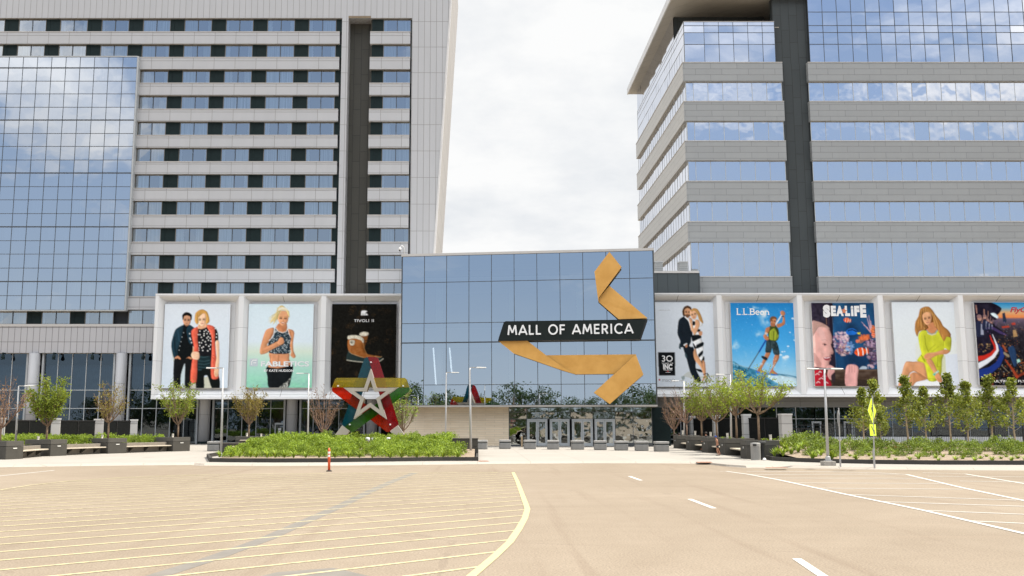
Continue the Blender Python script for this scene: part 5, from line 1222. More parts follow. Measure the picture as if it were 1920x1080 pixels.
PMAT, _nt, _out = newmat('poster_print'); _t = NT(_nt)
_va = _t.n('ShaderNodeVertexColor', layer_name='print')
_b = _t.n('ShaderNodeBsdfPrincipled', {'Base Color': _t.mix(1.0, _va.outputs[0], (0.97,0.97,0.97), 'MULTIPLY'), 'Roughness': 0.6, 'Specular IOR Level': 0.06}); _nt.links.new(_b.outputs[0], _out.inputs[0])
BACKM = M('poster_box_side', (0.6,0.6,0.6), 0.5)
WLET = M('white_print', (0.78,0.78,0.78), 0.5)
def font_mb(text, bold=0.0, shear=0.0, spacing=1.0):
    cu = bpy.data.curves.new('txt', 'FONT'); cu.body = text; cu.offset = bold; cu.shear = shear; cu.space_character = spacing; cu.resolution_u = 3
    o = bpy.data.objects.new('txt', cu); COL.objects.link(o); dg = bpy.context.evaluated_depsgraph_get(); dg.update()
    me = bpy.data.meshes.new_from_object(o.evaluated_get(dg)); vs = np.array([v.co[:2] for v in me.vertices]); fs = [tuple(p.vertices) for p in me.polygons]
    bpy.data.objects.remove(o); bpy.data.curves.remove(cu); bpy.data.meshes.remove(me); return vs, fs
def poster(name_label, xs4, yt, yb, img, texts=()):
    """xs4 = left/right px at the top edge; placed 0.35 m in front of the frame's back"""
    d = -0.35 ; pl = B
    xl = XY(xs4[0], BY-d-.0+0, P(0,yt,BY+.5).z); xr_ = XY(xs4[1], BY+.5, P(0,yt,BY+.5).z); Yp = BY+.45
    xm = (xs4[0]+xs4[1])/2
    zt, zb = P(xm, yt, Yp).z, P(xm, yb, Yp).z; xl, xr_ = XY(xs4[0], Yp, zt), XY(xs4[1], Yp, zt)
    root = empty('poster', (xl, Yp, zb), name_label, 'poster', 'large advertising posters in the white frames')
    mb = MB(); mb.box((xl, Yp, zb), (xr_, Yp+.30, zt)); mb.build('backing', BACKM, root)
    w, h = xr_-xl, zt-zb; mb = MB(); e = .0
    V = [(w*i/PW, -.006, h*(1-j/PH)) for j in range(PH+1) for i in range(PW+1)]
    F = [(j*(PW+1)+i, (j+1)*(PW+1)+i, (j+1)*(PW+1)+i+1, j*(PW+1)+i+1) for j in range(PH) for i in range(PW)]
    me = bpy.data.meshes.new('print'); me.from_pydata(V, [], F); me.materials.append(PMAT)
    ca = me.color_attributes.new('print', 'FLOAT_COLOR', 'POINT')
    im = np.zeros((PH+1, PW+1, 4)); im[..., 3] = 1; L_ = srgb2lin(img)
    pad = np.pad(L_, ((1,1),(1,1),(0,0)), 'edge'); im[..., :3] = (pad[:-1,:-1]+pad[1:,:-1]+pad[:-1,1:]+pad[1:,1:])/4
    ca.data.foreach_set('color', im.reshape(-1).astype(np.float32)); me.update()
    mesh_obj('print', me, root)
    def fn(u, v, d): return (xl + u*w, Yp-.012-d, zt - v*h)
    for t_ in texts: t_(root, fn, w, h)
    return root
def T_font(text, u0, u1, vb, vt, mat, bold=.01, shear=0.0, spacing=1.0, lay=0.0, name='lettering'):
    def f(root, fn, w, h):
        vs, fs = font_mb(text, bold, shear, spacing); x0, x1 = vs[:,0].min(), vs[:,0].max()
        caph = .73; mb = MB(); mb.v = [fn(u0+(x-x0)/(x1-x0)*(u1-u0), vb-(y/caph)*(vb-vt), .002+lay) for x, y in vs]; mb.f = fs; mb.m = [0]*len(fs)
        mb.build(name, mat, root)
    return f
def T_stroke(text, u0, u1, vb, vt, mat, sw=.15, gap=.1, serif=False, lay=0.0):
    def f(root, fn, w, h):
        L_ = textlen(text, gap); mb = MB()
        strokes(mb, lambda x, y, d: Vector(fn(u0+x/L_*(u1-u0), vb-y*(vb-vt), .002+lay+d)), text, 0, 1.0, sw, gap, serif=serif); mb.build('lettering', mat, root)
    return f
def T_poly(polys, mat, name='emblem', lay=0.0):
    def f(root, fn, w, h):
        mb = MB()
        for p in polys: mb.face([fn(u, v, .002+lay) for u, v in p])
        mb.build(name, mat, root)
    return f
RED = M('red_print', (0.45,0.02,0.03), 0.5); GREYP = M('grey_print', (0.30,0.31,0.32), 0.5); BLK = M('black_print', (0.012,0.012,0.014), 0.5); GREYL = M('light_grey_print', (0.50,0.56,0.60), 0.5); ORG = M('orange_print', (0.62,0.20,0.09), 0.5)
poster('poster of a dark haired man beside a blonde woman in a coral vest', (309.7,432.2), 570, 727.5, paint_couple())
def fcan(x): return (x-58)/728.0
poster('poster of a smiling runner in a patterned crop top over pale sea', (467,588.3), 570, 726.8, paint_runner(), [
    T_poly([[(.042,.655),(.165,.655),(.165,.735),(.155,.748),(.042,.748)]], GREYL, 'emblem', .0),
    T_poly([[(.065,.69),(.085,.67),(.145,.67),(.145,.682),(.09,.682),(.078,.695),(.078,.73),(.065,.73)],[(.095,.70),(.14,.70),(.14,.711),(.095,.711)],[(.05,.66),(.158,.66),(.158,.664),(.05,.664)]], WLET, 'emblem', .004),
    T_font('FABLETICS', .218, .955, .748, .688, GREYL, .035, lay=0.0), T_font('FABLETICS', .212, .950, .746, .686, WLET, .02, lay=.004),
    T_font('BY KATE HUDSON', .262, .715, .812, .784, WLET, .02)])
poster('dark poster of a fur trimmed brown boot among pine cones', (623,743.8), 570, 726.8, paint_boot(), [
    T_stroke('TIVOLI II', .345, .652, .217, .186, WLET, .16, .13, True),
    T_font('NORDSTROM', .09, .37, .935, .91, M('gold_print',(0.45,0.36,0.2),0.5), .01), T_font('SHOP', .84, .94, .93, .908, M('gold_print',(0.45,0.36,0.2),0.5), .01),
    T_font('SOREL', .455, .555, .138, .128, WLET, .01)])
poster('white poster of an embracing couple in evening clothes', (1215.0,1337), 566.7, 725, paint_evening(), [
    T_font('HEIDI KLUM', .165, .335, .100, .090, GREYP, .0),
    T_stroke('', 0, 0.1, 1, .9, BLK) if False else T_font('3O', .19, .355, .705, .630, WLET, .015),
    T_font('YEARS OF', .185, .36, .738, .717, WLET, .0), T_font('INC', .205, .345, .795, .735, WLET, .05), T_poly([[(.21,.803),(.345,.803),(.345,.808),(.21,.808)],[(.24,.83),(.315,.83),(.315,.834),(.24,.834)]], WLET, 'rule'),
    T_poly([[(.262,.818),(.275,.812),(.288,.818),(.288,.826),(.262,.826)]], RED, 'red_mark'),
    T_font("macy's", .185, .385, .942, .895, GREYP, -.005), T_poly([[(.135+.02*(1 if i%2==0 else .4)*math.sin(i*math.pi/5)+.01, .92-.017*(1 if i%2==0 else .4)*math.cos(i*math.pi/5)) for i in range(10)]], RED, 'star_mark')])
poster('blue sky poster of a man paddling on a board', (1369.2,1488.7), 568, 724.2, paint_paddler(), [T_stroke('L.L.Bean', .095, .605, .145, .068, WLET, .15, .03, True)])
def sealife(root, fn, w, h):
    mb = MB(); vs = []
    def glyph(polys):
        for p in polys: mb.face([fn(u, v, .003) for u, v in p])
    for (tx_, u0, u1, vt, vb, bo) in (('S',.18,.295,.022,.178,.09),('E',.305,.385,.035,.160,.07),('A',.385,.505,.035,.160,.07),('L',.525,.605,.035,.160,.07),('i',.62,.66,.035,.160,.07),('F',.672,.755,.035,.160,.07),('E',.765,.86,.022,.178,.07)):
        v_, f_ = font_mb(tx_, bo); x0, x1 = v_[:,0].min(), v_[:,0].max(); y0, y1 = v_[:,1].min(), v_[:,1].max(); b0 = len(mb.v)
        mb.v += [fn(u0+(x-x0)/(x1-x0)*(u1-u0), vb-(y-y0)/(y1-y0)*(vb-vt), .002) for x, y in v_]; mb.f += [tuple(i+b0 for i in q) for q in f_]; mb.m += [0]*len(f_)
    mb.build('lettering', WLET, root)
    mb = MB(); mb.face([fn(.513+.050*(1 if i%2==0 else .42)*math.sin(i*math.pi/5+.15), .098-.044*(1 if i%2==0 else .42)*math.cos(i*math.pi/5+.15), .008) for i in range(10)]); mb.build('starfish_mark', ORG, root)
poster('aquarium poster of a smiling child watching orange fish and coral', (1520.8,1639.7), 568, 723.9, paint_aquarium(), [sealife])
poster('white poster of a seated long haired woman in a lime dress', (1671.7,1792.5), 566.7, 723.2, paint_lime())
poster('night city poster with red white and blue ribbon, cut by the right edge', (1826,1950), 567.2, 722.5, paint_city(), [
    T_font('FlyOver', .535, .98, .118, .055, RED, .03, .3), T_font('AMERICA', .73, .96, .152, .142, GREYP, .01), T_font('THE ULTIMATE FLYING RIDE', .055, .99, .963, .935, WLET, .015)])
# ================================================================== STAR SCULPTURE
SYD = 68.0
sc0 = P(600+600/6.355, 660+530/6.355, SYD); k_ = SYD/1800.0/6.355*0.995   # metres per sketch unit
star = empty('star_sculpture', (sc0.x, SYD, 1.1), 'large star sculpture with transparent coloured bands around a champagne metal star', 'sculpture')
def spt(x, y, d): return Vector((sc0.x + x*k_, SYD + d, sc0.z + y*k_))
def MACR(name, col, dens=0.5):
    m, nt, out = newmat(name); t = NT(nt)
    tr = t.n('ShaderNodeBsdfTransparent', {'Color': tuple(min(1, x) for x in col)})
    df = t.n('ShaderNodeBsdfDiffuse', {'Color': tuple(x*.95 for x in col)}); tl = t.n('ShaderNodeBsdfTranslucent', {'Color': tuple(x*1.0 for x in col)})
    gl = t.n('ShaderNodeBsdfGlossy', {'Color': (1,1,1), 'Roughness': 0.03})
    a = t.n('ShaderNodeMixShader', {0: 0.4, 1: df.outputs[0], 2: tl.outputs[0]}); b = t.n('ShaderNodeMixShader', {0: dens, 1: tr.outputs[0], 2: a.outputs[0]})
    fr = t.n('ShaderNodeFresnel', {'IOR': 1.45}).outputs[0]
    c = t.n('ShaderNodeMixShader', {0: t.math('MINIMUM', fr, 0.5), 1: b.outputs[0], 2: gl.outputs[0]}); nt.links.new(c.outputs[0], out.inputs[0]); return m
cols = [('yellow_acrylic',(0.74,0.62,0.02)),('red_acrylic',(0.66,0.012,0.02)),('green_acrylic',(0.10,0.36,0.015)),('orange_acrylic',(0.85,0.085,0.015)),('teal_acrylic',(0.008,0.24,0.32))]
WBOLT = M('white_bolt', (0.8,0.8,0.8), 0.4)
def rot(x, y, a): c, s = math.cos(a), math.sin(a); return x*c - y*s, x*s + y*c
for i, (nm, cl) in enumerate(cols):
    a = -R(72)*i; mat_ = MACR(nm, cl, .27)
    q = chaikin([(-415,222),(415,222),(462,108),(-462,108)], 0)
    q = [(-428,205),(-405,222),(405,222),(428,205),(464,108),(-464,108)]
    d0 = .12 + .045*i
    # folded band: outer half tilts backwards
    pts = [spt(*rot(x, y, a), d0) for x, y in q]
    mb = MB(); mb.prism(pts, (0,.03,0)); o = mb.build('colour_band', mat_, star); o['label'] = nm.split('_')[0] + ' transparent band'
for i in range(5):
    a = -R(72)*i; x, y = rot(0, 408, a); mb = MB(); mb.tube([spt(x,y,-.02), spt(x,y,.42)], .055, 10); mb.build('bolt', WBOLT, star)
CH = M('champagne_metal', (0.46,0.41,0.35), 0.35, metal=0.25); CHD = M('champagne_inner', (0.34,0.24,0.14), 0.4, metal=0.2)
def starpts(r):
    ri = r*0.382; return [((r if i%2==0 else ri)*math.sin(i*math.pi/5), (r if i%2==0 else ri)*math.cos(i*math.pi/5)) for i in range(10)]
so, si = starpts(330), starpts(196)
mb = MB(); f0, b0_ = -.10, .75
for i in range(10):
    j = (i+1) % 10
    mb.face([spt(*so[i],f0), spt(*si[i],f0), spt(*si[j],f0), spt(*so[j],f0)], 0); mb.face([spt(*so[i],b0_), spt(*so[j],b0_), spt(*si[j],b0_), spt(*si[i],b0_)], 0)
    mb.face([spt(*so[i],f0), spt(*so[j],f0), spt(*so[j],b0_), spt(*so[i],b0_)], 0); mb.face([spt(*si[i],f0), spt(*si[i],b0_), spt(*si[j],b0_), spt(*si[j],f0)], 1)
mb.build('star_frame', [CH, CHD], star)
for sgn in (-1, 1):
    q = [(sgn*238,-408),(sgn*330,-340),(sgn*412,-452),(sgn*275,-452)]
    mb = MB(); mb.prism([spt(x,y,.02) for x,y in q], (0,.45,0)); mb.build('foot_plate', CH, star, bevel=.01)
# ================================================================== STREET FURNITURE
DKC = M('planter_dark_concrete', (0.062,0.058,0.050), 0.75, spec=.25, var=0.10, vscale=1.5, dirt=.3, bump=.15)
DKC2 = M('planter_rim_concrete', (0.085,0.08,0.07), 0.75, spec=.25, var=0.1, vscale=1.5, bump=.15)
SOIL = M('planter_soil', (0.09,0.065,0.045), 0.95, var=0.3, vscale=5)
WPLQ = M('label_plate', (0.65,0.64,0.6), 0.4)
def planter(px, Y, rowdir, side, Lr=1.8, Lw=2.0, h=1.08, label='', grp='dark concrete tree planters', z=PZ):
    """corner nearest the camera at image column px; rowdir unit vector away from camera; side = -1 box extends to the left"""
    c = Vector((XY(px, Y, z), Y, z)); u = Vector((rowdir[0], rowdir[1], 0)).normalized(); w = Vector((-u.y, u.x, 0)) if side < 0 else Vector((u.y, -u.x, 0))
    ctr = c + u*Lr/2 + w*Lw/2
    root = empty('tree_planter', tuple(ctr), label, 'planter', grp)
    hw = h*.70
    mb = MB(); mb.obox(ctr+Vector((0,0,hw/2)), u*(Lr/2), w*(Lw/2), hw/2); mb.build('box', DKC, root, bevel=.02)
    mb = MB(); t = .14; hz = (h-hw-.02)/2; zc = hw+.02+hz
    for s_ in (-1, 1):
        mb.obox(ctr+u*s_*(Lr/2-t/2)+Vector((0,0,zc)), u*(t/2), w*(Lw/2), hz); mb.obox(ctr+w*s_*(Lw/2-t/2)+Vector((0,0,zc)), u*(Lr/2-t), w*(t/2), hz)
    mb.build('rim', DKC2, root, bevel=.015)
    mb = MB(); mb.obox(ctr+Vector((0,0,h-.12)), u*(Lr/2-t), w*(Lw/2-t), .05); mb.build('soil', SOIL, root)
    # small light plate on the plaza side
    pc = c + u*Lr*.5 - w*.01 + Vector((0,0,h*.60)) ; mb = MB(); mb.obox(pc, u*.16 if side < 0 else u*.07, w*.012, .03 if side < 0 else .06); mb.build('plate', WPLQ, root)
    return root, ctr, c, u, w
PL_L = [(10,58.0),(94,64.0),(202,69.5),(324,75.0)]
lc = []
row = []
pls = []
names_L = ['dark concrete tree planter cut by the left picture edge, bare tree in it','dark concrete tree planter holding the full green tree on the left','dark concrete tree planter holding the sparse olive brown tree','dark concrete tree planter beside the left billboard column with patchy green tree']
XYL = [Vector((XY(p, Y, PZ), Y, PZ)) for p, Y in PL_L]
for i, (p, Y) in enumerate(PL_L):
    nb = XYL[i+1]-XYL[i] if i < 3 else XYL[3]-XYL[2]
    if i == 0: nb = Vector((.25,1,0))
    r_ = planter(p, Y, (nb.x, nb.y), -1, Lr=(1.5,1.55,1.7,1.8)[i], Lw=2.1, label=names_L[i]); pls.append(r_)
SEAT = M('bench_slab', (0.50,0.44,0.35), 0.6, var=.15, vscale=3); BWALL = M('bench_wall_concrete', (0.20,0.175,0.145), 0.75, var=.12, vscale=2, dirt=.3)
for i in range(3):
    a = pls[i][2] + pls[i][3]*((1.5,1.55,1.7)[i]+.02); b = pls[i+1][2]; u = (b-a).normalized(); w = Vector((-u.y, u.x, 0)); L_ = (b-a).length - .02; mid = a+u*L_/2
    root = empty('bench', tuple(mid+w*.4), ['pale slab bench between the leftmost planter and the green tree planter','pale slab bench between the green tree and olive tree planters','pale slab bench between the olive tree and patchy green tree planters'][i], 'bench', 'slab benches between the left planters')
    mb = MB(); mb.obox(mid+w*.75+Vector((0,0,.36)), u*(L_/2), w*.12, .36); mb.build('back_wall', BWALL, root, bevel=.015)
    mb = MB(); mb.obox(mid+w*.36+Vector((0,0,.46)), u*(L_/2-.05), w*.26, .035); mb.build('seat', SEAT, root, bevel=.01)
    for k in (-.33, 0, .33):
        mb = MB(); p = mid+u*L_*k; q = [p+w*.62+Vector((0,0,.08)), p+w*.62+Vector((0,0,.42)), p+w*.16+Vector((0,0,.42)), p+w*.2+Vector((0,0,.36))]
        mb.prism([v-u*.04 for v in q], u*.08); mb.build('bracket', DKC, root)
PL_R = [(1270,84.0),(1295.6,77.6),(1326.8,71.5),(1360,66.0),(1401,58.8)]
XYR = [Vector((XY(p, Y, PZ), Y, PZ)) for p, Y in PL_R]; prs = []
names_R = ['farthest dark planter in the right row, bare tree in it','second dark planter of the right row counting from the entrance','dark planter in the middle of the right row','dark planter directly behind the walking man','nearest dark planter of the right row beside the slatted bin']
for i, (p, Y) in enumerate(PL_R):
    nb = XYR[i]-XYR[i+1] if i < 4 else XYR[3]-XYR[4]
    nb = -(XYR[i+1]-XYR[i]) if i < 4 else XYR[3]-XYR[4]
    prs.append(planter(p, Y, (-nb.x if nb.y < 0 else nb.x, abs(nb.y)), 1, Lr=2.0, Lw=(2.0 if i < 4 else 1.95), label=names_R[i], h=1.12))
for i in range(4):
    b = prs[i][2]; a = prs[i+1][2] + prs[i+1][3]*2.02; u = (b-a).normalized(); w = Vector((u.y, -u.x, 0)); L_ = (b-a).length-.02; mid = a+u*L_/2
    root = empty('bench', tuple(mid+w*.4), ['slab bench between the two farthest planters of the right row','slab bench between the second and middle planters of the right row','slab bench just behind the walking man on the right','slab bench beside the nearest planter of the right row'][i], 'bench', 'slab benches between the right planters')
    mb = MB(); mb.obox(mid+w*1.35+Vector((0,0,.36)), u*(L_/2), w*.12, .36); mb.build('back_wall', BWALL, root, bevel=.015)
    mb = MB(); mb.obox(mid+w*.72+Vector((0,0,.46)), u*(L_/2-.05), w*.42, .04); mb.build('seat', SEAT, root, bevel=.01)
    for k in (-.3, .3):
        mb = MB(); p = mid+u*L_*k; q = [p+w*1.22+Vector((0,0,.08)), p+w*1.22+Vector((0,0,.42)), p+w*.5+Vector((0,0,.42)), p+w*.55+Vector((0,0,.36))]
        mb.prism([v-u*.04 for v in q], u*.08); mb.build('bracket', DKC, root)
# inner planter behind the left part of the star island
c5 = planter(440.5, 75.5, (.12, 1), 1, Lr=2.0, Lw=2.35, h=1.14, label='dark concrete planter behind the left end of the star island, sparse yellow green tree'); 
LB = M('low_post_light', (0.50,0.46,0.38), 0.5)
def postlight(px, yb, yt, Y, label, grp='short post lights beside the planter trees'):
    zt_, zb_ = P(px, yt, Y).z, P(px, yb, Y).z; x = P(px, (yt+yb)/2, Y).x
    root = empty('post_light', (x, Y, zb_-.1), label, 'post light', grp); h = zt_-zb_+.1
    mb = MB(); mb.lathe((x,Y,zb_-.1), [(.075,0),(.075,h*.62)], 10); mb.build('post', LB, root, smooth=True)
    mb = MB(); mb.lathe((x,Y,zb_-.1+h*.62), [(.085,0),(.085,h*.3),(.095,h*.31),(.095,h*.38)], 10); mb.build('head', M('post_light_head',(0.6,0.56,0.48),0.4), root)
for (px,yb,yt,Y,l) in ((71.7,826,818,65.2,'short cream post light left of the full green tree'),(191.5,824.5,815,70.6,'short cream post light left of the olive brown tree'),(324,821,813,76,'short cream post light left of the patchy green tree'),(463,818.5,811.5,76.5,'short cream post light beside the yellow green tree'),(489.5,819,813,77,'short cream post light at the right of the yellow green tree'),
    (1280,815,807,84.8,'short grey post light on the farthest right planter'),(1303.5,816,808,78.6,'short grey post light on the second right planter'),(1332.5,818,810,72.3,'short grey post light on the middle right planter'),(1364,821,812,67,'short grey post light on the planter behind the walking man'),(1444.5,826,815,59.6,'short grey post light on the nearest right planter')):
    postlight(px,yb,yt,Y,l)
# ---- star island: kerb, mound, flanking walls
ISK = M('island_kerb_stone', (0.05,0.047,0.042), 0.75, spec=.25, var=.1, vscale=2, dirt=.3); MUL_ = None
def m_mulch():
    m, nt, out = newmat('pale_mulch'); t = NT(nt); pos = t.n('ShaderNodeNewGeometry').outputs['Position']
    vo = t.n('ShaderNodeTexVoronoi', {'Vector': pos, 'Scale': 9.0}); n1 = t.noise(pos, 1.5, 4)
    c = t.mix(t.rng(vo.outputs['Distance'], 0, .7), (0.46,0.38,0.29), (0.20,0.15,0.105)); c = t.mix(t.rng(n1,.4,.7,0,.5), c, (0.30,0.22,0.15))
    b = t.n('ShaderNodeBsdfPrincipled', {'Base Color': c, 'Roughness': .95}); bn = t.n('ShaderNodeBump', {'Height': vo.outputs['Distance'], 'Strength': .8, 'Distance': .05}); t.set(b,'Normal',bn.outputs[0])
    nt.links.new(b.outputs[0], out.inputs[0]); return m
MULCH = m_mulch()
kp = [G(x, y, PZ) for x, y in ((393,866.3),(440,866.9),(520,867.2),(620,866.8),(720,865.6),(800,864.6),(832,864.3),(897,864.2))]
isl = empty('star_island_kerb', tuple(kp[3]), 'low dark stone kerb around the island of the star sculpture', 'kerb')
back = [Vector((XY(897, 76, PZ), 76, PZ)), Vector((XY(455, 76, PZ), 76, PZ)), Vector((XY(393,62,PZ)-.2, 62, PZ))]
loop = kp + back
def kerbrun(mb, pts, w, h, closed=False, side=1, m=0):
    n = len(pts)
    offs = []
    for i in range(n):
        if closed: a, b = pts[i-1], pts[(i+1) % n]
        else: a, b = pts[max(i-1,0)], pts[min(i+1,n-1)]
        t = (b-a).normalized(); offs.append(pts[i]+Vector((-t.y, t.x, 0))*w*side)
    for i in range(n if closed else n-1):
        j = (i+1) % n; H_ = Vector((0,0,h)); mb.hexa([pts[i], pts[j], offs[j], offs[i], pts[i]+H_, pts[j]+H_, offs[j]+H_, offs[i]+H_], m)
mb = MB(); kerbrun(mb, loop, .16, .22, True); mb.build('kerb_stones', ISK, isl)
def mound(x, y): 
    t = max(0, min(1, (y-57)/12)); return PZ+.18+.62*t*t*(3-2*t)
ns, nr = 26, 14; V = []; mb = MB()
xl_ = lambda y: XY(395 + (455-395)*max(0,(y-55))/21, y, PZ)+.35
xr2 = lambda y: XY(896, y, PZ)-.2
gp_ = []
for j in range(nr+1):
    y = 55.0+.15 + (76-55.3)*j/nr; rowp = []
    for i in range(ns+1):
        x = xl_(y)+(xr2(y)-xl_(y))*i/ns; rowp.append((x, y, mound(x, y)-.04))
    gp_.append(rowp)
for i in range(ns+1):
    # front row follows kerb
    x = gp_[0][i][0]; yy = None
    for a, b in zip(kp[:-1], kp[1:]):
        if a.x-0.6 <= x <= b.x+.6: yy = a.y + (b.y-a.y)*max(0,min(1,(x-a.x)/(b.x-a.x))); 
    gp_[0][i] = (x, (yy or 55)+.1, PZ+.19)
for j in range(nr):
    for i in range(ns): mb.face([gp_[j][i], gp_[j][i+1], gp_[j+1][i+1], gp_[j+1][i]])
tag(mb.build('mulch_bed', MULCH), kind='structure')
def lowwall(name, px0, px1, Y, ybot, h, depth, label):
    x0, x1 = XY(px0, Y, PZ), XY(px1, Y, PZ); root = empty('planter_wall', ((x0+x1)/2, Y, PZ), label, 'planter wall', 'dark planter walls flanking the star island')
    mb = MB(); mb.box((x0,Y,PZ),(x1,Y+depth,PZ+h*.52)); mb.build('lower_course', DKC, root, bevel=.02)
    mb = MB(); mb.box((x0+.01,Y+.015,PZ+h*.54),(x1-.01,Y+.2,PZ+h)); mb.box((x1-.2,Y+.2,PZ+h*.54),(x1-.01,Y+depth,PZ+h)); mb.box((x0+.01,Y+.2,PZ+h*.54),(x0+.2,Y+depth,PZ+h)); mb.box((x0+.2,Y+depth-.2,PZ+h*.54),(x1-.2,Y+depth,PZ+h)); mb.build('upper_course', DKC, root, bevel=.015)
    mb = MB(); mb.box((x0-.02,Y-.02,PZ+h+.003),(x1+.02,Y+.24,PZ+h+.05)); mb.build('coping', BWALL, root)
lowwall('w', 848, 896.5, 63.5, 855, 1.15, 3.2, 'dark planter wall at the right end of the star island')
lowwall('w', 409.5, 478, 65.5, 848, .80, 2.6, 'dark planter wall at the left end of the star island')
mb = MB(); x0, x1 = XY(475,70,PZ), XY(520,70,PZ); root = empty('planter_wall', ((x0+x1)/2,70,PZ), 'pale coped wall between the left planter and the star hedge', 'planter wall', 'dark planter walls flanking the star island'); mb.box((x0-1,70,PZ),(x1,70.3,PZ+.9)); mb.build('wall', DKC, root); mb = MB(); mb.box((x0-1,69.95,PZ+.9),(x1+.05,70.35,PZ+.97)); mb.build('coping', SEAT, root)
# ---- right bed
kr = [G(x, y, PZ) for x, y in ((1434,858.5),(1436,861.5),(1450,864),(1480,865.5),(1560,868.2),(1640,870),(1760,871.3),(1920,871.8),(2060,872))]
kr = [Vector((kr[0].x, 66, PZ))] + kr
rb = empty('right_bed_kerb', tuple(kr[5]), 'low dark stone kerb along the shrub bed on the right', 'kerb')
mb = MB(); kerbrun(mb, kr, .16, .22); mb.build('kerb_stones', ISK, rb)
def krY(x):
    for a, b in zip(kr[2:-1], kr[3:]):
        if a.x <= x <= b.x: return a.y+(b.y-a.y)*(x-a.x)/(b.x-a.x)
    return kr[-1].y if x > kr[-1].x else kr[2].y
def rmound(x, y): t = max(0,min(1,(y-krY(x)-.5)/9)); return PZ+.16+.55*t*t*(3-2*t)
mb = MB(); nx, ny = 40, 8; xa, xb = kr[1].x+.15, kr[-1].x
g_ = [[(xa+(xb-xa)*i/nx, krY(xa+(xb-xa)*i/nx)+.1+(85-krY(xa+(xb-xa)*i/nx))*j/ny) for i in range(nx+1)] for j in range(ny+1)]
for j in range(ny):
    for i in range(nx): mb.face([(*p, rmound(*p)) for p in (g_[j][i], g_[j][i+1], g_[j+1][i+1], g_[j+1][i])])
tag(mb.build('mulch_bed', MULCH), kind='structure')
# left raised bed
mb = MB(); mb.face([(XY(-60,70,PZ), 64, .75),(XY(10,62,PZ)-1.0, 62, .75),(XY(290,77,PZ)-2.1, 77.5, .75),(XY(280,88,PZ),90,.8),(XY(-120,88,PZ),90,.8)])
tag(mb.build('mulch_bed', MULCH), kind='structure')
# ---- cube seats
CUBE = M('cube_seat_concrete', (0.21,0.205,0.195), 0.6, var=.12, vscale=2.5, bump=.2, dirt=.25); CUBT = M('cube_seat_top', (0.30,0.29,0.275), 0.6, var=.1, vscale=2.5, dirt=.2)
def cube_mesh():
    r = empty('cube_seat', (0,0,0), 'x', 'cube seat', 'grey concrete cube seats across the plaza')
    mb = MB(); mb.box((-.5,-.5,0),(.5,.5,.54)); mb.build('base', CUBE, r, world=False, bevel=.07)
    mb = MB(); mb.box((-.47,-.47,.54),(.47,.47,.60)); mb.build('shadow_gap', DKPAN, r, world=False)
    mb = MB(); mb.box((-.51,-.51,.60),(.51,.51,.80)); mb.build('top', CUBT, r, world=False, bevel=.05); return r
cub = cube_mesh(); first = True
spots = [(399,846.2,'grey cube seat standing alone left of the star island'),(903,842.6,'grey cube seat half hidden by the right planter wall of the island'),(947,841.8,'grey cube seat in front of the stone wall end'),(994,842.2,'first grey cube seat counting from the left before the entrance doors'),(1038,842.9,'second grey cube seat from the left before the entrance doors'),(1084,843.3,'third grey cube seat from the left before the entrance doors'),(1127,844.0,'fourth grey cube seat from the left before the entrance doors'),(1166.5,844.8,'grey cube seat just right of the entrance doors'),(1205,845.6,'grey cube seat second to the right of the entrance doors'),(1242.5,846.8,'grey cube seat nearest the right row of planters')]
for px, py, l in spots:
    g = G(px, py, PZ); sc_ = 1.0
    s_ = {399:.98}.get(px, 1.0)
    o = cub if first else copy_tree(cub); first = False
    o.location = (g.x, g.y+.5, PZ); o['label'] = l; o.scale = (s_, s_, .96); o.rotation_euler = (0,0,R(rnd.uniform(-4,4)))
# ---- short tan bollard near doors
g = G(978.5, 838.3, PZ); b_ = empty('bollard', tuple(g), 'thin tan bollard in front of the storefront glass left of the doors', 'bollard')
mb = MB(); mb.lathe(tuple(g), [(.07,0),(.07,1.0)], 12); mb.build('post', M('tan_post',(0.40,0.29,0.17),.6), b_); mb = MB(); mb.lathe(tuple(g+Vector((0,0,1.0))), [(.08,0),(.08,.06),(.03,.09)], 12); mb.build('cap', MULL, b_)
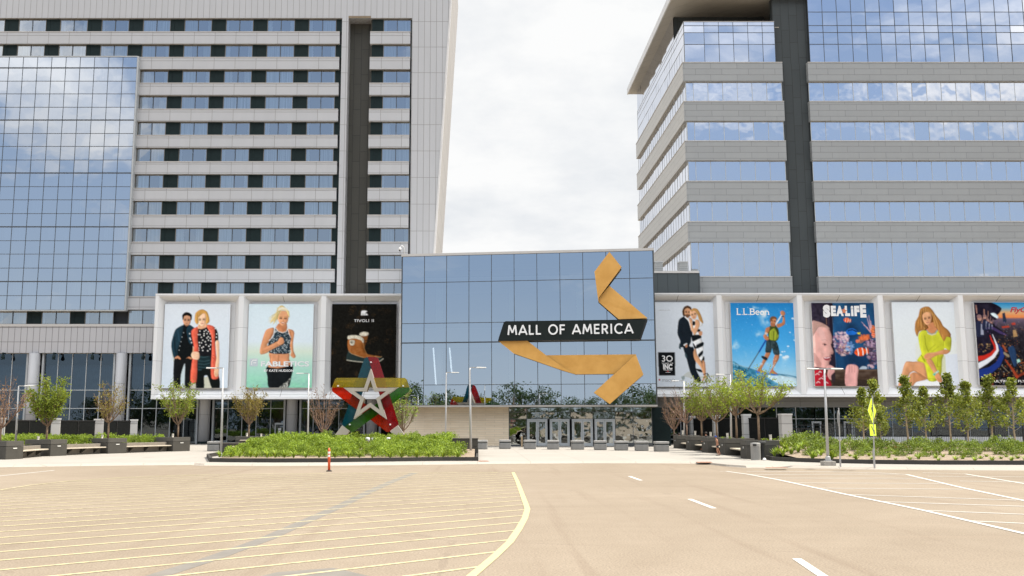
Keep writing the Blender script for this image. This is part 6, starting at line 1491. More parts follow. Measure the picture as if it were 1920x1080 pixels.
# ================================================================== LAMPS AND SIGNS
LM = M('galvanised_pole', (0.42,0.42,0.42), 0.4, metal=.3, var=.06)
def lamp(pxb, yb, pxt, yt, arm, Y, label, double=False, z0=PZ, base=0.0):
    zt_ = P(pxt, yt, Y).z; x = XY((pxb+pxt)/2, Y, zt_/2) if False else XY(pxb, Y, z0)
    xt = XY(pxt, Y, zt_); root = empty('street_lamp', (x, Y, z0), label, 'street lamp', 'slim grey street lamps on the plaza')
    if base:
        mb = MB(); mb.box((x-.30,Y-.30,z0),(x+.30,Y+.30,z0+base)); mb.build('concrete_base', CONC, root, bevel=.02)
        z0 = z0+base
    mb = MB(); mb.tube([(x,Y,z0),(xt,Y,zt_-.03)], [.082,.052], 8); mb.build('pole', LM, root, smooth=True)
    mb = MB(); mb.box((x-.16,Y-.16,z0),(x+.16,Y+.16,z0+.05)); mb.lathe((x,Y,z0+.05), [(.14,0),(.13,.16),(.10,.2)], 10); mb.build('base_plate', LM, root)
    for s_ in ((-1,1) if double else (arm,)):
        L_ = .70 if not double else .50
        mb = MB(); mb.obox((xt+s_*L_*.30, Y, zt_), (L_*.30,0,0), (0,.03,0), .035); mb.build('arm', LM, root)
        xh = xt+s_*(L_*.6+.33); mb = MB()
        mb.hexa([(xh-.33,Y-.14,zt_-.03),(xh+.33,Y-.12,zt_-.015),(xh+.33,Y+.12,zt_-.015),(xh-.33,Y+.14,zt_-.03),(xh-.29,Y-.1,zt_+.05),(xh+.29,Y-.09,zt_+.025),(xh+.29,Y+.09,zt_+.025),(xh-.29,Y+.1,zt_+.05)])
        hd_ = mb.build('lamp_head', M('lamp_head_paint',(0.52,0.51,0.48),.4), root)
        mb = MB(); mb.box((xh-.26,Y-.09,zt_-.05),(xh+.26,Y+.09,zt_-.036)); mb.build('lens', MULL, hd_)
lamp(28, 856, 35.2, 723.5, 1, 66.5, 'slim street lamp behind the leftmost planters')
lamp(414.5, 859, 418.3, 690, -1, 62.5, 'slim street lamp at the left end of the star island')
lamp(577, 834, 579, 700, -1, 84, 'slim street lamp between the two left billboard posters behind the hedge')
lamp(883, 855, 881, 689.2, 1, 62.6, 'slim street lamp at the right end of the star island')
lamp(835, 832, 837, 698.5, 1, 80, 'slim street lamp in front of the stone wall, farther than its neighbour')
lamp(1553, 871, 1545.5, 691.5, 1, 49.8, 'double armed street lamp on a concrete block at the right kerb', double=True, base=.22)
lamp(1371.5, 845, 1369, 702, -1, 70.5, 'slim street lamp rising among the green trees of the right row')
lamp(1283, 840, 1282, 714, -1, 86, 'slim street lamp among the bare trees right of the entrance')
# crosswalk sign
FY = M('fluorescent_yellow_green', (0.62,0.80,0.02), .45, var=.03); SGB = M('sign_back_metal', (0.40,0.41,0.42), .4, metal=.5); SBLK = M('sign_black', (0.01,0.01,0.01), .5)
YS = 46.6; xs_ = XY(1638.5, YS, 1.5); cw_ = empty('crossing_sign', (xs_, YS, PZ), 'yellow green pedestrian crossing sign with arrow plate below', 'road sign')
mb = MB(); xb_ = XY(1640, YS, PZ); mb.tube([(xb_,YS,PZ),(XY(1636,YS,3.4),YS,3.55)], .032, 6); mb.tube([(xb_,YS,PZ),(xb_-.01,YS,1.0)], .05, 6); mb.build('post', LM, cw_)
ang = R(49); su = Vector((math.cos(ang), math.sin(ang), 0)); sn = Vector((math.sin(ang), -math.cos(ang), 0))
cz = (P(1632,746,YS).z+P(1632,794.5,YS).z)/2; hh = (P(1632,746,YS).z-P(1632,794.5,YS).z)/2; cxs = Vector((XY(1633.0,YS,cz)+.02, YS-.07, cz))
def signface(c, poly, d, mat_, name, parent, th=.006):
    q = chaikin(poly, 1, True) if False else poly
    mb = MB(); mb.prism([c+su*x+Vector((0,0,z))+sn*d for x, z in q], -sn*th); return mb.build(name, mat_, parent)
dia = [(0,hh),(hh*.95,0),(0,-hh),(-hh*.95,0)]
signface(cxs, dia, 0, SGB, 'sign_back', cw_, .008); pl_ = signface(cxs, [(x*.985,z*.985) for x,z in dia], .006, FY, 'diamond_plate', cw_, .004)
k2 = hh*.52
mb = MB()
def sq(pts): mb.prism([cxs+su*x*k2+Vector((0,0,z*k2))+sn*.010 for x, z in pts], -sn*.002)
sq([(.05+.13*math.cos(a),.78+.13*math.sin(a)) for a in [i*math.pi/5 for i in range(10)]]); sq([(-.12,.6),(.2,.6),(.16,.0),(-.1,.0)]); sq([(.1,.05),(.16,.05),(.42,-.8),(.28,-.85)]); sq([(-.1,.05),(.1,.05),(-.2,-.45),(-.5,-.85),(-.6,-.75),(-.3,-.4)]); sq([(.15,.6),(.22,.52),(.5,.15),(.42,.1)]); sq([(-.1,.6),(-.4,.3),(-.35,.05),(-.25,.08),(-.28,.28),(-.05,.42)])
mb.build('walking_figure', SBLK, pl_)
c2 = Vector((XY(1634.5,YS,2)+.02, YS-.07, (P(1634,795.5,YS).z+P(1634,817,YS).z)/2)); h2 = (P(1634,795.5,YS).z-P(1634,817,YS).z)/2
pl2 = signface(c2, [(-.42,-h2),(.42,-h2),(.42,h2),(-.42,h2)], .006, FY, 'arrow_plate', cw_)
mb = MB(); 
for pts in ([(-.22,.16),(-.16,.20),(.16,-.10),(.10,-.14)],[(.24,-.20),(.02,-.16),(.20,.02)]): mb.prism([c2+su*x+Vector((0,0,z))+sn*.010 for x, z in pts], -sn*.002)
mb.build('arrow', SBLK, pl2)
# second sign, edge on, seen from the back
Y2 = 48.2; x2 = XY(1576, Y2, PZ); s2 = empty('road_sign', (x2, Y2, PZ), 'thin grey road sign seen almost edge on beside the double lamp', 'road sign')
mb = MB(); mb.tube([(x2,Y2,PZ),(XY(1572.5,Y2,3.0),Y2,3.0)], .03, 6); mb.tube([(x2,Y2,PZ),(x2,Y2,.75)], .045, 6); mb.build('post', LM, s2)
ct = P(1573, 784.5, Y2); hh2 = .42; mb = MB(); a2 = R(78); u2 = Vector((math.cos(a2), math.sin(a2), 0)); n2 = Vector((math.sin(a2), -math.cos(a2), 0))
mb.prism([ct+u2*(hh2*math.cos(t_))+Vector((0,0,hh2*math.sin(t_)))+n2*-.03 for t_ in [R(22.5+45*i) for i in range(8)]], n2*.012); mb.build('plate', SGB, s2)
# orange delineator
gd = G(617, 884, 0); dl = empty('delineator', tuple(gd), 'orange flexible delineator post with white bands on the asphalt', 'delineator')
OR = M('orange_plastic', (0.78,0.115,0.035), .45, var=.05); WB = M('reflective_white', (0.8,0.8,0.78), .4); zt_ = P(616, 840, gd.y).z
mb = MB(); mb.tube([gd+Vector((0,0,.05)), gd+Vector((-.02,0,zt_-.1)), gd+Vector((-.02,0,zt_))], [.062,.055,.035], 10); mb.build('post', OR, dl, smooth=True)
for a in (.76, .62):
    mb = MB(); mb.tube([gd+Vector((-.02,0,zt_*a)), gd+Vector((-.02,0,zt_*(a+.09)))], .062, 10); mb.build('white_band', WB, dl)
mb = MB(); mb.lathe(tuple(gd), [(.14,0),(.14,.03),(.09,.06)], 12); mb.build('base', SBLK, dl)
# bins by the nearest right planter
YB = 57.2; xb = XY(1417.5, YB, PZ); bn_ = empty('litter_bin', (xb, YB, PZ), 'pale slatted cylinder litter bin beside the nearest right planter', 'bin')
SL = M('bin_metal', (0.34,0.33,0.31), .45, metal=.2)
mb = MB(); mb.lathe((xb,YB,PZ), [(.26,.03),(.26,.82)], 20); mb.build('liner', M('bin_liner',(0.12,0.12,0.115),.7), bn_)
mb = MB()
for i in range(30):
    a = 2*math.pi*i/30; p = Vector((xb+.275*math.cos(a), YB+.275*math.sin(a), PZ)); t = Vector((-math.sin(a), math.cos(a), 0)); n_ = Vector((math.cos(a), math.sin(a), 0)); mb.obox(p+Vector((0,0,.42)), t*.019, n_*.008, .40)
mb.lathe((xb,YB,PZ), [(.29,0),(.29,.04)], 20); mb.build('slats', SL, bn_)
mb = MB(); mb.lathe((xb,YB,PZ), [(.29,.80),(.29,.96),(.27,1.0),(.1,1.02)], 20); mb.build('lid', SL, bn_)
mb = MB(); mb.obox((xb-.12,YB-.255,PZ+.88),(.10,0,0),(0,.045,0),.055); mb.build('opening', SBLK, bn_)
xb = XY(1430.5, YB+.3, PZ); b3 = empty('ash_urn', (xb, YB+.3, PZ), 'slim black ash bin with wide round top beside the slatted bin', 'bin')
mb = MB(); mb.lathe((xb,YB+.3,PZ), [(.17,0),(.15,.1),(.14,.9),(.15,.95)], 16); mb.build('body', SBLK, b3, smooth=True); mb = MB(); mb.lathe((xb,YB+.3,PZ), [(.16,.95),(.22,.98),(.22,1.05),(.16,1.08),(.1,1.08)], 16); mb.build('bowl', M('ash_top',(0.06,0.06,0.06),.4), b3)
xb = XY(1433.5, YB-.6, PZ); r2_ = empty('litter_bag', (xb, YB-.6, PZ), 'small white crumpled bag on the ground by the black ash bin', 'litter'); mb = MB(); mb.lathe((xb,YB-.6,PZ), [(.08,0),(.11,.05),(.09,.11),(.03,.15)], 9); mb.build('bag', WB, r2_)
# ================================================================== PILLARS, FENCES
PIL = MPANEL('pillar_blocks', (0.42,0.42,0.41), (0.17,0.17,0.165), 9, .98, 0, .05, oz=-.08, rough=.7, var=.05, dirt=.2); PILC = M('pillar_cap',(0.5,0.5,0.49),.6)
pil_pos = []
def pillar(pxc, Y, wpx, yt, label, rz=0, grp='pale block pillars of the dark fences'):
    x = XY(pxc, Y, 1.5); w = wpx/1800*Y; zt_ = P(pxc, yt, Y).z; root = empty('pillar', (x, Y+w/2, PZ), label, 'pillar', grp)
    c, s = math.cos(rz), math.sin(rz); u = Vector((c,s,0)); v = Vector((-s,c,0))
    mb = MB(); mb.obox((x,Y+w/2,(zt_-.14+PZ)/2), u*w/2, v*w/2, (zt_-.14-PZ)/2); mb.build('shaft', PIL, root)
    mb = MB(); mb.obox((x,Y+w/2,zt_-.07), u*(w/2+.04), v*(w/2+.04), .07); mb.build('cap', PILC, root)
    return Vector((x, Y+w/2, 0)), w
for (pxc,Y,w,yt,l) in ((1476.5,85,19.5,775.5,'large pale block pillar right of the nearest right planter'),(1402,90,14,776.5,'pale block pillar behind the tree of the nearest right planter'),(1345,95,12,778,'pale block pillar behind the middle tree of the right row'),(1299.5,100,10.5,780,'small pale block pillar beside the bare trees right of the entrance')):
    pil_pos.append(pillar(pxc,Y,w,yt,l)[0])
BLKF = M('black_fence_mesh', (0.008,0.009,0.009), .8, spec=.1, var=.3, vscale=6)
def screen(a, b, zt_, label, px=None):
    root = empty('fence_panel', tuple((a+b)/2), label, 'fence', 'solid dark fence screens between pillars'); u = (b-a).normalized(); n_ = Vector((u.y,-u.x,0)); L_ = (b-a).length
    mb = MB(); mb.obox((a+b)/2+Vector((0,0,(PZ+.1+zt_-.1)/2)), u*L_/2, n_*.02, (zt_-.1-PZ-.1)/2); mb.build('screen', BLKF, root)
    mb = MB(); k = max(2, int(L_/2.2))
    for i in range(k+1): mb.obox(a+u*(L_*i/k)+Vector((0,0,(zt_+PZ)/2)), u*.04, n_*.06, (zt_-PZ)/2)
    mb.obox((a+b)/2+Vector((0,0,zt_-.05)), u*L_/2, n_*.05, .05); mb.build('posts_and_rail', SBLK, root)
for i, l in enumerate(('dark fence screen behind the nearest right planter','dark fence screen behind the middle trees of the right row','dark fence screen right of the farthest pillar on the right')):
    screen(pil_pos[i+1], pil_pos[i], P(1430,783,88).z, l)
lps = []
for (pxc,Y,w,yt,l) in ((-3,80,14,783,'pale block pillar cut by the left picture edge'),(100,85,16,784,'pale block pillar behind the full green tree'),(181.5,90,16.5,785.3,'pale block pillar left of the olive brown tree'),(248,94,13,786.3,'pale block pillar right of the olive brown tree')):
    lps.append(pillar(pxc,Y,w,yt,l,rz=R(20))[0])
for i, l in enumerate(('dark fence screen at the far left behind the lamp','dark fence screen between the green and olive trees','dark fence screen behind the olive brown tree')):
    screen(lps[i], lps[i+1], P(150,788,88).z, l)
# railing on the right
ry = 86.0; xa = XY(1487, ry, 1); xb = XY(1990, ry, 1); rl = empty('railing', ((xa+xb)/2, ry, PZ), 'black iron railing behind the right shrub bed', 'railing')
zt_, zb_ = 2.1, .42
mb = MB(); 
for z in (zt_, zt_-.30, zb_): mb.box((xa,ry-.025,z-.025),(xb,ry+.025,z+.025))
mb.build('rails', SBLK, rl)
mb = MB(); x = xa+.15
while x < xb: mb.box((x-.011,ry-.011,zb_+.026),(x+.011,ry+.011,zt_-.33)); x += .16
mb.build('pickets', SBLK, rl)
x = xa
while x < xb:
    mb = MB(); mb.box((x-.04,ry-.04,PZ),(x+.04,ry+.04,zt_+.08)); mb.build('post', SBLK, rl); x += 2.55
# ================================================================== VEGETATION
BARK = M('bark', (0.20,0.135,0.085), .85, var=.25, vscale=6, bump=.4); BARKR = M('reddish_twigs', (0.20,0.125,0.085), .85, var=.25, vscale=6)
BARKP = M('pale_bark', (0.33,0.255,0.165), .85, var=.2, vscale=6)
LF_G = MLEAF('fresh_green_leaves', (0.12,0.19,0.018), (0.36,0.42,0.055)); LF_O = MLEAF('olive_leaves', (0.16,0.14,0.04), (0.30,0.24,0.07)); LF_R = MLEAF('reddish_buds', (0.20,0.11,0.07), (0.30,0.19,0.12))
LF_M = MLEAF('maple_leaves', (0.06,0.10,0.014), (0.36,0.39,0.06), .25); LF_H = MLEAF('hedge_leaves', (0.05,0.11,0.010), (0.42,0.54,0.06), .25); LF_S = MLEAF('shrub_leaves', (0.035,0.075,0.010), (0.33,0.42,0.06), .22); LF_D = MLEAF('dark_tree_leaves', (0.02,0.045,0.012), (0.06,0.10,0.025))
class LeafB:
    def __init__(s, seed): s.r = random.Random(seed); s.v = []; s.f = []
    def leaf(s, p, size, asp=.6, up=.0):
        r = s.r; d = Vector((r.gauss(0,1), r.gauss(0,1), r.gauss(0,1)+up)).normalized(); e = d.orthogonal().normalized(); e.rotate(Matrix.Rotation(r.uniform(0,6.28), 3, d)); 
        a = d*size*.5; b = e*size*.5*asp; q = len(s.v); fo = d.cross(e)*size*.10
        s.v += [tuple(p-a), tuple(p+b+fo), tuple(p+a), tuple(p-b+fo)]; s.f.append((q,q+1,q+2,q+3))
    def mesh(s, name, mat_):
        me = bpy.data.meshes.new(name); me.from_pydata(s.v, [], s.f); me.materials.append(mat_); me.update(); return me
def vase_tree(seed, H, th, Rm, dens, lmat, bmat, leafsize=.15, nl=8, name='tree', clump=9, low=0.0):
    """vase shaped street tree: upright limbs from one fork, leaves in clumps at the twig ends"""
    r = random.Random(seed); wood = MB(); lb = LeafB(seed+1)
    wood.tube([(0,0,-.1),(.01,0,th*.5),(0,.01,th)], [.085,.07,.065], 7)
    tips = []
    for i in range(nl):
        az = 2*math.pi*(i+r.uniform(-.25,.25))/nl; inner = (i % 3 == 0); rad = Rm*(r.uniform(.25,.5) if inner else r.uniform(.7,1.0)); hz = H*(r.uniform(.92,1.0) if inner else r.uniform(.62,.86))
        z0 = th*r.uniform(.92,1.03); dx, dy = math.cos(az), math.sin(az); pts = []; rr = []
        n = 7
        for k in range(n+1):
            t = k/n; rd = rad*(t**.8)*(1+.06*math.sin(5*t+i)); z = z0+(hz-z0)*(t**1.15)
            pts.append(Vector((dx*rd+r.gauss(0,.025), dy*rd+r.gauss(0,.025), z))); rr.append(.042*(1-t)**.8+.006)
        wood.tube(pts, rr, 5, cap=False)
        for k in range(2, n+1):
            for _ in range(3 if k > 2 else 2):
                b = pts[k].lerp(pts[k-1], r.random()); az2 = az+r.uniform(-1.5,1.5); L_ = r.uniform(.35,.85)*(1-.35*k/n)*Rm/1.6*(1.2 if k<5 else 1)
                q = [b, b+Vector((math.cos(az2)*L_*.45, math.sin(az2)*L_*.45, L_*.45)), b+Vector((math.cos(az2)*L_*.7, math.sin(az2)*L_*.7, L_*1.05))]
                wood.tube(q, [.014,.009,.004], 3, cap=False); tips.append((q[2], k/n)); tips.append((q[1], k/n))
                for _ in range(2):
                    e = q[1]+Vector((r.gauss(0,.22), r.gauss(0,.22), r.uniform(.1,.4))); wood.tube([q[1], e], [.007,.003], 3, cap=False); tips.append((e, k/n))
    for p, t in tips:
        if r.random() > dens*(1 if p.z > low else .15): continue
        for _ in range(r.randint(clump//2, clump)):
            lb.leaf(p+Vector((r.gauss(0,.11), r.gauss(0,.11), r.gauss(0,.10))), leafsize*r.uniform(.6,1.15), .7)
    return wood, lb
def make_tree(name, wood, lb, bmat, lmat, loc, label, group, rz=0, sc=1.0):
    root = empty(name, loc, label, 'tree', group); root.rotation_euler = (0,0,rz); root.scale = (sc,sc,sc)
    w_ = wood.build('trunk', bmat, root, world=False, smooth=True)
    if lb and lb.v: mesh_obj('crown', lb.mesh('crown', lmat), root)
    return root
def pl_tree(P_, dens, seed, label, H, lmat=LF_G, bmat=BARK, th=1.0, Rm=1.5, leafsize=.15, clump=9, nl=9, low=0):
    c = P_; wood, lb = vase_tree(seed, H, th, Rm, dens, lmat, bmat, leafsize, nl, clump=clump, low=low)
    return make_tree('planter_tree', wood, lb, bmat, lmat, tuple(c), label, 'young trees in the concrete planters', rz=rnd.uniform(0,6))
def topH(px, yt, Y, zb): return P(px, yt, Y).z - zb
def treepos(px, Y, z): return Vector((XY(px, Y, z+1.5), Y, z))
specs = [
 # px, Y, zbase, ytop, dens, seed, label, leafmat, barkmat, th, R, clump
 (3,60.5,1.05,706,.12,11,'bare reddish twigged tree at the left edge', LF_R, BARKR, .9, 1.55, 5),
 (89.5,66,1.05,716,.95,12,'full bright green tree in the second planter from the left', LF_G, BARK, 1.0, 1.28, 12),
 (204.5,71,1.05,722,.22,13,'sparse olive brown tree, second planter tree right of the full green one', LF_O, BARK, 1.25, 1.35, 8),
 (335,76.5,1.05,714,.50,14,'patchy green tree in front of the coral vest poster', LF_G, BARK, 1.15, 1.5, 9),
 (467.5,76.8,1.1,726,.5,15,'small yellow green tree below the runner poster', LF_O, BARK, 1.1, 1.25, 8),
 (606,88,.1,722,.14,16,'bare reddish tree left of the star', LF_R, BARKR, 1.4, 1.7, 5),
 (757,86,.1,726,.30,17,'half hidden sparse tree right of the star', LF_S, BARK, 1.6, 1.5, 8),
 (1263.5,92,.1,736,.03,18,'thin bare tree nearest the entrance storefront', LF_R, BARKR, 1.6, 1.6, 4),
 (1287,85.2,1.08,722,.05,19,'bare reddish tree in the farthest right planter', LF_R, BARKR, 1.2, 2.0, 4),
 (1314.8,78.8,1.08,716,.62,20,'leafy light green tree in the second right planter', LF_G, BARK, 1.4, 1.6, 9),
 (1343,72.8,1.08,712,.40,21,'thin crowned tree in the middle right planter', LF_G, BARK, 1.3, 1.55, 8),
 (1380,67.4,1.08,706,.66,22,'tall light green tree behind the walking man', LF_G, BARK, 1.75, 1.7, 8),
 (1421.5,60.2,1.08,697,.60,23,'wide light green tree in the nearest right planter', LF_G, BARK, 1.75, 1.95, 8),
]
for (px,Y,zb,yt,dn,sd_,lb_,lm_,bm_,th,Rm,cl) in specs:
    H_ = topH(px, yt, Y, zb); pl_tree(treepos(px,Y,zb), dn, sd_, lb_, H_-.1, lm_, bm_, th, Rm*(1.0), .15, cl)
# maples on the right: straight trunk, tiers of upright branches, narrow leader
def maple(seed, H, th, Rm):
    r = random.Random(seed); wood = MB(); lb = LeafB(seed); n = 8
    pts = [Vector((r.gauss(0,.02), r.gauss(0,.02), H*k/n-.05*(k==0))) for k in range(n+1)]; wood.tube(pts, [.06*(1-k/n)+.012 for k in range(n+1)], 7)
    z = th
    while z < H*.97:
        t = (z-th)/(H-th); rad = Rm*(1-t)**.55*(.75+.5*r.random())*(1 if t < .55 else .55); az = r.uniform(0,6.28)
        for _ in range(1 if t < .85 else 2):
            az += 2.4; e = Vector((math.cos(az)*rad, math.sin(az)*rad, z+rad*.75)); m_ = Vector((math.cos(az)*rad*.55, math.sin(az)*rad*.55, z+rad*.22))
            wood.tube([(0,0,z), m_, e], [.02,.014,.005], 4, cap=False)
            for k in range(5):
                c_ = m_.lerp(e, k/4*1.05) if k else m_*1.0
                if r.random() < .88:
                    s_ = .22*(1.1-.4*t)
                    for _ in range(r.randint(9,16)): lb.leaf(c_+Vector((r.gauss(0,s_*.62), r.gauss(0,s_*.62), r.gauss(0,s_*.5))), .17*r.uniform(.6,1.2), .85)
        z += (H-th)/36
    for k in range(60): lb.leaf(Vector((r.gauss(0,.10), r.gauss(0,.10), H-abs(r.gauss(0,.5)))), .15*r.uniform(.6,1.1), .8)
    return wood, lb
variants = []
for i in range(4):
    wood, lb = maple(50+i, 5.0, (1.05,1.35,.95,1.2)[i], (1.12,1.0,1.2,.95)[i]); variants.append((wood, lb))
mroots = {}
mlist = [(1621,64,727,'broad young maple left of the crossing sign'),(1652.5,60,771,'short rounded young tree right of the crossing sign'),(1643,68,711,'slender young maple directly behind the crossing sign'),(1703,67,704,'young maple in front of the lime dress poster'),
         (1737.5,62.5,725,'young maple between the lime dress poster and the kerb, trunk fully visible'),(1783,67,700,'tall young maple with narrow top right of the lime dress'),(1817,63.5,714,'young maple below the white column right of the lime dress poster'),(1862,66.5,703,'young maple below the night city poster'),(1904,65,709,'young maple at the right edge of the picture')]
for i, (px, Y, yt, l) in enumerate(mlist):
    gx = XY(px, Y, .7); zb = rmound(gx, Y)-.02; H_ = topH(px, yt, Y, zb); v = i % 4
    if v not in mroots:
        mroots[v] = make_tree('maple_tree', variants[v][0], variants[v][1], BARKP, LF_M, (gx, Y, zb), l, 'young maples in the right bed', 0); o = mroots[v]
    else: o = copy_tree(mroots[v], label=l)
    s_ = H_/5.0; o.location = (gx, Y, zb); o.scale = (s_*1.02, s_*1.02, s_); o.rotation_euler = (0,0,rnd.uniform(0,6))
# shrubs
def shrub_mesh(seed, mat_, n=420, ls=.13):
    lb = LeafB(seed); r = lb.r
    for _ in range(n):
        a = r.uniform(0,6.28); el = math.asin(r.uniform(0,1)); rr = r.uniform(.80,1.04)*(1+.15*math.sin(3*a+seed)+.13*math.sin(7*a+2*el)+.12*math.sin(6*el+seed))
        p = Vector((math.cos(a)*math.cos(el)*.62*rr, math.sin(a)*math.cos(el)*.66*rr, .06+math.sin(el)*.60*rr)); lb.leaf(p, ls*r.uniform(.6,1.5), .62, up=.15)
    return lb.mesh('shrub', mat_)
def tuft_mesh(seed, mat_, n=34):
    r = random.Random(seed); v = []; f = []
    for _ in range(n):
        a = r.uniform(0,6.28); L_ = r.uniform(.28,.5); lean = r.uniform(.3,1.0); w = .018; s_ = Vector((-math.sin(a), math.cos(a), 0)); d = Vector((math.cos(a), math.sin(a), 0)); b0 = len(v)
        for k, (t, ww) in enumerate(((0,1),(.5,1.3),(.85,.8),(1.05,.1))):
            p = d*(L_*lean*t*t*.9+.03)+Vector((0,0,L_*(t-.35*lean*t*t))); v += [tuple(p-s_*w*ww), tuple(p+s_*w*ww)]
        for k in range(3): f.append((b0+2*k, b0+2*k+1, b0+2*k+3, b0+2*k+2))
    me = bpy.data.meshes.new('tuft'); me.from_pydata(v, [], f); me.materials.append(mat_); me.update(); return me
SM = [shrub_mesh(s_, LF_H, 1150, .088) for s_ in (1,2,3)]; SR = [shrub_mesh(s_, LF_S, 1150, .088) for s_ in (4,5,6)]; TF = [tuft_mesh(s_, LF_H) for s_ in (1,2,3)]
COREM = M('shrub_core', (0.035,0.045,0.018), .95)
def put(me, name, loc, s_, label, cat, group):
    o = bpy.data.objects.new(name, me); COL.objects.link(o); o.location = loc; o.scale = (s_*rnd.uniform(.9,1.1), s_*rnd.uniform(.9,1.1), s_*rnd.uniform(.92,1.08)); o.rotation_euler = (0,0,rnd.uniform(0,6.28)); return tag(o, label, cat, group)
y = 58.3
while y < 72.5:
    t = (y-57.6)/15; a = XY(415+112*t, y, .5)+.4; b = XY(872-10*t, y, .5)-.3
    if 61 < y < 67.5: b = min(b, XY(846, y, .6)-.2)
    if y > 64.8 and y < 70.6: a = max(a, XY(484, y, .6)+.3)
    if y <= 64.8: a = XY(418+62*(y-57.6)/7, y, .5)+.3
    x = a
    while x < b:
        xx, yy = x+rnd.uniform(-.25,.25), y+rnd.uniform(-.25,.25); s_ = (.66+.16*min(1,(y-57.6)/5))*rnd.uniform(.70,1.15)
        if not (66.8 < yy < 70.2 and sc0.x-3.0 < xx < sc0.x+3.0): put(rnd.choice(SM), 'hedge_shrub', (xx, yy, mound(xx,yy)-.05), s_*1.18, 'bright green leafy shrub massed on the island in front of the star', 'shrub', 'bright shrubs massed on the star island')
        elif rnd.random() < .6 and yy < 69.9 and yy > 68.9: pass
        x += 1.12
    y += 1.12
x = XY(404, 56.5, .3)+.2
while x < XY(880, 56.5, .3):
    f_ = 56.3 if x > kp[0].x+2 else 57; put(rnd.choice(TF), 'lily_clump', (x+rnd.uniform(-.12,.12), f_+rnd.uniform(-.15,.25), PZ+.17), rnd.uniform(.85,1.2), 'small strappy green clump in the front row of the island bed', 'plant', 'strappy clumps along the island kerb'); x += .56 if x < XY(560,56.5,.3) else .80
# right bed shrubs and small clumps
for (dy, st, s0) in ((8.6,1.0,.88),(6.6,1.05,.85),(4.7,1.1,.74),(3.2,1.0,.55)):
    x = XY(1482, 57+dy, .5)
    while x < XY(1960, 57+dy, .5):
        yy = krY(x)+dy+rnd.uniform(-.35,.35)
        if dy > 4 or x < XY(1650, 60, .5) or rnd.random() < .25: put(rnd.choice(SR), 'bed_shrub', (x+rnd.uniform(-.2,.2), yy, rmound(x,yy)-.05), s0*rnd.uniform(.82,1.15), 'rounded green shrub in the bed along the right railing', 'shrub', 'rounded shrubs in the right bed')
        x += st*rnd.uniform(.85,1.3)
for (dy, st) in ((.9,.85),(1.9,.95),(2.9,1.0)):
    x = XY(1450, 60, .3)+dy*.5
    while x < XY(1940, 56, .3):
        yy = krY(x)+dy+rnd.uniform(-.3,.3); put(rnd.choice(TF), 'bed_clump', (x, yy, rmound(x,yy)-.03), rnd.uniform(.55,.95)*(1.35 if x < XY(1530,58,.3) else 1), 'tiny grassy clump in the gravel front of the right bed', 'plant', 'tiny clumps in the right bed'); x += st*rnd.uniform(.8,1.4)
for (px, Y) in ((1452,57.6),(1460,58.4),(1468,57.4),(1476,58.8),(1484,57.5),(1490,59.2),(1497,58.0),(1470,60.2),(1505,59.6)):
    x = XY(px,Y,.4); put(rnd.choice(TF), 'bed_clump', (x,Y,rmound(x,Y)-.03), 1.25, 'strappy green clump at the left tip of the right bed', 'plant', 'clumps at the tip of the right bed')
for (px, Y, s_) in ((1490,63,1.25),(1515,64,1.3),(1500,61,1.0),(1475,62,.8),(1535,62.5,1.1)):
    x = XY(px,Y,.5); put(rnd.choice(SR), 'bed_shrub', (x,Y,rmound(x,Y)-.05), s_, 'rounded green shrub in the bed along the right railing', 'shrub', 'rounded shrubs in the right bed')
# left shrubs behind the benches
for Y, a, b in ((80,-20,300),(76,-30,285),(70.5,-40,190),(67.5,-60,75)):
    x = XY(a,Y,1)
    while x < XY(b,Y,1):
        put(rnd.choice(SM), 'hedge_shrub', (x+rnd.uniform(-.2,.2), Y+rnd.uniform(-.4,.4), .70), rnd.uniform(.78,1.0), 'low green shrub in the raised bed behind the left benches', 'shrub', 'low shrubs behind the left benches'); x += 1.0
# a few plants inside planters of right row
for (px,Y) in ((1355,67.4),(1368,67.6),(1393,67.2),(1432,60.6),(1452,60.9),(1441,60.2)):
    x = XY(px,Y,1.2); put(rnd.choice(TF), 'planter_grass', (x,Y,1.08), .7, 'thin green tuft growing on top of a right hand planter', 'plant', 'tufts on the right planters')
# rust coloured strip lying in the right bed
g = Vector((XY(1682, 58.6, .4), 58.6, 0)); o = MB(); o.obox((g.x,g.y,rmound(g.x,g.y)+.06),(.55,.06,0),(0,.22,0),.05); tag(o.build('rusty_plate', M('rust',(0.28,0.07,0.03),.9,var=.3,vscale=5)), 'rust red flat plate lying in the gravel of the right bed', 'plate')
# uplights at the foot of the star
for px in (648.5, 689.5, 701, 728.5):
    x = XY(px, 66.6, 1.3); z = mound(x,66.6)+.14; u = empty('uplight', (x,66.6,z-.4), ['white uplight at the left foot of the star','white uplight left of the middle below the star','white uplight right of the middle below the star','white uplight at the right foot of the star'][(648.5,689.5,701,728.5).index(px)], 'floodlight', 'small uplights under the star')
    mb = MB(); mb.tube([(x,66.6,z-.5),(x,66.6,z)], .03, 6); mb.build('stem', SBLK, u); mb = MB(); mb.lathe((x,66.6,z), [(.06,0),(.15,.1),(.16,.26),(.10,.32)], 10); mb.build('head', WPL, u, smooth=True)

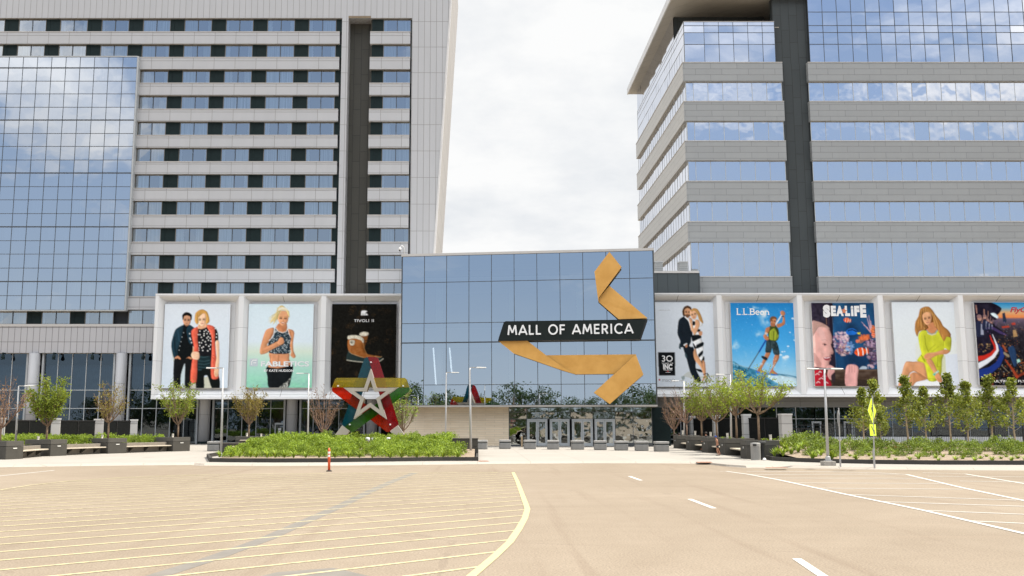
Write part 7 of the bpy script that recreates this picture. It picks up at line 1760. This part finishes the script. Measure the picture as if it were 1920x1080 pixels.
# ================================================================== PEOPLE
def skin_fig(name, chains, mat_, parent, sub=1):
    """chains: list of lists of (x,y,z,r); one connected body"""
    me = bpy.data.meshes.new(name); V = []; Eg = []; Rd = []; idx = {}
    for ch in chains:
        prev = None
        for (x,y,z,r) in ch:
            k = (round(x,3), round(y,3), round(z,3))
            if k not in idx: idx[k] = len(V); V.append((x,y,z)); Rd.append(r)
            if prev is not None and prev != idx[k]: Eg.append((prev, idx[k]))
            prev = idx[k]
    me.from_pydata(V, Eg, []); o = bpy.data.objects.new(name, me); COL.objects.link(o)
    sk = o.modifiers.new('skin', 'SKIN'); sk.use_smooth_shade = True
    for i, r in enumerate(Rd): me.skin_vertices[0].data[i].radius = (r, r) if not isinstance(r, tuple) else r
    me.skin_vertices[0].data[0].use_root = True
    ss = o.modifiers.new('sub', 'SUBSURF'); ss.levels = sub; ss.render_levels = sub
    dg = bpy.context.evaluated_depsgraph_get(); dg.update(); nm = bpy.data.meshes.new_from_object(o.evaluated_get(dg)); bpy.data.objects.remove(o)
    nm.materials.clear(); nm.materials.append(mat_)
    q = bpy.data.objects.new(name, nm); COL.objects.link(q)
    if parent is not None: q.parent = parent; KIDS.setdefault(parent.name, []).append(q)
    return q
SKIN = M('skin', (0.36,0.17,0.10), .55, var=.06); HAIRB = M('dark_hair', (0.03,0.02,0.015), .7); SHORT = M('black_shorts', (0.015,0.016,0.02), .8); CAPB = M('blue_cap_cloth', (0.01,0.05,0.30), .7)
gp2 = G(1346, 854.3, PZ); hgt = P(1342, 817.5, gp2.y).z - PZ; S = hgt/1.78
man = empty('person', tuple(gp2), 'shirtless man in blue cap and black shorts walking past the right planters', 'person'); man.scale = (S,S,S)
# walking towards the left, leaning slightly, head down
hip = (0,0,.93,(.13,.11))
body = [[hip,(-.02,0,1.08,(.125,.10)),(-.05,0,1.28,(.15,.11)),(-.07,0,1.42,(.12,.09)),(-.10,0,1.50,.055),(-.125,0,1.57,(.072,.06)),(-.135,0,1.68,(.085,.075)),(-.135,0,1.74,.05)],
 [hip,(0,-.09,.86,.085),(-.10,-.10,.50,.062),(.02,-.10,.12,.042),(-.02,-.10,.045,.04),(-.17,-.10,.03,.028)],
 [hip,(.02,.09,.86,.085),(.10,.10,.50,.062),(.22,.10,.16,.042),(.22,.10,.075,.04),(.10,.10,.035,.028)],
 [(-.07,0,1.42,(.12,.09)),(-.06,-.19,1.41,.055),(-.02,-.23,1.14,.042),(-.16,-.22,.92,.030),(-.19,-.22,.87,.028),(-.22,-.21,.80,.018)],
 [(-.07,0,1.42,(.12,.09)),(-.06,.19,1.41,.055),(.05,.23,1.16,.042),(-.04,.24,.92,.030),(-.06,.24,.87,.028),(-.08,.24,.80,.018)]]
skin_fig('body', body, SKIN, man, 2)
sh = [[(0,0,1.0,(.145,.125)),(0,0,.93,(.15,.13)),(0,-.09,.84,.11),(-.05,-.10,.66,.10)],[(0,0,.93,(.15,.13)),(.02,.09,.84,.11),(.07,.10,.66,.10)]]
skin_fig('shorts', sh, SHORT, man, 2)
mb = MB(); mb.lathe((-.135,0,1.665), [(.098,0),(.104,.04),(.09,.10),(.05,.135),(.01,.145)], 14); mb.box((-.29,-.06,1.665),(-.20,.06,1.68)); mb.build('cap', CAPB, man, world=False, smooth=True)
for (x, y, z) in ((-.10,-.10,0),(.13,.10,.005)):
    mb = MB(); mb.box((x-.12,y-.045,z),(x+.12,y+.045,z+.075)); mb.build('shoe', SHORT, man, world=False, bevel=.02)
mb = MB(); mb.tube([(-.24,-.01,1.60),(-.215,0,1.62)], [.012,.018], 6); mb.build('nose', SKIN, man, world=False)
for sy in (-1,1):
    mb = MB(); mb.tube([(-.20,sy*.03,1.64),(-.215,sy*.03,1.64)], .011, 6); mb.build('eye', SBLK, man, world=False)
# fingers on the near hand
mb = MB()
for k in range(4): mb.tube([(-.215,-.235+.016*k,.81),(-.235,-.235+.016*k,.765),(-.225,-.235+.016*k,.73+.006*abs(k-1.5))], [.009,.009,.007], 5)
mb.tube([(-.20,-.20,.84),(-.24,-.19,.80),(-.25,-.19,.775)], [.010,.009,.007], 5); mb.build('fingers', SKIN, man, world=False)
def sitter(px, yt, Y, label, shirt, scale, lean=0.0, rz=0, sit_z=.5):
    zt_ = P(px, yt, Y).z; x = XY(px, Y, zt_); root = empty('person', (x, Y, zt_-1.32), label, 'person', 'people seated behind the right planters'); root.rotation_euler = (0,0,rz)
    b = [[(0,0,.55,(.15,.12)),(lean*.4,0,.72,(.13,.11)),(lean*.8,0,.93,(.17,.11)),(lean,0,1.03,(.12,.08)),(lean*1.15,0,1.09,.05),(lean*1.2,0,1.16,(.07,.075)),(lean*1.2,0,1.25,(.08,.085)),(lean*1.2,0,1.30,.05)],
      [(0,0,.55,(.15,.12)),(0,.10,.53,.085),(-.42,.12,.52,.065),(-.44,.12,.12,.045),(-.46,.12,.06,.04),(-.60,.12,.04,.028)],
      [(0,0,.55,(.15,.12)),(0,-.10,.53,.085),(-.42,-.12,.52,.065),(-.44,-.12,.12,.045),(-.46,-.12,.06,.04),(-.60,-.12,.04,.028)],
      [(lean,0,1.03,(.12,.08)),(lean,.19,1.0,.055),(lean-.05,.24,.75,.04),(lean-.28,.2,.62,.03),(lean-.36,.18,.60,.028)],[(lean,0,1.03,(.12,.08)),(lean,-.19,1.0,.055),(lean-.05,-.24,.75,.04),(lean-.28,-.2,.62,.03),(lean-.36,-.18,.60,.028)]]
    skin_fig('body', b, SKIN, root, 2)
    t = [[(0,0,.57,(.165,.135)),(lean*.4,0,.72,(.148,.128)),(lean*.8,0,.93,(.185,.128)),(lean,0,1.03,(.13,.09))],[(lean,0,1.03,(.13,.09)),(lean,.19,1.0,.068),(lean-.03,.225,.85,.062)],[(lean,0,1.03,(.13,.09)),(lean,-.19,1.0,.068),(lean-.03,-.225,.85,.062)]]
    skin_fig('shirt', t, shirt, root, 2)
    mb = MB(); mb.lathe((lean*1.2+.012,0,1.18), [(.07,0),(.098,.03),(.104,.09),(.085,.15),(.03,.175)], 12); mb.build('hair', HAIRB, root, world=False, smooth=True)
    return root
sitter(1328, 810.5, 74.0, 'dark haired person in black leaning over behind the middle right planter', SHORT, 1, lean=-.16)
sitter(1266, 812.8, 88.0, 'person with brown hair barely visible above the farthest right planter', M('brown_shirt',(0.16,0.08,0.06),.8), 1, rz=R(200))
sitter(1273.5, 812.2, 88.2, 'person in pale top seated behind the farthest right planter', M('pale_shirt',(0.5,0.45,0.42),.8), 1, rz=R(180))

# ================================================================== ACROSS THE CAR PARK (seen mirrored in the glass)
def car(loc, rz, paint, label, suv=False):
    root = empty('parked_car', loc, label, 'car', 'cars parked across the lot, seen mirrored in the glass', rz)
    H_ = 1.72 if suv else 1.45; L_ = 4.7; W = .92
    low = [(-2.3,.35),(-2.32,.72),(-2.1,.92),(-1.15,1.0),(1.5,1.02),(2.25,.92 if not suv else 1.0),(2.34,.6),(2.3,.35)]
    V = [];  mb = MB(); mb.prism([Vector((x,-W,z)) for x, z in low], (0,2*W,0)); mb.build('body', paint, root, world=False, bevel=.07)
    cab = [(-1.2,.99),(-.45,H_-.04),(0,H_),(1.1,H_-.02 if suv else H_-.03),(1.9 if suv else 1.65,1.01)]
    mb = MB(); ins = .12; n = len(cab); a = [Vector((x,-W+.04+(ins if z > 1.1 else 0),z)) for x, z in cab]; b = [Vector((x,W-.04-(ins if z > 1.1 else 0),z)) for x, z in cab]
    mb.face(a); mb.face(b[::-1])
    for i in range(n-1): mb.face([a[i+1],a[i],b[i],b[i+1]], 0 if i in (0,n-2) else 1)
    mb.build('cabin', [M('car_glass',(0.02,0.025,0.03),.08,spec=.8), paint], root, world=False)
    mb = MB()
    for x, z in ((-.45,H_-.06),(.35,H_-.02),(1.1,H_-.06)):
        for sy in (-1,1): mb.obox((x+(.1 if x > 1 else -.1 if x < 0 else 0), sy*(W-.07),(z+1)/2), (.03,0,0), (0,.03,0), (z-1)/2)
    mb.build('pillars', paint, root, world=False)
    for x in (-1.42, 1.42):
        for sy in (-1,1):
            mb = MB(); mb.tube([(x,sy*(W-.18),.33),(x,sy*(W+.02),.33)], .33, 18); wh = mb.build('wheel', M('tyre',(0.02,0.02,0.02),.8), root, world=False)
            mb = MB(); mb.tube([(x,sy*(W+.015),.33),(x,sy*(W+.03),.33)], .2, 12); mb.build('rim', MULL, wh, world=False)
    mb = MB()
    for sy in (-.62,.62): mb.box((-2.34,sy-.18,.68),(-2.27,sy+.18,.80))
    mb.build('headlights', M('lamp_lens',(0.7,0.7,0.7),.1), root, world=False)
    return root
PC = {'black': (0.012,0.012,0.014), 'white': (0.65,0.65,0.65), 'silver': (0.35,0.36,0.37), 'blue': (0.03,0.06,0.14), 'red': (0.30,0.02,0.02)}
pm = {k: M(k+'_car_paint', v, .25, metal=.3, var=.02, spec=.7) for k, v in PC.items()}
proto = {}
cars = [(-52,'silver',0),(-48.6,'black',1),(-45.4,'white',0),(-41.8,'blue',0),(-38.5,'black',1),(-35.1,'silver',0),(-30.5,'white',1),(-27,'red',0),(-14,'black',0),(-6,'silver',1),(4,'white',0),(12,'blue',0),(20,'black',1)]
for i, (x, c, s_) in enumerate(cars):
    k = (c, s_); lbl = '%s %s parked across the lot, mirrored in the glass' % (c, 'tall car' if s_ else 'low car')
    Y = -24 - (i % 3)*.3 - (6 if i % 5 == 0 else 0)
    if k not in proto: proto[k] = car((x, Y, 0), R(82+rnd.uniform(-8,8)), pm[c], lbl, bool(s_))
    else: copy_tree(proto[k], loc=(x, Y, 0), rz=R(82+rnd.uniform(-8,8)))
def bigtree(seed, H, Rm):
    r = random.Random(seed); wood = MB(); lb = LeafB(seed); wood.tube([(0,0,0),(.1,0,H*.3),(0,.1,H*.6)], [.28,.2,.1], 7)
    for k in range(34):
        a = r.uniform(0,6.28); z = H*r.uniform(.10,.95); rr = Rm*math.sqrt(r.random())*(1-abs(z/H-.55)*1.1); c = Vector((math.cos(a)*rr, math.sin(a)*rr, z)); wood.tube([(0,0,min(z*.7,H*.6)), c], [.06,.015], 4, cap=False)
        for _ in range(60): d = Vector((r.gauss(0,1),r.gauss(0,1),r.gauss(0,.8))); lb.leaf(c+d.normalized()*r.uniform(.3,1.15)*Rm*.36, .42*r.uniform(.6,1.2), .7)
    return wood, lb
bt = []
for i in range(3):
    w_, l_ = bigtree(90+i, 9.5, 3.8); bt.append(make_tree('shade_tree', w_, l_, BARK, LF_D, (-60+i*5, -46, 0), 'dark leafy tree across the car park, mirrored in the glass', 'trees across the car park, mirrored in the glass'))
xx = -95; i = 0
while xx < 92:
    s_ = rnd.uniform(.6,1.15)
    if i < 3: o = bt[i]
    else: o = copy_tree(bt[i % 3])
    o.location = (xx, -44+rnd.uniform(-7,4), 0); o.scale = (s_,s_,s_*rnd.uniform(.85,1.15)); o.rotation_euler = (0,0,rnd.uniform(0,6)); xx += rnd.uniform(2.8,6.6); i += 1
xx = -110
while xx < 110:
    s_ = rnd.uniform(.9,1.3); o = copy_tree(bt[i % 3]); i += 1
    o.location = (xx, -62+rnd.uniform(-5,5), 0); o.scale = (s_*1.2,s_*1.2,s_); o.rotation_euler = (0,0,rnd.uniform(0,6)); xx += rnd.uniform(4,8)
